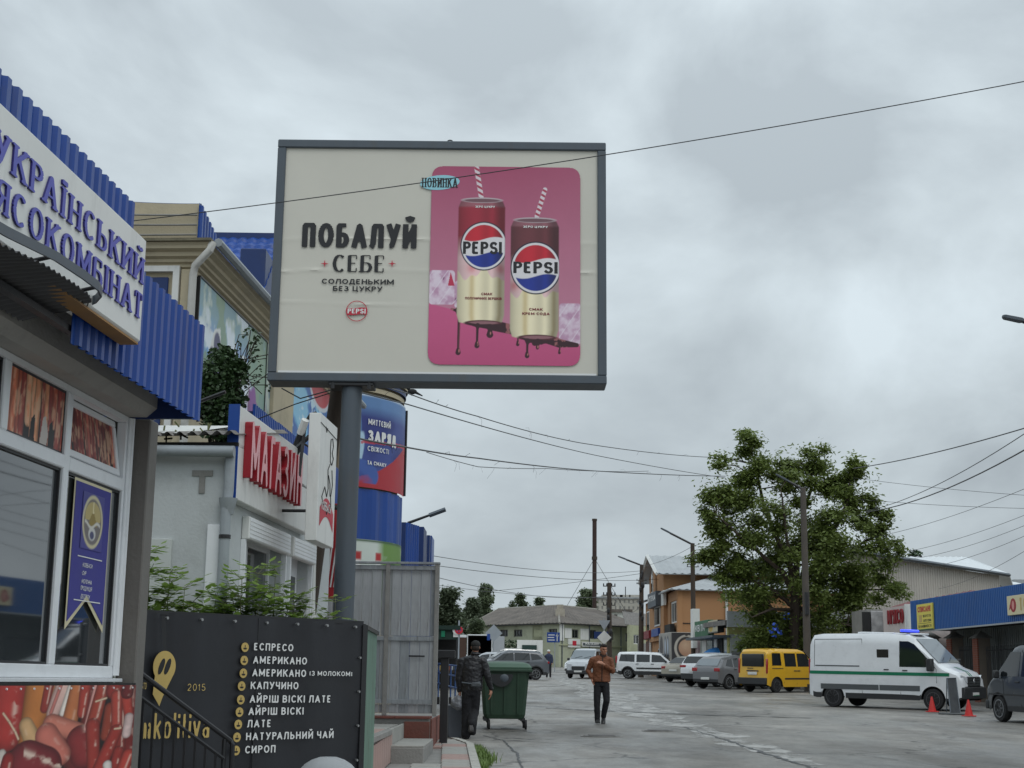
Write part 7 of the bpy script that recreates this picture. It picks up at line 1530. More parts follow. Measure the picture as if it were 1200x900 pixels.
def slope_sheet(parent, name, a, b, c_, d, m, pitch=.4, amp=.06, th_=.05):
    """ribbed roof plane: eave a->b, ridge d->c, ribs run up the slope"""
    a, b, c_, d = map(Vector, (a, b, c_, d)); n_ = (b-a).cross(d-a).normalized(); n_ = n_ if n_.z > 0 else -n_; L_ = (b-a).length; N_ = max(2, int(L_/pitch)); V = []
    for i in range(N_*3+1):
        t = i/(N_*3); off = n_*(amp if i % 3 == 1 else 0); V += [a.lerp(b, t)+off, d.lerp(c_, t)+off]
    q = MB(); q.add(V, [(2*i, 2*i+2, 2*i+3, 2*i+1) for i in range(N_*3)]); V2 = [a-n_*th_, b-n_*th_, c_-n_*th_, d-n_*th_]; q.add(V2, [(3, 2, 1, 0)]); q.add([a, b, b-n_*th_, a-n_*th_], [(0, 1, 2, 3)]); return q.build(name, m, parent, recalc=False)
# --- old pale green two-storey house at the end of the street
OH = thing('old_house', 'old two-storey pale green corner house with a sagging brown slate hip roof and shop boards', 'house')
A = P(553, 780, 172); B = P(655, 780, 160); C_ = P(752, 780, 172)
A, B, C_ = Vector((A.x, 172, 0)), Vector((B.x, 160, 0)), Vector((C_.x, 170, 0)); g0 = gz(160)-.3; ze = P(650, 730, 160).z
def hs_(dxv, o, px, py, Y=160): 
    d = ray(px, py); n_ = Vector((dxv.y, -dxv.x, 0)); t = (o-Vector((0, 0, 0))).dot(n_)/d.dot(n_); q_ = Vector((0, 0, EYE))+d*t; return (q_-o).dot(dxv), q_.z
dAB = (B-A).normalized(); dBC = (C_-B).normalized(); LAB = (B-A).length; LBC = (C_-B).length
ops = []
for xa, xb, ya, yb_ in ((553, 562, 739, 746), (586, 595, 738, 746), (602, 612, 738, 746), (626, 636, 738, 746), (643, 654, 737, 746)): s0, z1_ = hs_(dAB, A, xa, ya); s1, z0_ = hs_(dAB, A, xb, yb_); ops.append((max(.1, s0), min(LAB-.15, s1), z0_, z1_, 2))
house_face(OH, A, dAB, LAB, g0, ze, ops, m_green, m_wdark)
ops = []
for xa, xb, ya, yb_ in ((670.5, 678, 737.5, 748), (690.5, 699, 738, 749), (712, 719, 740, 750), (733, 739, 742, 752)): s0, z1_ = hs_(dBC, B, xa, ya); s1, z0_ = hs_(dBC, B, xb, yb_); ops.append((s0, s1, z0_, z1_, 1))
M2, _ = house_face(OH, B, dBC, LBC, g0, ze, ops, m_green, m_wdark)
for xa, xb, ya, yb_ in ((661.5, 669.5, 736, 748), (680, 689.5, 736.5, 750)): s0, z1_ = hs_(dBC, B, xa, ya); s1, z0_ = hs_(dBC, B, xb, yb_); MB().box(s0, s1, -.06, -.01, z0_, z1_, 0, M2).build('white_wall_board', m_white, OH)
s0, z1_ = hs_(dBC, B, 655.5, 729); s1, z0_ = hs_(dBC, B, 660, 751); MB().box(s0, s1, -.12, -.01, z0_, z1_, 0, M2).build('white_corner_pilaster', m_white, OH)
s0, z1_ = hs_(dBC, B, 665, 748.5); s1, z0_ = hs_(dBC, B, 679, 759); MB().box(s0, s1, -.14, -.02, z0_, z1_, 0, M2).build('white_sign_board', m_white, OH); MB().box((s0+s1)/2-.3, (s0+s1)/2+.3, -.16, -.141, (z0_+z1_)/2-.25, (z0_+z1_)/2+.25, 0, M2).build('red_mark', m_inkr, OH)
s0, z1_ = hs_(dBC, B, 681, 752); s1, z0_ = hs_(dBC, B, 704, 758.5); MB().box(s0, s1, -.14, -.02, z0_, z1_, 0, M2).build('shop_board', m_white, OH)
MB().box(s0+.15, s1-.15, -.15, -.141, z0_+.12, z1_-.12, 0, M2).build('shop_board_band', m_frame, OH)
o_ = M2 @ Vector((s0+.5, -.16, z0_+.2)); put_text('lettering', 'МАГАЗИН', .32, o_, dBC, (0, 0, 1), m_inkw, OH, width=s1-s0-1.0, tv=.2, ws=1, sp=.15, res=10)
MB().box(-.05, LBC, -.14, -.0, ze-2.35, ze-2.2, 0, M2).build('string_course', m_green2, OH)
q = MB(); s0, z1_ = hs_(dBC, B, 673, 760.5); s1, z0_ = hs_(dBC, B, 692, 772); q.add([M2 @ Vector(v) for v in ((s0, -.02, z1_), (s1, -.02, z1_), (s1, -1.3, z0_+.6), (s0, -1.3, z0_+.6))], [(0, 1, 2, 3)]); q.box(s0, s1, -.05, 0, z0_-1, z0_+.5, 0, M2); q.build('green_awning', mat('dark_green_awning', srgb(22, 48, 40), rough=.8, var=.1), OH)
# gutters, downpipes, base band
MB().tube([M2 @ Vector((0, -.25, ze-.05)), M2 @ Vector((LBC, -.25, ze-.05))], .08, 5).build('gutter', m_frame, OH)
MB().tube([A+Vector((0, -.3, ze-.05)), B+Vector((0, -.3, ze-.05))], .08, 5).build('gutter', m_frame, OH)
for px in (637, 658, 690, 727): 
    s_, _ = hs_(dBC, B, px, 760) if px > 655 else (0, 0)
    if px > 655: MB().tube([M2 @ Vector((s_, -.1, g0)), M2 @ Vector((s_, -.1, ze))], .06, 5).build('downpipe', m_frame, OH)
MB().box(-4.5+0, -2.8, -.25, -.0, g0, ze, 0, Matrix(((dAB.x, -dAB.y*-1, 0, B.x), (dAB.y, dAB.x, 0, B.y), (0, 0, 1, 0), (0, 0, 0, 1)))).build('risalit', m_green2, OH)
zr = P(650, 709, 167).z; R1 = Vector((P(584, 709, 176).x, 178, zr)); R2 = Vector((P(702, 712, 170).x, 176, zr)); ov = .5
Ae, Be, Ce = A+Vector((-.6, -.5, ze)), B+Vector((0, -.8, ze)), C_+Vector((.8, -.3, ze)); Rm = Vector((P(655, 709, 168).x, 170, zr+.1))
slope_sheet(OH, 'roof_slope', Ae, Be, Rm, R1, m_brownroof, .6, .05); slope_sheet(OH, 'roof_slope', Be, Ce, R2, Rm, m_brownroof, .6, .05)
slope_sheet(OH, 'roof_slope', A+Vector((-.6, 14, ze)), Ae, R1, R1+Vector((0, .1, 0)), m_brownroof, .6, .05); slope_sheet(OH, 'roof_slope', Ce, C_+Vector((.8, 12, ze)), R2+Vector((0, .1, 0)), R2, m_brownroof, .6, .05)
q = MB(); q.tube([R1, Rm, R2], .12, 5).tube([Be, Rm], .12, 5).tube([Ae, R1], .10, 5); q.build('ridge', mat('pale_ridge', srgb(150, 146, 138), rough=.9, var=.3), OH)
MB().box(Rm.x-.5, Rm.x+.5, 163.6, 164.6, zr-2.0, zr-.6).box(Rm.x-.35, Rm.x+.35, 163.7, 164.5, zr-.6, zr-.1).build('dormer_vent', mat('old_plaster', srgb(168, 160, 146), rough=.9, var=.3), OH)
# annexe to the right of it, lower, with the pale block behind
AX = thing('green_annexe', 'lower light green house wing with one narrow white window behind the utility pole', 'house'); a = P(738, 780, 160); b = P(775, 780, 168); zz = P(740, 733, 162).z; dv = (Vector((b.x, 168, 0))-Vector((a.x, 160, 0))).normalized(); o_ = Vector((a.x, 160, 0))
s0, z1_ = hs_(dv, o_, 742.5, 743.5); s1, z0_ = hs_(dv, o_, 747.5, 755); house_face(AX, o_, dv, 9, g0, zz, [(s0, s1+.5, z0_, z1_, 1)], m_green2, m_white); slope_sheet(AX, 'roof_slope', o_+Vector((-.5, -.5, zz)), o_+dv*10+Vector((0, -.5, zz)), o_+dv*10+Vector((0, 4, zz+1.6)), o_+Vector((-.5, 4, zz+1.6)), m_slate, .5, .05)
q = MB(); e = o_+dv*.5; q.box(e.x+.6, e.x+3.4, e.y-.7, e.y-.4, g0+1.6, g0+2.9); q.build('stone_base', m_conc, AX)
def block(name, label, px0, px1, py0, py1, Y, m, cols, rows, roof=None, cat='building', dpt=12, fr=None):
    a, b = P(px0, py0, Y), P(px1, py0, Y); zt_ = a.z; zb_ = P(px0, py1, Y).z; L_ = b.x-a.x; t = thing(name, label, cat); ops = []; hh_ = (zt_-zb_)
    for j in range(rows):
        for i in range(cols): 
            w = L_/cols; hgt = hh_/rows; ops.append((w*(i+.32), w*(i+.68), zb_+hgt*(j+.28), zb_+hgt*(j+.78), 1))
    M_, _ = house_face(t, (a.x, Y, 0), (1, 0), L_, zb_-12, zt_, ops, m, fr or m_white, frame=.16); MB().box(a.x, b.x, Y+.31, Y+dpt, zb_-12, zt_-.02).build('rear_walls', m, t)
    MB().box(a.x-.4, b.x+.4, Y-.4, Y+dpt+.4, zt_, zt_+.4).build('roof', roof or m_roofm, t); return t
m_pale = mat('pale_panel_block', srgb(176, 172, 162), rough=.9, var=.15, scale=.3, dirt=.3)
BL = block('apartment_block', 'far pale five-storey apartment block above the green annexe roof', 698, 750, 701, 716, 420, m_pale, 10, 2, fr=m_conc); q = MB()
for px in (706, 718, 727, 738): a = P(px, 699, 420); q.box(a.x, a.x+3, 422, 425, a.z-1.5, a.z+.6)
q.build('roof_hut', m_pale, BL); q = MB()
for px in (712, 733): a = P(px, 700, 420); q.tube([a, a+Vector((0, 0, 3))], .12, 4)
q.build('aerial', m_black, BL)
block('white_house', 'small white two-window house behind the green annexe', 716, 738, 717, 730, 230, mat('white_house_wall', srgb(206, 208, 200), rough=.9, var=.1), 2, 1, roof=m_brownroof, cat='house', fr=m_wdark)
# garage gate and canopy left of the old house
GR = thing('garage', 'low white garage with a dark green folding door beneath the old house windows', 'garage'); a, b = P(606, 760, 150), P(636, 760, 150); zt_ = P(620, 750, 150).z
MB().box(a.x, b.x, 150, 154, gz(150), zt_).build('wall', m_white, GR); MB().box(a.x+.5, b.x-.6, 149.9, 149.98, gz(150), zt_-.5).build('door', mat('dark_green_door', srgb(34, 60, 54), rough=.7, var=.1), GR); MB().box(a.x-4.5, a.x+.2, 149.2, 151, zt_-1.2, zt_-.85).build('lean_to_roof', m_white, GR)
q = MB(); c0 = P(598, 757, 152); GBs = MB(); r_ = random.Random(4); clump(GBs, (0, 0, 0), (1.8, 1, 1.3), 700, r_, .3)
t = thing('bush', 'dark bush under the old house windows left of the white garage', 'bush', (c0.x, 153, c0.z-.6)); props(GBs.build('leaves', m_leaf2, t, recalc=False), kind='stuff')
# --- orange building
OB = thing('orange_building', 'orange-brown shop building with grey sheet roofs, tall gable and paired white windows', 'building')
P1 = Vector((P(795, 780, 95).x, 95, 0)); P2 = Vector((P(757, 780, 113).x, 113, 0)); dS = (P1-P2).normalized(); LS = (P1-P2).length; gB = gz(95)-.4; zel = P(795, 691, 95).z; zeh = P(783, 666, 99).z
s_g0 = hs_(dS, P2, 765, 700)[0]; s_g1 = hs_(dS, P2, 782, 700)[0]
def op(dxv, o, xa, xb, ya, yb_, bars=1): s0, z1_ = hs_(dxv, o, xa, ya); s1, z0_ = hs_(dxv, o, xb, yb_); return (s0, s1, z0_, z1_, bars)
ops = [op(dS, P2, 759, 764, 718, 740, 2), op(dS, P2, 772, 778, 713, 733, 2), op(dS, P2, 785, 794, 706, 729, 2), op(dS, P2, 773, 775, 676, 692, 0), op(dS, P2, 758, 763, 752, 768, 0)]
ops = [o for o in ops if o[3] < zel-.1]
house_face(OB, P2, dS, LS, gB, zel, ops, m_orange, m_white, frame=.12)
# facing wall of the near wing
dE = Vector((1, .18, 0)).normalized(); LE = 17.0
Mw, _ = house_face(OB, P1, dE, LE, gB, zel, [], m_orange, m_white)
for px in (851,): s_, _z = hs_(dE, P1, px, 720); MB().tube([Mw @ Vector((s_, -.12, gB)), Mw @ Vector((s_, -.12, zel))], .09, 6).build('downpipe', m_white, OB)
for sg in (LS*.22, LS*.66): MB().tube([Vector((*(P2+dS*sg).xy, gB))+Vector((-.12, -.05, 0)), Vector((*(P2+dS*sg).xy, zel))+Vector((-.12, -.05, 0))], .09, 6).build('downpipe', m_white, OB)
# tall gabled bay
nS = Vector((dS.y, -dS.x, 0)); g1, g2 = P2+dS*s_g0, P2+dS*s_g1; pk = (g1+g2)/2; zpk = P(768, 651, 104).z; bw2 = 9.0
f1, f2 = g1+nS*.25, g2+nS*.25; inw = -nS
q = MB(); V = [Vector((*f1.xy, zel-3)), Vector((*f2.xy, zel-3)), Vector((*f2.xy, zeh)), Vector((*((f1+f2)/2).xy, zpk-.2)), Vector((*f1.xy, zeh))]; V += [v+inw*bw2 for v in V]; q.add(V, [(0, 1, 2, 3, 4), (9, 8, 7, 6, 5), (1, 6, 7, 2), (0, 4, 9, 5), (2, 7, 8, 3), (3, 8, 9, 4), (0, 5, 6, 1)]); q.build('gable_bay', m_orange, OB)
mid_ = (f1+f2)/2; e1_ = f1+(f1-mid_)*.28+nS*.6; e2_ = f2+(f2-mid_)*.28+nS*.6; m1_ = mid_+nS*.6; zdrop = zeh-.28*(zpk-zeh)
slope_sheet(OB, 'roof_slope', Vector((*e2_.xy, zdrop)), Vector((*(e2_+inw*(bw2+.8)).xy, zdrop)), Vector((*(m1_+inw*(bw2+.8)).xy, zpk)), Vector((*m1_.xy, zpk)), m_roofm, .5, .05); slope_sheet(OB, 'roof_slope', Vector((*e1_.xy, zdrop)), Vector((*(e1_+inw*(bw2+.8)).xy, zdrop)), Vector((*(m1_+inw*(bw2+.8)).xy, zpk)), Vector((*m1_.xy, zpk)), m_roofm, .5, .05)
q = MB(); q.tube([Vector((*e1_.xy, zdrop)), Vector((*m1_.xy, zpk)), Vector((*e2_.xy, zdrop))], .13, 4); q.build('barge_board', m_white, OB)
q = MB(); c__ = mid_+nS*.27; q.box(-.35, .35, -.03, .03, 0, 2.2); o_ = q.build('window', m_white, OB); o_.location = (*c__.xy, P(774, 693, 102).z); o_.rotation_euler = (0, 0, math.atan2(dS.y, dS.x)); MB().box(-.27, .27, -.05, -.031, .1, 2.1).build('pane', m_cglass, o_)
# lower roofs
zrl = P(818, 674, 99).z
slope_sheet(OB, 'roof_slope', Vector((P1.x-.6, P1.y-.5, zel)), Vector((*(P1+dE*(LE+1)).xy, zel))+Vector((0, -.5, 0)), Vector((*(P1+dE*(LE-2)).xy, zrl))+Vector((0, 5, 0)), Vector((*(P1+dE*3.2).xy, zrl))+Vector((0, 5, 0)), m_roofm, .5, .05)
slope_sheet(OB, 'roof_slope', Vector((*(g2+nS*.6).xy, zel)), Vector((P1.x-.6, P1.y-.5, zel)), Vector((*(P1+dE*3.2).xy, zrl))+Vector((0, 5, 0)), Vector((*(g2+dE*3.2).xy, zrl)), m_roofm, .5, .05)
slope_sheet(OB, 'roof_slope', Vector((*(P2+nS*.6).xy, zel)), Vector((*(g1+nS*.6).xy, zel)), Vector((*(g1+dE*3.2).xy, zrl)), Vector((*(P2+dE*3.2).xy, zrl)), m_roofm, .5, .05)
def sgn(px0, px1, py0, py1, Yd, m, nm, parent, th_=.15, dxv=None, o=None, off=.12):
    dxv = dxv or dS; o = o or P2; s0, z1_ = hs_(dxv, o, px0, py0); s1, z0_ = hs_(dxv, o, px1, py1); n_ = Vector((dxv.y, -dxv.x, 0)); Mx = Matrix(((dxv.x, -n_.x, 0, o.x), (dxv.y, -n_.y, 0, o.y), (0, 0, 1, 0), (0, 0, 0, 1))); MB().box(s0, s1, -off-th_, -off, z0_, z1_, .01, Mx).build(nm, m, parent); return Mx, s0, s1, z0_, z1_
Mx, s0, s1, z0_, z1_ = sgn(769, 779, 697, 710, 0, m_frame, 'sign_board', OB, .5); put_text('lettering', 'АПТЕКА', .4, Mx @ Vector((s0+.15, -.64, (z0_+z1_)/2-.1)), dS, (0, 0, 1), m_inkw, OB, width=s1-s0-.3, tv=.2, res=10)
for px0, px1, py0, py1, of_ in ((772, 778.5, 712, 733, .26), (759, 764.5, 717, 740, .02)):
    Mx, s0, s1, z0_, z1_ = sgn(px0, px1, py0, py1, 0, m_white, 'window_frame', OB, .06, off=of_)
    for k in range(3): w_ = (s1-s0)/3; MB().box(s0+w_*k+.08, s0+w_*(k+1)-.04, -of_-.075, -of_-.062, z0_+.1, z1_-.1, 0, Mx).build('pane', m_cglass, OB)
sgn(758.5, 767, 741, 748, 0, mat('dark_red_sign', srgb(128, 34, 40), rough=.5, var=.05), 'red_sign', OB, .3); sgn(770, 778, 738, 745, 0, m_blue, 'blue_sign', OB, .3); sgn(780, 783, 693, 709, 0, m_white, 'white_plate', OB, .2)
sgn(759.5, 764, 752, 770, 0, mat('brown_door', srgb(90, 48, 30), rough=.6, var=.2), 'entrance_door', OB, .05)
sgn(786, 793, 733, 741, 0, m_dark, 'air_unit', OB, .3)
for sx_, zx_ in ((3.2, 3.1), (5.6, 3.0), (8.4, 3.3)):
    MB().box(sx_, sx_+.85, -.42, -.06, gB+zx_, gB+zx_+.6, .03, Mw).build('air_conditioner', m_white, OB); MB().tube([Mw @ Vector((sx_+.35, -.425, gB+zx_+.3)), Mw @ Vector((sx_+.35, -.435, gB+zx_+.3))], .22, 16).build('fan_grille', m_frame, OB)
for sx_ in (1.6, 4.4, 10.5):
    MB().box(sx_, sx_+1.2, -.05, -.005, gB+4.2, gB+5.5, .01, Mw).build('window_frame', m_white, OB) if sx_ > 9 else None
MB().tube([Mw @ Vector((.3, -.03, gB+3.9)), Mw @ Vector((16, -.03, gB+3.8))], .03, 4).build('cable', m_black, OB)
MB().box(.0, LE, -.04, -.002, gB, gB+.9, 0, Mw).build('plinth', m_conc, OB)
# --- kiosks in front of it
KS = thing('green_kiosk', 'green-fronted kiosk with white script board and glazed lower panels under the orange building', 'kiosk'); o_ = Vector((P(820, 780, 84).x, 84, 0)); dk = (Vector((P(860, 780, 76).x, 76, 0))-o_).normalized(); Lk_ = 6.0; gk = gz(80)
n_ = Vector((dk.y, -dk.x, 0)); Mk = Matrix(((dk.x, -n_.x, 0, o_.x), (dk.y, -n_.y, 0, o_.y), (0, 0, 1, 0), (0, 0, 0, 1)))
def ks(px0, px1, py0, py1): s0, z1_ = hs_(dk, o_, px0, py0); s1, z0_ = hs_(dk, o_, px1, py1); return s0, s1, z0_, z1_
zt_ = ks(820, 840, 735, 750)[3]; s_end = ks(820, 855, 700, 760)[1]
MB().box(0, s_end, .05, 3.5, gk, zt_-.6, 0, Mk).build('wall', mat('grey_kiosk_wall', srgb(146, 150, 146), rough=.7, var=.15, dirt=.3), KS)
a0, a1_, b0_, b1 = ks(820, 836, 731, 745); MB().box(a0, a1_, -.3, .04, b0_, b1+.1, .02, Mk).build('green_sign', mat('green_sign_board', srgb(34, 96, 58), rough=.5, var=.08), KS); put_text('lettering', 'КВІТИ', .38, Mk @ Vector((a0+.3, -.32, (b0_+b1)/2-.1)), dk, (0, 0, 1), m_inkw, KS, width=(a1_-a0)*.7, tv=.15, res=10)
a0, a1_, b0_, b1 = ks(836.5, 848, 728, 741); c = Canvas(2, 1.4, 26, (186, 178, 150)); c.mix(c.ellm(.6, .5, .4, .35), (196, 160, 60)); c.mix(c.ellm(1.4, .9, .35, .3), (60, 100, 150)); c.mix(c.rect(0, 2, 0, .12), (60, 60, 60)); w_ = Mk @ Vector((a0, -.32, b0_)); w2 = Mk @ Vector((a1_, -.32, b0_)); c.sheet('picture_sign', w_, w2-w_, (0, 0, b1-b0_), printm, KS); MB().box(a0, a1_, -.30, .04, b0_, b1, 0, Mk).build('sign_box', m_black, KS)
for px0, px1, m__ in ((823, 828, m_white), (829, 835, m_pglass), (837, 840, m_white), (841, 847, m_dark), (849, 854, m_pglass)):
    a0, a1_, b0_, b1 = ks(px0, px1, 748, 763); MB().box(a0, a1_, -.02, .04, b0_-.8, b1, 0, Mk).build('front_panel', m__, KS)
a0, a1_, b0_, b1 = ks(822, 855, 744, 747); MB().box(a0, a1_, -.9, .04, b0_, b0_+.12, 0, Mk).build('canopy', m_frame, KS)
a0 = ks(813.5, 819, 713, 745); MB().box(-.9, -.3, -.3, .1, gk+2.0, P(815, 713, 84).z, 0, Mk).build('white_pylon', m_white, KS); MB().box(-1.6, -.2, -.05, .1, gk, gk+2.6, 0, Mk).build('side_panel', mat('pink_grey_panel', srgb(170, 150, 152), rough=.7, var=.2), KS)
YH = thing('yellow_house', 'pale yellow-green low house with a barred window half hidden by the tree', 'house'); o2_ = Vector((P(854, 780, 77).x, 77, 0)); dY = Vector((1, .12, 0)).normalized(); zy = P(870, 733, 77).z
Mq, _ = house_face(YH, o2_, dY, 7.5, gk-.2, zy, [(2.2, 3.8, gk+.9, gk+2.1, 3), (5.0, 6.4, gk+.9, gk+2.1, 3)], mat('yellow_green_render', srgb(176, 172, 112), rough=.9, var=.15, dirt=.3), m_wdark); MB().box(-.3, 7.8, -.5, 4, zy, zy+.25, 0, Mq).build('roof', m_slate, YH); MB().box(-.2, 7.5, -.6, -.4, zy-.1, zy+.7, 0, Mq).build('parapet_board', m_roofm, YH)
IF = thing('iron_fence', 'black iron picket fence below the tree behind the yellow van', 'fence'); fa, fb = Vector((P(858, 780, 74).x, 74, gz(74))), Vector((P(955, 780, 68).x, 68, gz(68))); N_ = 75; fd = fb-fa; pick = MB().tube([(0, 0, 0), (0, 0, 1.75)], .014, 4).build('picket', m_black, IF); pick.location = fa
for k in range(1, N_+1): o3 = link('picket', pick.data, IF); o3.location = fa+fd*(k/N_)
MB().tube([fa+Vector((0, 0, 1.6)), fb+Vector((0, 0, 1.6))], .025, 4).tube([fa+Vector((0, 0, .3)), fb+Vector((0, 0, .3))], .025, 4).build('rail', m_black, IF); MB().box(fa.x, fa.x+.01, fa.y, fa.y+.01, fa.z, fa.z+.3).build('foot', m_conc, IF)
# --- warehouse
WH = thing('warehouse', 'large pale ribbed steel warehouse with a white metal roof behind the market row', 'warehouse'); m_wh = mat('pale_ribbed_cladding', srgb(178, 172, 164), rough=.6, var=.08, scale=.3, dirt=.2); m_whr = mat('white_sheet_roof', srgb(214, 218, 220), rough=.45, var=.06, scale=.4)
wa, wb = Vector((P(1010, 780, 85).x, 85, 0)), Vector((P(1176, 780, 100).x, 100, 0)); zw = P(1176, 674.5, 100).z; dW = (wb-wa).normalized(); n_ = Vector((dW.y, -dW.x, 0)); LW = (wb-wa).length; ext = 1.5
k = 0; s_ = -ext
while s_ < LW: q = MB(); corr_sheet(q, wa+dW*s_, dW, (0, 0, 1), n_, min(2.98, LW-s_), zw, zw, z0=gz(85)-.3, pitch=.33, amp=.05); q.build('wall_sheet', m_wh, WH); s_ += 3.0
bk = -n_*22; zrw = P(1045, 650, 103).z
e0, e1__ = wa-dW*ext, wb; off_ = n_*.5; rA, rB = P(985, 652, 108), P(1131, 653, 116); eB = Vector((*(e1__+off_+dW*.6).xy, zw+.1)); bB = Vector((P(1190, 680, 125).x, 125, zw+.1))
slope_sheet(WH, 'roof_slope', Vector((*(e0+off_).xy, zw+.1)), eB, rB, rA, m_whr, 1.0, .06); slope_sheet(WH, 'roof_slope', eB, bB, rB+Vector((.1, .2, 0)), rB, m_whr, 1.0, .06)
MB().tube([Vector((*(e0+off_).xy, zw+.05)), Vector((*(e1__+off_+dW*.6).xy, zw+.05))], .12, 4).build('eave_gutter', m_frame, WH); MB().box(wb.x-.1, wb.x, wb.y, wb.y+20, gz(100), zw).build('end_wall', m_wh, WH)
cw_ = thing('roof_aerial', 'dark bushy chimney cowl on the skyline above the white warehouse roof', 'cowl', P(1072, 652, 112)); lf = MB(); clump(lf, (0, 0, .25), (.55, .3, .3), 160, random.Random(3), .2); props(lf.build('tuft', m_leaf2, cw_, recalc=False), kind='stuff'); MB().box(-.5, .5, -.2, .2, -2.5, .05).build('stub', m_dark, cw_)
W2 = thing('far_shed', 'small white roof and pale gable beyond the right end of the warehouse', 'shed'); a, b = P(1172, 685, 125), P(1196, 685, 125); MB().box(a.x-2, b.x, 125, 135, 2, a.z).build('wall', m_wh, W2); slope_sheet(W2, 'roof_slope', (a.x-2, 124.6, a.z), (b.x+.4, 124.6, a.z), (b.x-2.5, 129, P(1180, 673, 129).z), (a.x-2, 129, P(1180, 673, 129).z), m_whr, .8, .05)
block('far_blue_shed', 'blue-grey gable end at the far right skyline', 1192, 1230, 684, 700, 150, m_frame, 2, 1, cat='shed')
# --- market row with blue fascia
MR_ = thing('market_row', 'long low market row with a blue ribbed fascia over dark shutters and red brick piers', 'market'); ra = Vector((16.2, 60, 0)); rb_ = Vector((17.55, 37.5, 0)); dR = (rb_-ra).normalized(); nR = Vector((dR.y, -dR.x, 0)); LR = (rb_-ra).length; zf0, zf1 = 3.74, 4.95; m_blue2 = mat('market_blue_steel', srgb(36, 92, 158), rough=.45, var=.12, scale=.5, dirt=.15)
s_ = 0
while s_ < LR-.1: q = MB(); corr_sheet(q, ra+dR*s_+nR*0, dR, (0, 0, 1), nR, 1.14, zf1, zf1, z0=zf0, pitch=.16, amp=.03); q.build('fascia_sheet', m_blue2, MR_); s_ += 1.15
Mr = Matrix(((dR.x, -nR.x, 0, ra.x), (dR.y, -nR.y, 0, ra.y), (0, 0, 1, 0), (0, 0, 0, 1)))
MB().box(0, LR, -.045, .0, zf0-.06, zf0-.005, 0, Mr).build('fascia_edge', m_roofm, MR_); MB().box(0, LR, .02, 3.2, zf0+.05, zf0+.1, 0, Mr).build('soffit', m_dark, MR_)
s_ = 0; m_shut = mat('dark_ribbed_shutter', srgb(120, 126, 124), rough=.7, var=.2, scale=1, dirt=.4)
while s_ < LR: q = MB(); corr_sheet(q, Mr @ Vector((s_, 1.6, 0)), dR, (0, 0, 1), nR, 1.9, 3.78, 3.78, z0=gz(60)-1.0, pitch=.19, amp=.04); q.build('shutter_sheet', m_shut, MR_); s_ += 1.92
MB().box(0, LR, 3.0, 6.5, .3, 4.6, 0, Mr).build('rear_building', m_shut, MR_)
m_brick = mat('red_brick_pier', srgb(128, 74, 58), rough=.9, var=.25, scale=4, bump=.4, dirt=.3); m_mort = mat('mortar', srgb(120, 110, 100), rough=.95, var=.1)
def hr_(px, py): return hs_(dR, ra, px, py)
for px in (1093, 1121, 1152): 
    s0 = hs_(dR, ra-nR*.9, px, 770)[0]; zt_ = P(px, 748, (ra+dR*s0).y).z; gg = gz((ra+dR*s0).y)-.05
    pi = bpy.data.objects.new('brick_pier', None); COL.objects.link(pi); pi.parent = MR_; MB().box(s0-.24, s0+.24, .62, 1.1, gg, zt_, 0, Mr).build('mortar_core', m_mort, pi)
    zz_ = gg; q = MB(); row = 0
    while zz_ < zt_-.07:
        for k in range(2): 
            o__ = .06 if row % 2 else 0
            q.box(s0-.25+k*.25+.006, s0-.006+k*.25, .605, .66, zz_+.006, zz_+.074, 0, Mr); q.box(s0-.255, s0-.2, .61+k*.24+.006, .61+k*.24+.23, zz_+.006, zz_+.074, 0, Mr)
        zz_ += .08; row += 1
    props(q.build('bricks', m_brick, pi), kind='stuff')
    q = MB(); q.add([Mr @ Vector(v) for v in ((s0-.34, .5, zt_), (s0+.34, .5, zt_), (s0+.34, 1.2, zt_), (s0-.34, 1.2, zt_), (s0, .86, zt_+.28))], [(3, 2, 1, 0), (0, 1, 4), (1, 2, 4), (2, 3, 4), (3, 0, 4)]); q.build('cap', m_conc, pi)
for px0, px1 in ((1064, 1090), (1097, 1117), (1126, 1148), (1158, 1200)):
    s0 = hs_(dR, ra-nR*.9, px0, 770)[0]; s1 = hs_(dR, ra-nR*.9, px1, 770)[0]; fi = MB(); gg = gz((ra+dR*s0).y); zt_ = gg+2.0; k = s0
    while k < s1: fi.tube([Mr @ Vector((k, .85, gg)), Mr @ Vector((k, .85, zt_))], .012, 4); k += .13
    fi.tube([Mr @ Vector((s0, .85, zt_-.15)), Mr @ Vector((s1, .85, zt_-.15))], .02, 4).tube([Mr @ Vector((s0, .85, gg+.3)), Mr @ Vector((s1, .85, gg+.3))], .02, 4); props(fi.build('railing', m_black, MR_), kind='stuff')
YS = thing('notice_sign', 'yellow notice with red heading on the far end of the blue fascia', 'sign'); YS.matrix_world = Mr.copy()
s0, z1_ = hr_(1077, 709); s1, z0_ = hr_(1096.5, 737); MB().box(s0, s1, -.11, -.045, z0_, z1_, .004).build('board', mat('yellow_sign', srgb(226, 210, 96), rough=.5, var=.05), YS); MB().box(s0, s1, -.113, -.111, z0_, z0_+.03).build('rim', m_gstripe, YS)
wS = s1-s0
put_text('lettering', 'СПИСАНЕ', .22, (s0+.07*wS, -.114, z1_-.31), (1, 0, 0), (0, 0, 1), m_inkr, YS, width=wS*.86, tv=.24, sp=.1, res=14)
for s__, f0, f1, zo in (('ВЗУТТЯ', .42, .9, -.52), ('ОПТОМ', .42, .92, -.70)): put_text('lettering', s__, .10, (s0+f0*wS, -.114, z1_+zo), (1, 0, 0), (0, 0, 1), m_ink, YS, width=wS*(f1-f0), tv=.2, sp=.1, res=10)
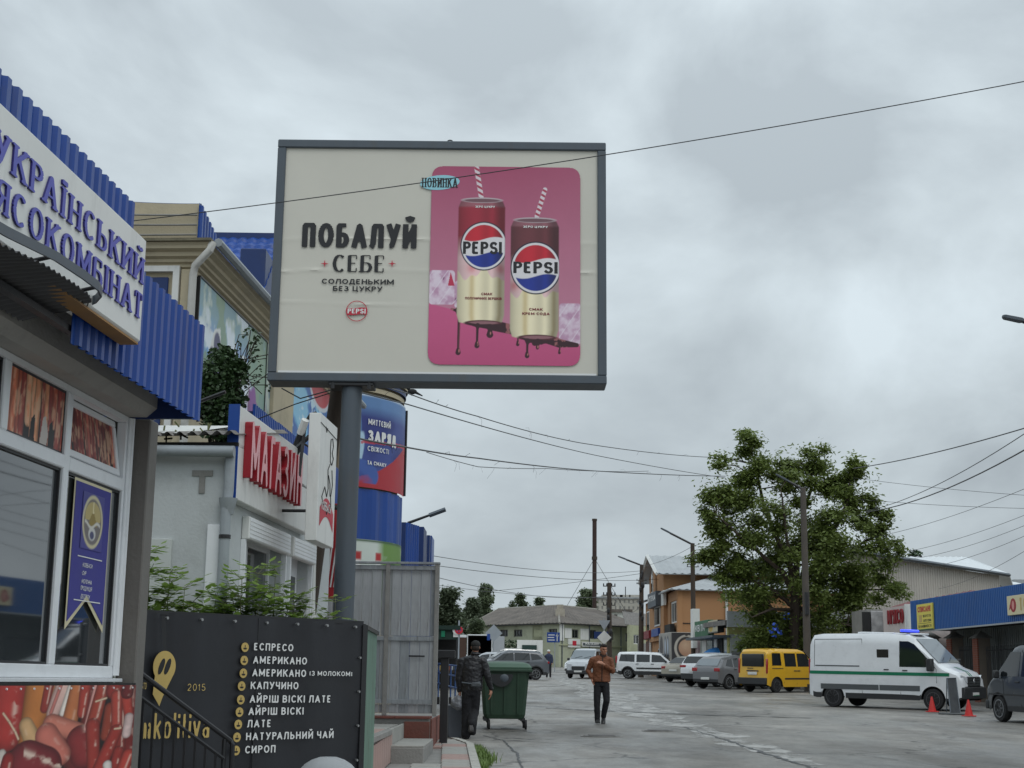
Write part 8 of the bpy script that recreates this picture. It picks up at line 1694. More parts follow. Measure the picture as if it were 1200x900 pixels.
put_text('lettering', 'В НАЯВНОСТІ', .11, (s0+.1*wS, -.114, z0_+.08), (1, 0, 0), (0, 0, 1), m_ink, YS, width=wS*.82, tv=.2, sp=.1, res=10); MB().box(s0+.14*wS, s0+.34*wS, -.114, -.1115, z1_-.7, z1_-.42).build('picture', m_gold, YS); MB().box(s0+.08*wS, s0+.92*wS, -.114, -.112, z0_+.24, z0_+.255).build('rule', m_ink, YS)
OS = thing('onion_sign', 'cream sign with red round emblem at the right end of the blue fascia', 'sign'); OS.matrix_world = Mr.copy(); s0, z1_ = hr_(1184, 699); s1, z0_ = hr_(1199, 720); s1 = s0+3.0; MB().box(s0, s1, -.13, -.045, z0_, z1_, .01).build('board', mat('cream_sign', srgb(222, 210, 170), rough=.5, var=.05), OS); zc_ = (z0_+z1_)/2
q = MB(); cxx = s0+.52; q.prism([(cxx+.24*math.cos(R(20*k)), zc_+.23*math.sin(R(20*k))) for k in range(18)], -.136, -.131, 'y'); q.prism([(cxx-.35, zc_-.15), (cxx-.15, zc_-.05), (cxx-.1, zc_+.12), (cxx-.28, zc_+.02)], -.135, -.131, 'y'); e_ = q.build('emblem', mat('deep_red_print', srgb(160, 36, 44), rough=.5), OS); q = MB(); q.prism([(cxx+.1*math.cos(R(30*k)), zc_+.15*math.sin(R(30*k))) for k in range(12)], -.139, -.1365, 'y'); q.build('emblem_core', mat('pink_print', srgb(220, 150, 140), rough=.5), e_)
put_text('lettering', 'ТОРГ', .42, (s0+1.02, -.135, zc_-.2), (1, 0, 0), (0, 0, 1), m_gold, OS, tv=.26, sp=.15, res=14)
RR = thing('red_roof_shop', 'low dark red sheet roof rising behind the blue market fascia', 'roof'); RR.name = 'red_roofed_shop'; a = P(1066, 707, 61); slope_sheet(RR, 'roof_slope', (P(1040, 712, 63).x, 63, P(1040, 713, 63).z), (P(1146, 698, 60).x, 60, P(1146, 699, 60).z), (P(1142, 692, 66).x, 66, P(1142, 691.5, 66).z), (P(1064, 707, 66).x, 66, P(1064, 706, 66).z), mat('dark_red_roof', srgb(110, 52, 50), rough=.6, var=.15, dirt=.2), .4, .04); MB().box(17, 24, 63.2, 66, 1, 4.3).build('wall', m_shut, RR)
MK = thing('meat_kiosk', 'white kiosk front with dark red block letters left of the blue fascia', 'kiosk'); a, b = P(1037, 780, 63), P(1065, 780, 60.2); o_ = Vector((a.x, 63, 0)); dM = (Vector((b.x, 60.2, 0))-o_).normalized(); LM = (Vector((b.x, 60.2, 0))-o_).length; nM = Vector((dM.y, -dM.x, 0)); Mm = Matrix(((dM.x, -nM.x, 0, o_.x), (dM.y, -nM.y, 0, o_.y), (0, 0, 1, 0), (0, 0, 0, 1)))
zt_ = P(1060, 709, 61).z; MB().box(0, LM-.12, .0, 2.5, gz(61), zt_-.05, 0, Mm).build('wall', mat('pinkish_white_panel', srgb(196, 184, 180), rough=.6, var=.08, dirt=.2), MK); MB().box(LM-.12, LM, -.05, .3, gz(61), zt_, 0, Mm).build('corner_post', m_white, MK)
s0, z1_ = hs_(dM, o_, 1041, 715.5); s1, z0_ = hs_(dM, o_, 1060, 730); put_letters("М'ЯСО", z1_-z0_, Mm @ Vector((s0, -.02, z0_)), dM, (0, 0, 1), [mat('dark_red_block', srgb(130, 26, 34), rough=.5), m_redl], MK, width=s1-s0, tv=.22, th=.16, sp=.12, res=14, depth=.05)
DK = thing('dark_doorway_kiosk', 'grey kiosk with a dark doorway and mottled shutters behind the armoured van', 'kiosk'); a, b = P(1006, 780, 66), P(1038, 780, 64); MB().box(a.x, b.x, 64.2, 67, gz(64), P(1020, 715, 65).z).build('wall', m_conc, DK); c0, c1 = P(1012, 745, 64), P(1021, 745, 64); MB().box(c0.x, c1.x, 64.05, 64.19, gz(64), P(1016, 717, 64).z).build('doorway', m_dark, DK); c0, c1 = P(1022, 745, 64), P(1037, 745, 64); MB().box(c0.x, c1.x, 64.05, 64.19, gz(64), P(1030, 716, 64).z, .02).build('shutter', mat('mottled_shutter', srgb(160, 158, 158), rough=.7, var=.5, scale=3), DK)

# ================================================================= trees
def tree(name, label, base, trunk_r, limbs, lobes, nleaf, leaf, m, seed, group=None, cat='tree', droop=.2, clumps=1, spread=1.0):
    r_ = random.Random(seed); t = thing(name, label, cat, base, group=group); wd, lf = MB(), MB(); nodes = []
    for pts, ra_, rb in limbs:
        n = len(pts); P_ = []
        for i in range(n-1):
            for k in range(5): P_.append(Vector(pts[i]).lerp(Vector(pts[i+1]), k/5)+Vector((r_.gauss(0, .03), r_.gauss(0, .03), 0))*(1 if i+k else 0))
        P_.append(Vector(pts[-1])); wd.tube(P_, [ra_+(rb-ra_)*i/len(P_) for i in range(len(P_))], 7); nodes += [(p, ra_+(rb-ra_)*i/len(P_)) for i, p in enumerate(P_) if i > 2]
    tot = sum(l[3]**2 if len(l) == 4 else l[3]*l[5] for l in lobes)
    for l in lobes:
        cx_, cy_, cz_, rx_ = l[:4]; ry_, rz_ = (l[4], l[5]) if len(l) > 4 else (rx_, rx_); c_ = Vector((cx_, cy_, cz_)); vol = rx_*rz_; nc = max(3, int(clumps*vol*3.4))
        for _ in range(nc):
            v = Vector((r_.gauss(0, 1), r_.gauss(0, 1), r_.gauss(0, 1))).normalized()*r_.uniform(.35, 1.0)**.6; tip = c_+Vector((v.x*rx_, v.y*ry_, v.z*rz_))
            p, rr_ = min(((n_, q_) for n_, q_ in nodes if n_.z < tip.z+.5), key=lambda a: (a[0]-tip).length+max(0, a[0].z-tip.z)*2, default=nodes[0]); mid = p.lerp(tip, .55)+Vector((0, 0, r_.uniform(.0, .25)))
            wd.tube([p, mid, tip], [min(rr_*.5, .05), .025, .008], 4)
            nn = int(nleaf/tot*vol/nc*r_.uniform(.5, 1.5)); 
            for _l in range(nn):
                d = r_.random(); q_ = (mid.lerp(tip, r_.uniform(.2, 1.1)) if d < .4 else tip)+Vector((r_.gauss(0, .46), r_.gauss(0, .46), r_.gauss(-.05, .32)))*(rx_*.36+.18)*spread; a = r_.uniform(0, 6.28); e = r_.uniform(-.7, .3)-droop; dv_ = Vector((math.cos(a)*math.cos(e), math.sin(a)*math.cos(e), math.sin(e))); l_ = leaf*r_.uniform(.6, 1.4); w = dv_.cross(Vector((r_.gauss(0, .4), r_.gauss(0, .4), 1))).normalized()*l_*.26; k_ = Vector((0, 0, -.05*l_))
                lf.add([q_, q_+dv_*l_*.5+w+k_, q_+dv_*l_, q_+dv_*l_*.5-w+k_], [(0, 1, 2, 3)])
    wd.build('trunk', m_pole, t, smooth=True); props(lf.build('crown', m, t, recalc=False), kind='stuff'); return t
m_tree = leafy(mat('fresh_tree_leaf', (.165, .215, .055), rough=.5, var=.4, scale=.6), .45); m_far = leafy(mat('hazed_tree_leaf', (.11, .14, .08), rough=.6, var=.4, scale=.25)); m_birch = leafy(mat('birch_leaf', (.13, .165, .09), rough=.6, var=.35, scale=.25))  # far tree green is lifted and greyed: distance haze put into its colour
YT = 72.0; tb = P(930, 806, YT); tb = Vector((tb.x, YT, gz(YT)))
def tp_(px, py, dy_=0): v = P(px, py, YT)-tb; return (v.x, dy_, v.z)
limbs = [([(0, 0, -.2), (0, 0, 1.6), tp_(932, 700, 0)], .34, .26), ([tp_(932, 700), tp_(925, 660, .3), tp_(900, 600, .5), tp_(882, 530, .3)], .20, .03), ([tp_(932, 700), tp_(915, 672, -.6), tp_(880, 645, -1), tp_(835, 605, -1)], .16, .03), ([tp_(932, 712), tp_(905, 690, .2), tp_(860, 670, .6), tp_(822, 655, .4)], .13, .02),
         ([tp_(932, 700), tp_(938, 650, .6), tp_(948, 600, 1), tp_(958, 535, .6)], .20, .03), ([tp_(932, 700), tp_(955, 655, -.8), tp_(985, 600, -1), tp_(995, 545, -1)], .17, .03), ([tp_(934, 710), tp_(968, 675, .4), tp_(1005, 640, .2), tp_(1035, 622, 0)], .15, .02), ([tp_(934, 716), tp_(975, 700, .8), tp_(1015, 690, 1), tp_(1045, 690, .5)], .11, .02),
         ([tp_(930, 690), tp_(915, 630, -1.6), tp_(905, 580, -2.2)], .12, .02), ([tp_(935, 690), tp_(960, 640, 2), tp_(970, 590, 2.6)], .12, .02), ([tp_(930, 715), tp_(900, 715, -1), tp_(875, 725, -1.6)], .10, .02), ([tp_(934, 720), tp_(965, 728, -1), tp_(990, 735, -1.4)], .10, .02)]
px_m = YT/F_PX
def lob(px, py, r_px, dy_=0, fz=1.0): v = tp_(px, py, dy_); return (*v, r_px*px_m, r_px*px_m*1.5, r_px*px_m*fz)
lobes = [lob(882, 520, 15), lob(872, 545, 22, .5), lob(845, 540, 12), lob(838, 570, 20, -.5), lob(872, 578, 26, .6), lob(902, 555, 22, -1), lob(925, 535, 14), lob(822, 595, 13, -1), lob(850, 610, 26), lob(890, 615, 28, -1.5), lob(960, 528, 14, .6), lob(962, 555, 22, .8), lob(990, 545, 14, -1), lob(1008, 560, 16, -1), lob(935, 572, 20), lob(985, 580, 26), lob(1015, 585, 14),
         lob(838, 640, 18), lob(822, 655, 12), lob(868, 650, 26), lob(905, 655, 28, 1.5), lob(945, 620, 30, 1.5), lob(980, 625, 30, -1.5), lob(1012, 618, 20), lob(1035, 610, 12), lob(1045, 640, 13), lob(1018, 655, 24), lob(980, 668, 30), lob(940, 670, 30, -2), lob(875, 690, 26), lob(850, 680, 15), lob(905, 700, 28, 1.5), lob(885, 730, 22), lob(920, 735, 28, 1), lob(960, 715, 28), lob(995, 705, 24), lob(1030, 690, 18), lob(1052, 692, 10), lob(990, 742, 22), lob(955, 750, 24, .5), lob(905, 755, 20, .5), lob(875, 750, 13), lob(1010, 730, 14), lob(940, 765, 20, .8), lob(1000, 680, 16)]
BT = tree('broadleaf_tree', 'large spreading leafy tree behind the concrete street lamp', tb, .34, limbs, lobes, 82000, .21, m_tree, 12, clumps=1.6, spread=1.05)
r_ = random.Random(31); lf = MB()
for l in lobes:
    for _ in range(int(110*(l[3]/.9)**2)):
        v = Vector((r_.gauss(0, 1), r_.gauss(0, 1), r_.gauss(0, 1))).normalized(); q_ = Vector(l[:3])+Vector((v.x*l[3], v.y*l[4], v.z*l[5]))*r_.uniform(.9, 1.3); d_ = Vector((r_.gauss(0, 1), r_.gauss(0, 1), r_.gauss(-.3, .5))).normalized(); w_ = d_.orthogonal().normalized()*.05; l_ = .2*r_.uniform(.6, 1.3); lf.add([q_, q_+d_*l_*.5+w_, q_+d_*l_, q_+d_*l_*.5-w_], [(0, 1, 2, 3)])
props(lf.build('outer_leaves', m_tree, BT, recalc=False), kind='stuff')
bb = thing('blue_bags', 'small blue plastic sheets caught in the lower branches of the large tree', 'plastic sheet', P(908, 738, 70.6)); q = MB(); clump(q, (0, 0, 0), (.5, .2, .35), 30, random.Random(9), .16); clump(q, (.5, .1, .7), (.2, .1, .2), 6, random.Random(6), .14); props(q.build('sheet', mat('blue_polythene', srgb(60, 96, 200), rough=.4, var=.2), bb, recalc=False), kind='stuff'); bb.name = 'blue_plastic'
def simple_tree(px, Y, py_top, py_bot, wpx, label, m, seed, nleaf=5000, leaf=.6, narrow=1.0, birch=False):
    k = Y/F_PX; g_ = gz(Y); b_ = Vector((P(px, 760, Y).x, Y, g_)); H_ = P(px, py_top, Y).z-g_; z0 = P(px, py_bot, Y).z-g_; w = wpx*k; r_ = random.Random(seed); limbs = [([(0, 0, 0), (0, 0, H_*.5), (r_.uniform(-.3, .3), 0, H_*.93)], .28, .04)]; lobes = []
    for i in range(15):
        f = r_.random(); z = z0+(H_-z0)*(.08+.88*f); ww = w/2*(math.sin(math.pi*min(.97, .25+.72*f))**.7)*.8; lobes.append((r_.uniform(-1, 1)*ww, r_.uniform(-1, 1)*ww*.7, z, w*.17*r_.uniform(.7, 1.2), w*.2, w*.16*(1.6 if birch else 1)*r_.uniform(.8, 1.3)))
    lobes.append((0, 0, H_-w*.08, w*.09)); return tree('broadleaf_tree', label, b_, .28, limbs, lobes, int(nleaf*2.6), leaf*.62, m, seed, 'trees beyond the old house', clumps=1.1, droop=.5 if birch else .2, spread=1.9)
simple_tree(524, 150, 690, 772, 44, 'big dark tree just right of the board fence', m_far, 21, 7000); simple_tree(508, 158, 700, 775, 30, 'dark tree partly hidden by the board fence', m_far, 27, 4000); simple_tree(569, 200, 687, 745, 24, 'tall birch rising left of the slate roof', m_birch, 22, 4500, .7, birch=True); simple_tree(552, 190, 702, 750, 22, 'smaller dark tree beside the tall birch', m_far, 23, 3500); simple_tree(557, 165, 726, 765, 26, 'pale green shrubby tree against the left end of the old house', m_birch, 31, 3000, .5)
simple_tree(610, 215, 696, 730, 14, 'small pointed treetop behind the slate roof near the birch', m_birch, 24, 1500, .7); simple_tree(631, 215, 700, 730, 11, 'smallest treetop behind the middle of the slate roof', m_birch, 25, 900, .7); simple_tree(686, 200, 691, 735, 22, 'airy tree standing around the foot of the tall mast', m_birch, 26, 2200, .7, birch=True); simple_tree(600, 225, 704, 730, 10, 'low tree crown just left of the small pointed treetop', m_far, 28, 600, .7)
WD = MB(); r_ = random.Random(77)
for i in range(26): clump(WD, (-70+i*5.5+r_.uniform(-2, 2), 330+r_.uniform(-10, 10), gz(330)+r_.uniform(3, 6)), (5, 4, r_.uniform(3, 6)), 160, r_, 1.6)
props(WD.build('distant_woods', m_far, None, recalc=False), 'line of distant dark woods beyond the street', 'woods', None, 'stuff')

# ================================================================= street signs
m_sback = mat('grey_sign_back', srgb(160, 166, 172), rough=.5, var=.08, metal=.3)
def signpost(px, Y, h_top, name, label, cat='road sign', grp=None):
    t = thing(name, label, cat, (P(px, 780, Y).x, Y, gz(Y)), group=grp); MB().tube([(0, 0, 0), (0, 0, h_top)], .035, 8).build('post', m_sback, t); return t
def disc(t, z, r, m, y, nm, n=28, x=0): q = MB(); q.prism([(x+r*math.cos(2*math.pi*k/n), z+r*math.sin(2*math.pi*k/n)) for k in range(n)], y-.012, y, 'y'); return q.build(nm, m, t)
Y = 62; z = P(537, 738.5, Y).z-gz(Y); t = signpost(537, Y, z+.4, 'prohibition_sign', 'round red-rimmed prohibition sign in front of the far trees'); rr_ = 9.2/2*Y/F_PX*1.0
d0 = disc(t, z, rr_*1.12, m_white, -.05, 'sign_back', x=-.08); disc(t, z, rr_, mat('sign_red', srgb(206, 48, 62), rough=.4, var=.05), -.064, 'sign_face'); disc(t, z, rr_*.6, mat('sign_blue', srgb(70, 72, 130), rough=.4, var=.05), -.078, 'sign_field')
for a in (45, -45): q = MB(); q.box(-rr_*.62, rr_*.62, -.098, -.092, -.025, .025, 0, Matrix.Translation((0, 0, z)) @ Matrix.Rotation(R(a), 4, 'Y')); q.build('sign_bar', MATS['sign_red'], t)
Y = 95; z = P(578, 742, Y).z-gz(Y); t = signpost(578, Y, z+.2, 'square_sign', 'pale square sign standing on its corner above the open van door'); q = MB(); q.prism([(.0, z+.55), (.55, z), (0, z-.55), (-.55, z)], -.06, -.045, 'y'); q.build('sign_plate', m_sback, t); q = MB(); q.box(-.42, -.22, -.08, -.065, z-.45, z-.05); q.build('blue_plate', m_blue, t)
Y = 110; z = P(707, 747, Y).z-gz(Y); t = signpost(708, Y, z+1.4, 'priority_sign', 'square priority sign on its corner with a triangle above it beside the utility pole'); q = MB(); q.prism([(0, z+.52), (.52, z), (0, z-.52), (-.52, z)], -.06, -.045, 'y'); q.build('sign_plate', m_white, t); q = MB(); q.prism([(-.45, z+1.25), (.45, z+1.25), (0, z+.5)], -.06, -.045, 'y'); q.build('triangle_plate', m_sback, t); q = MB(); q.box(-.75, .3, -.04, -.03, z-.1, z+.42); q.build('blue_plate', m_blued, t)
Y = 120; a = P(641, 741, Y); b = P(656, 753, Y); t = signpost(650, Y, a.z-gz(Y), 'direction_sign', 'blue direction sign with white arrow and place lines before the old house'); x_0 = a.x-t.location.x; x_1 = b.x-t.location.x; zz0, zz1 = b.z-gz(Y), a.z-gz(Y); MB().box(x_0, x_1, -.08, -.05, zz0, zz1, .01).build('sign_plate', mat('road_sign_blue', srgb(30, 66, 136), rough=.4, var=.05), t); q = MB()
for k, (f0, f1) in enumerate(((.1, .6), (.05, .55), (.1, .6))): q.box(x_0+(x_1-x_0)*f0, x_0+(x_1-x_0)*f1, -.086, -.081, zz0+(zz1-zz0)*(.2+.25*k), zz0+(zz1-zz0)*(.28+.25*k))
q.box(x_0+(x_1-x_0)*.76, x_0+(x_1-x_0)*.82, -.086, -.081, zz0+.1, zz1-.15); q.prism([(x_0+(x_1-x_0)*.68, zz1-.3), (x_0+(x_1-x_0)*.9, zz1-.3), (x_0+(x_1-x_0)*.79, zz1-.08)], -.086, -.081, 'y'); q.build('white_marks', m_inkw, t)
# ================================================================= stalls and rails at left distance
SL = thing('market_stall', 'dark green canopied stall with goods beyond the black barrier post', 'stall', (P(522, 780, 62).x, 62, gz(62))); MB().box(-3.0, .6, -.1, 2.5, 2.45, 2.62).build('canopy', mat('dark_green_canopy', srgb(24, 46, 38), rough=.8, var=.15), SL); MB().box(-3, .5, .0, .04, 2.05, 2.449).build('valance', MATS['dark_green_canopy'], SL)
for x_, w_ in ((-.9, .5), (-.2, .15), (.3, .2)): MB().box(x_, x_+w_, -.03, -.001, 2.15, 2.40).build('valance_patch', m_white if w_ > .16 else m_gstripe, SL)
for x_ in (-2.9, .45): MB().tube([(x_, 0, 0), (x_, 0, 2.05)], .03, 6).build('leg', m_black, SL)
MB().box(-3, .5, .3, 1.4, .7, .78).build('table', m_pole, SL); MB().box(-3, .5, 2.3, 2.4, 0, 2.45).build('back_cloth', m_dark, SL)
r_ = random.Random(19)
for k in range(16): o3 = MB().box(-.13, .13, -.12, .12, 0, r_.uniform(.12, .3), .03).build('goods', r_.choice([m_white, m_gold, m_redt, m_gstripe, m_conc, m_frame]), SL); o3.location = (r_.uniform(-2.8, .4), r_.uniform(.4, 1.3), .78)
RL = thing('blue_railing', 'blue painted tubular railing on the sidewalk behind the black-jacket man', 'railing'); a, b = P(500, 772, 52), P(546, 776, 44); gq = lambda v: Vector((v.x, v.y, gz(v.y))); a, b = gq(P(506, 780, 54)), gq(P(546, 780, 42)); m_rail = mat('blue_rail_paint', srgb(54, 84, 132), rough=.5, var=.1)
for z in (.5, .85, 1.15): MB().tube([a+Vector((0, 0, z)), b+Vector((0, 0, z))], .03, 6).build('rail', m_rail, RL)
for k in range(9): p_ = a.lerp(b, k/8); MB().tube([p_, p_+Vector((0, 0, 1.15))], .028, 6).build('post', m_rail, RL)
RK = thing('concrete_block', 'pale concrete block behind the dark planter by the wheeled bin', 'block', (P(541, 850, 31).x, 31, gz(31))); MB().box(-.12, .12, -.2, .2, 0, .62, .03).build('block', m_conc, RK)
FT = thing('side_stalls', 'row of shuttered grey stalls beyond the trees on the left', 'stall'); MB().box(-22, -6.5, 92, 96, gz(92)-.3, gz(92)+2.8).build('wall', m_shut, FT); MB().box(-22.2, -6.3, 91.6, 96.2, gz(92)+2.8, gz(92)+2.95).build('roof', m_brownroof, FT)
# ================================================================= people
m_skin = mat('skin', srgb(176, 124, 100), rough=.55, var=.08, scale=8); m_hair = mat('short_dark_hair', srgb(44, 36, 32), rough=.8, var=.2, scale=20)
m_shoe = mat('black_shoe', (.02, .02, .02), rough=.5, var=.1)
def blob(name, caps, ells, m, parent, vox=.012, disp=0.0, smooth_it=3, extra=None):
    mb = MB()
    for pts, rs in caps:
        pts = [Vector(p) for p in pts]; mb.tube(pts, rs, 14)
        for p, r_ in zip(pts, rs): mb.ell(p, r_, r_, r_, 12, 8)
    for c_, rx, ry, rz, *mm in ells: mb.ell(c_, rx, ry, rz, 16, 10, None, mm[0] if mm else None)
    if extra: extra(mb)
    o = mb.build(name, m, parent, smooth=True); r_ = o.modifiers.new('remesh', 'REMESH'); r_.mode = 'VOXEL'; r_.voxel_size = vox; r_.use_smooth_shade = True
    s = o.modifiers.new('smooth', 'SMOOTH'); s.iterations = smooth_it; s.factor = .5
    if disp:
        tx = bpy.data.textures.new(name+'_folds', 'CLOUDS'); tx.noise_scale = .07; d = o.modifiers.new('folds', 'DISPLACE'); d.texture = tx; d.strength = disp; d.mid_level = .5
    return o
def hand(caps, wrist, dirv, palmn, curl=.5, s=1.0):
    """palm and five separate fingers; dirv along the hand, palmn towards the palm side"""
    w, d, n_ = Vector(wrist), Vector(dirv).normalized(), Vector(palmn).normalized(); sd_ = d.cross(n_).normalized()
    caps.append(([w, w+d*.045*s], [.024*s, .028*s]))
    for k, (off, l) in enumerate(((-.030, .068), (-.010, .078), (.010, .074), (.029, .060))):
        b = w+d*.085*s+sd_*off*s; caps.append(([w+d*.03*s+sd_*off*.7*s, b], [.016*s, .0115*s])); m_ = b+(d*math.cos(curl)+n_*math.sin(curl))*l*.5*s; e = m_+(d*math.cos(curl*2.1)+n_*math.sin(curl*2.1))*l*.5*s; caps.append(([b, m_, e], [.0115*s, .010*s, .0085*s]))
    tb_ = w+d*.025*s-sd_*.028*s; caps.append(([tb_, tb_+(d*.7-sd_*.7+n_*.3).normalized()*.035*s, tb_+(d*.9-sd_*.4+n_*.5).normalized()*.062*s], [.014*s, .012*s, .0095*s]))
def head(caps, ells, c_, yaw, tilt=0.0, down=0.0):
    M_ = Matrix.Translation(Vector(c_)) @ Matrix.Rotation(yaw, 4, 'Z') @ Matrix.Rotation(down, 4, 'X') @ Matrix.Rotation(tilt, 4, 'Y'); E_ = lambda p, a, b, c__: ells.append(((0, 0, 0), a, b, c__, M_ @ Matrix.Translation(Vector(p))))
    E_((0, .012, .02), .076, .094, .098); E_((0, -.02, -.045), .060, .070, .065); E_((0, -.055, -.085), .034, .028, .026)   # skull, jaw, chin
    E_((0, -.095, -.018), .014, .024, .020); E_((0, -.086, .0), .010, .014, .030); E_((0, -.084, .030), .048, .014, .012)    # nose, brow
    E_((0, -.082, -.058), .026, .012, .006); E_((0, -.081, -.068), .022, .012, .006)
    for s in (-1, 1): E_((s*.078, .01, -.01), .012, .022, .032); E_((s*.042, -.062, -.02), .022, .02, .022)
    return M_
# --- man in the brown jacket
g1 = G(705, 848.5); PA = thing('person', 'man in a rust brown jacket walking up the road, one forearm across his chest', 'person', (g1.x, g1.y, gz(g1.y)))
caps, ells = [], []
Mh = head(caps, ells, (.045, -.03, 1.665), R(18), 0, R(10))
caps += [([(.035, 0, 1.46), (.042, -.01, 1.60)], [.062, .056]), ([(-.17, .02, 1.43), (0, .02, 1.44), (.17, .02, 1.43)], [.06, .09, .06]), ([(0, .02, 1.36), (0, .02, 1.05), (0, .03, .95)], [.10, .10, .11]),
         ([(-.20, .02, 1.42), (-.29, .08, 1.20), (-.23, .0, 1.02)], [.05, .042, .032]), ([(.20, .02, 1.42), (.235, -.06, 1.19), (.03, -.22, 1.335)], [.05, .042, .030]),
         ([(-.09, .02, .92), (-.105, -.02, .50), (-.095, .03, .10)], [.085, .055, .038]), ([(.09, .02, .92), (.11, -.03, .52), (.05, .16, .17)], [.085, .055, .038])]
hand(caps, (.025, -.225, 1.338), (-1, -.05, .42), (0, .6, -.6), .45, 1.15); hand(caps, (-.22, -.01, 1.0), (.15, -.05, -1), (1, 0, 0), .4, 1.0)
blob('body', caps, ells, m_skin, PA, .011)
m_jack = mat('rust_brown_jacket', srgb(116, 70, 45), rough=.75, var=.22, scale=3, bump=.4, bscale=18); m_trou = mat('black_trousers', srgb(26, 26, 30), rough=.85, var=.2, scale=3, bump=.3)
jc = [([(-.18, .02, 1.43), (0, .03, 1.455), (.18, .02, 1.43)], [.075, .10, .075]), ([(-.21, .02, 1.42), (-.305, .085, 1.20), (-.235, .0, 1.045)], [.078, .066, .052]), ([(.205, .02, 1.42), (.245, -.06, 1.19), (.085, -.20, 1.30)], [.078, .068, .050]), ([(.035, .02, 1.50), (.038, .0, 1.545)], [.085, .078])]
def torso(mb, secs=((.94, .19, .145), (.955, .205, .15), (1.05, .20, .15), (1.2, .20, .145), (1.35, .205, .14), (1.44, .16, .12)), cx_=0.0):
    mb.loft([[(cx_+a*math.cos(2*math.pi*k/24), .02+b*math.sin(2*math.pi*k/24), z) for k in range(24)] for z, a, b in secs])
blob('jacket', jc, [], m_jack, PA, .012, .034, 3, torso)
q = MB(); q.tube([(.03, -.075, 1.52), (.01, -.128, 1.40), (.0, -.135, 1.2), (.0, -.138, .96)], .009, 5); q.build('zip', m_dark, PA)
q = MB(); q.loft([[(.035+a*math.cos(2*math.pi*k/20), -.005+a*.9*math.sin(2*math.pi*k/20), z+.012*math.sin(2*math.pi*k/20)) for k in range(20)] for z, a in ((1.515, .078), (1.575, .075), (1.575, .066), (1.515, .066))]); q.build('collar', mat('dark_collar', srgb(58, 44, 38), rough=.8), PA, smooth=True)
def trou(mb, secs=((.84, .165, .115), (.9, .17, .12), (.98, .165, .115))): mb.loft([[(a*math.cos(2*math.pi*k/20), .02+b*math.sin(2*math.pi*k/20), z) for k in range(20)] for z, a, b in secs])
blob('trousers', [([(-.085, .02, .88), (-.108, -.02, .50), (-.095, .035, .09)], [.10, .076, .062]), ([(.085, .02, .88), (.112, -.03, .52), (.05, .16, .16)], [.10, .076, .062])], [], m_trou, PA, .012, .016, 3, trou)
hr = MB(); hr.ell((0, .022, .045), .082, .096, .088, 18, 12, None, Mh); hr.ell((0, -.05, .10), .06, .05, .03, 12, 8, None, Mh); ho = hr.build('hair', m_hair, PA, smooth=True)
bm = bmesh.new(); bm.from_mesh(ho.data); Mi = Mh.inverted(); bmesh.ops.delete(bm, geom=[v for v in bm.verts if (Mi @ v.co).z < .055 and (Mi @ v.co).y < -.0 or (Mi @ v.co).z < -.02], context='VERTS'); bm.to_mesh(ho.data); bm.free()
eye = mat('dark_eye', (.03, .025, .02), rough=.3, var=0); q = MB()
for s in (-1, 1): q.ell((s*.031, -.083, .010), .011, .008, .006, 8, 6, None, Mh)
q.build('eyes', eye, PA); q = MB()
for s in (-1, 1): q.ell((s*.032, -.094, .030), .018, .006, .005, 8, 6, None, Mh)
q.build('eyebrows', m_hair, PA)
def shoe(parent, ank, yaw, pitch, m=m_shoe):
    M_ = Matrix.Translation(Vector(ank)) @ Matrix.Rotation(yaw, 4, 'Z') @ Matrix.Rotation(pitch, 4, 'X'); q = MB(); prof_ = ((.075, .03, .0), (.06, .045, .012), (.0, .046, .03), (-.08, .05, .015), (-.15, .046, -.005), (-.19, .03, -.03))
    q.loft([[tuple(M_ @ Vector((w*x_, y_, -.055 if z_ < 0 else top_+.01 if z_ > .5 else -.02))) for x_, z_ in ((-1, -1), (1, -1), (1.02, 0), (.6, 1), (-.6, 1), (-1.02, 0))] for y_, w, top_ in prof_]); return q.build('shoe', m, parent, smooth=True)
shoe(PA, (-.095, .02, .075), R(4), 0); shoe(PA, (.05, .15, .12), R(-6), R(28))
# --- man in the black jacket, seen from behind
g2 = G(549, 866); PBn = thing('person', 'man in black leather jacket and cap, seen from behind, carrying a grey bag', 'person', (g2.x, g2.y, gz(g2.y)+.0))
caps, ells = [], []
Mh = head(caps, ells, (.10, .03, 1.665), R(180), 0, R(4))
caps += [([(.085, 0, 1.42), (.095, .015, 1.58)], [.062, .056]), ([(-.13, 0, 1.40), (.05, 0, 1.42), (.22, 0, 1.41)], [.06, .09, .06]), ([(.05, 0, 1.34), (.035, 0, 1.05), (.03, 0, .92)], [.10, .10, .11]),
         ([(-.15, 0, 1.38), (-.20, .02, 1.10), (-.18, .05, .85)], [.05, .042, .032]), ([(.25, 0, 1.39), (.335, -.02, 1.12), (.395, .04, .90)], [.05, .042, .032]), ([(-.04, 0, .90), (-.03, .04, .46), (-.05, -.02, .09)], [.085, .055, .038]), ([(.11, 0, .90), (.09, .06, .48), (.05, -.22, .26)], [.085, .055, .038])]
hand(caps, (.397, .042, .885), (.0, .02, -1), (-1, 0, 0), .35, 1.15); hand(caps, (-.18, .055, .835), (0, .02, -1), (1, 0, 0), 1.1, 1.05)
blob('body', caps, ells, m_skin, PBn, .011)
m_leath = mat('black_leather_jacket', srgb(30, 29, 33), rough=.42, var=.3, scale=5, bump=.6, bscale=16)
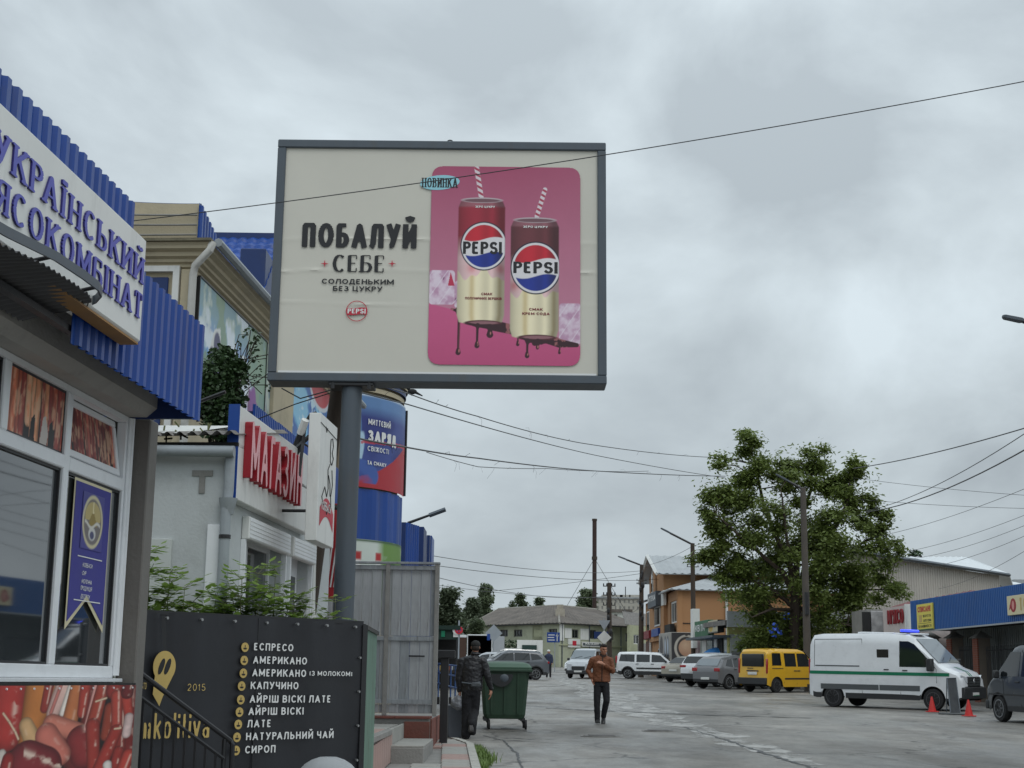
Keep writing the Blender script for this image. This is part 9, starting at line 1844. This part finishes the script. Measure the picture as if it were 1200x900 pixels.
jc = [([(-.14, 0, 1.40), (.05, 0, 1.43), (.235, 0, 1.41)], [.078, .10, .078]), ([(-.16, 0, 1.39), (-.205, .02, 1.10), (-.182, .05, .88)], [.078, .066, .050]), ([(.255, 0, 1.40), (.338, -.02, 1.12), (.393, .035, .925)], [.078, .066, .048]), ([(.085, 0, 1.48), (.09, .01, 1.53)], [.082, .075])]
blob('jacket', jc, [], m_leath, PBn, .012, .036, 3, lambda mb: torso(mb, ((.86, .185, .14), (.88, .195, .15), (1.0, .20, .15), (1.2, .205, .145), (1.34, .205, .14), (1.42, .16, .12)), .045))
blob('trousers', [([(-.035, .0, .86), (-.035, .04, .46), (-.05, -.01, .07)], [.115, .10, .085]), ([(.10, .0, .86), (.09, .06, .48), (.055, -.20, .28)], [.115, .10, .075]), ([(.085, .03, .5), (.08, -.04, .12)], [.085, .06])], [], m_trou, PBn, .012, .018, 3, lambda mb: mb.loft([[(.03+a*math.cos(2*math.pi*k/20), b*math.sin(2*math.pi*k/20), z) for k in range(20)] for z, a, b in ((.78, .17, .12), (.88, .175, .125), (.94, .165, .115))]))
cp = MB(); cp.ell((0, .015, .05), .088, .104, .078, 20, 12, None, Mh); cp.loft([[tuple(Mh @ Vector((x_*w, y_, .035+z_))) for x_, z_ in ((-1, 0), (0, .012), (1, 0), (1, -.006), (0, .005), (-1, -.006))] for y_, w in ((-.06, .075), (-.12, .068), (-.155, .04))]); cp.build('cap', m_dark, PBn, smooth=True)
hb = MB(); hb.ell((0, .028, -.015), .080, .088, .062, 16, 10, None, Mh); ho = hb.build('hair', m_hair, PBn, smooth=True); bm = bmesh.new(); bm.from_mesh(ho.data); Mi = Mh.inverted(); bmesh.ops.delete(bm, geom=[v for v in bm.verts if (Mi @ v.co).y < .01], context='VERTS'); bm.to_mesh(ho.data); bm.free()
q = MB(); q.tube([(-.14, -.13, 1.02), (.02, -.155, 1.0), (.2, -.12, 1.03)], .014, 6); q.build('belt_strap', m_frame, PBn); MB().box(.03, .22, -.205, -.145, .93, 1.03, .03, None).build('belt_pouch', mat('dark_grey_pouch', srgb(74, 78, 82), rough=.6, var=.3, scale=10), PBn, smooth=True)
MB().tube([(.02+.062*0+.085+.075*math.cos(R(18*k)), .0+.07*math.sin(R(18*k)), 1.545) for k in range(21)], .02, 6).build('collar', m_leath, PBn, smooth=True)
shoe(PBn, (-.05, -.0, .075), R(178), 0); shoe(PBn, (.05, -.24, .22), R(184), R(-62), mat('worn_grey_shoe', srgb(84, 82, 82), rough=.7, var=.2))
BG = thing('carrier_bag', 'crumpled grey carrier bag hanging from the hand of the man in the black jacket', 'bag', (g2.x-.20, g2.y+.06, gz(g2.y)+.56)); m_bag = mat('grey_polythene', srgb(122, 124, 130), rough=.3, var=.3, scale=8, bump=.5, bscale=20)
blob('bag', [([(.0, 0, .06), (0, 0, .14)], [.11, .095])], [((-.03, 0, .08), .12, .09, .10), ((.05, .0, .11), .09, .08, .10)], m_bag, BG, .010, .03, 2); q = MB(); q.tube([(-.03, 0, .2), (.0, 0, .25), (.02, 0, .26), (.04, 0, .2)], .010, 5); q.build('handle', m_bag, BG)
# --- far pedestrian beside the crossover
g3 = G(644, 792); g3 = (P(643, 780, 92).x, 92, gz(92)); PC = thing('person', 'distant pedestrian in a dark blue jacket and light cap walking behind the crossover', 'person', g3)
caps, ells = [], []; Mh = head(caps, ells, (0, 0, 1.6), R(70)); caps += [([(0, 0, 1.38), (0, 0, 1.55)], [.06, .055]), ([(0, 0, 1.3), (0, 0, .9)], [.15, .14]), ([(-.08, 0, .88), (-.10, .1, .45), (-.1, .2, .08)], [.08, .06, .045]), ([(.08, 0, .88), (.1, -.1, .45), (.1, -.12, .08)], [.08, .06, .045]), ([(-.17, 0, 1.36), (-.22, .05, 1.1), (-.2, -.05, .88)], [.05, .045, .035]), ([(.17, 0, 1.36), (.22, -.05, 1.1), (.2, -.15, .92)], [.05, .045, .035])]
hand(caps, (-.2, -.05, .87), (0, -.1, -1), (1, 0, 0)); hand(caps, (.2, -.15, .91), (0, -.2, -1), (-1, 0, 0)); blob('body', caps, ells, m_skin, PC, .018)
blob('jacket', [([(-.16, 0, 1.36), (.16, 0, 1.36)], [.08, .08]), ([(-.17, 0, 1.36), (-.225, .05, 1.1), (-.205, -.04, .92)], [.075, .065, .055]), ([(.17, 0, 1.36), (.225, -.05, 1.1), (.205, -.14, .95)], [.075, .065, .055]), ([(0, 0, 1.33), (0, 0, .9)], [.19, .18])], [], mat('navy_jacket', srgb(48, 56, 80), rough=.8, var=.15), PC, .02, .02)
blob('trousers', [([(-.08, 0, .86), (-.10, .1, .45), (-.1, .2, .1)], [.1, .075, .06]), ([(.08, 0, .86), (.1, -.1, .45), (.1, -.12, .1)], [.1, .075, .06])], [], m_trou, PC, .02, .01); cp = MB(); cp.ell((0, .01, .05), .09, .105, .08, 14, 8, None, Mh); cp.build('cap', m_white, PC, smooth=True)
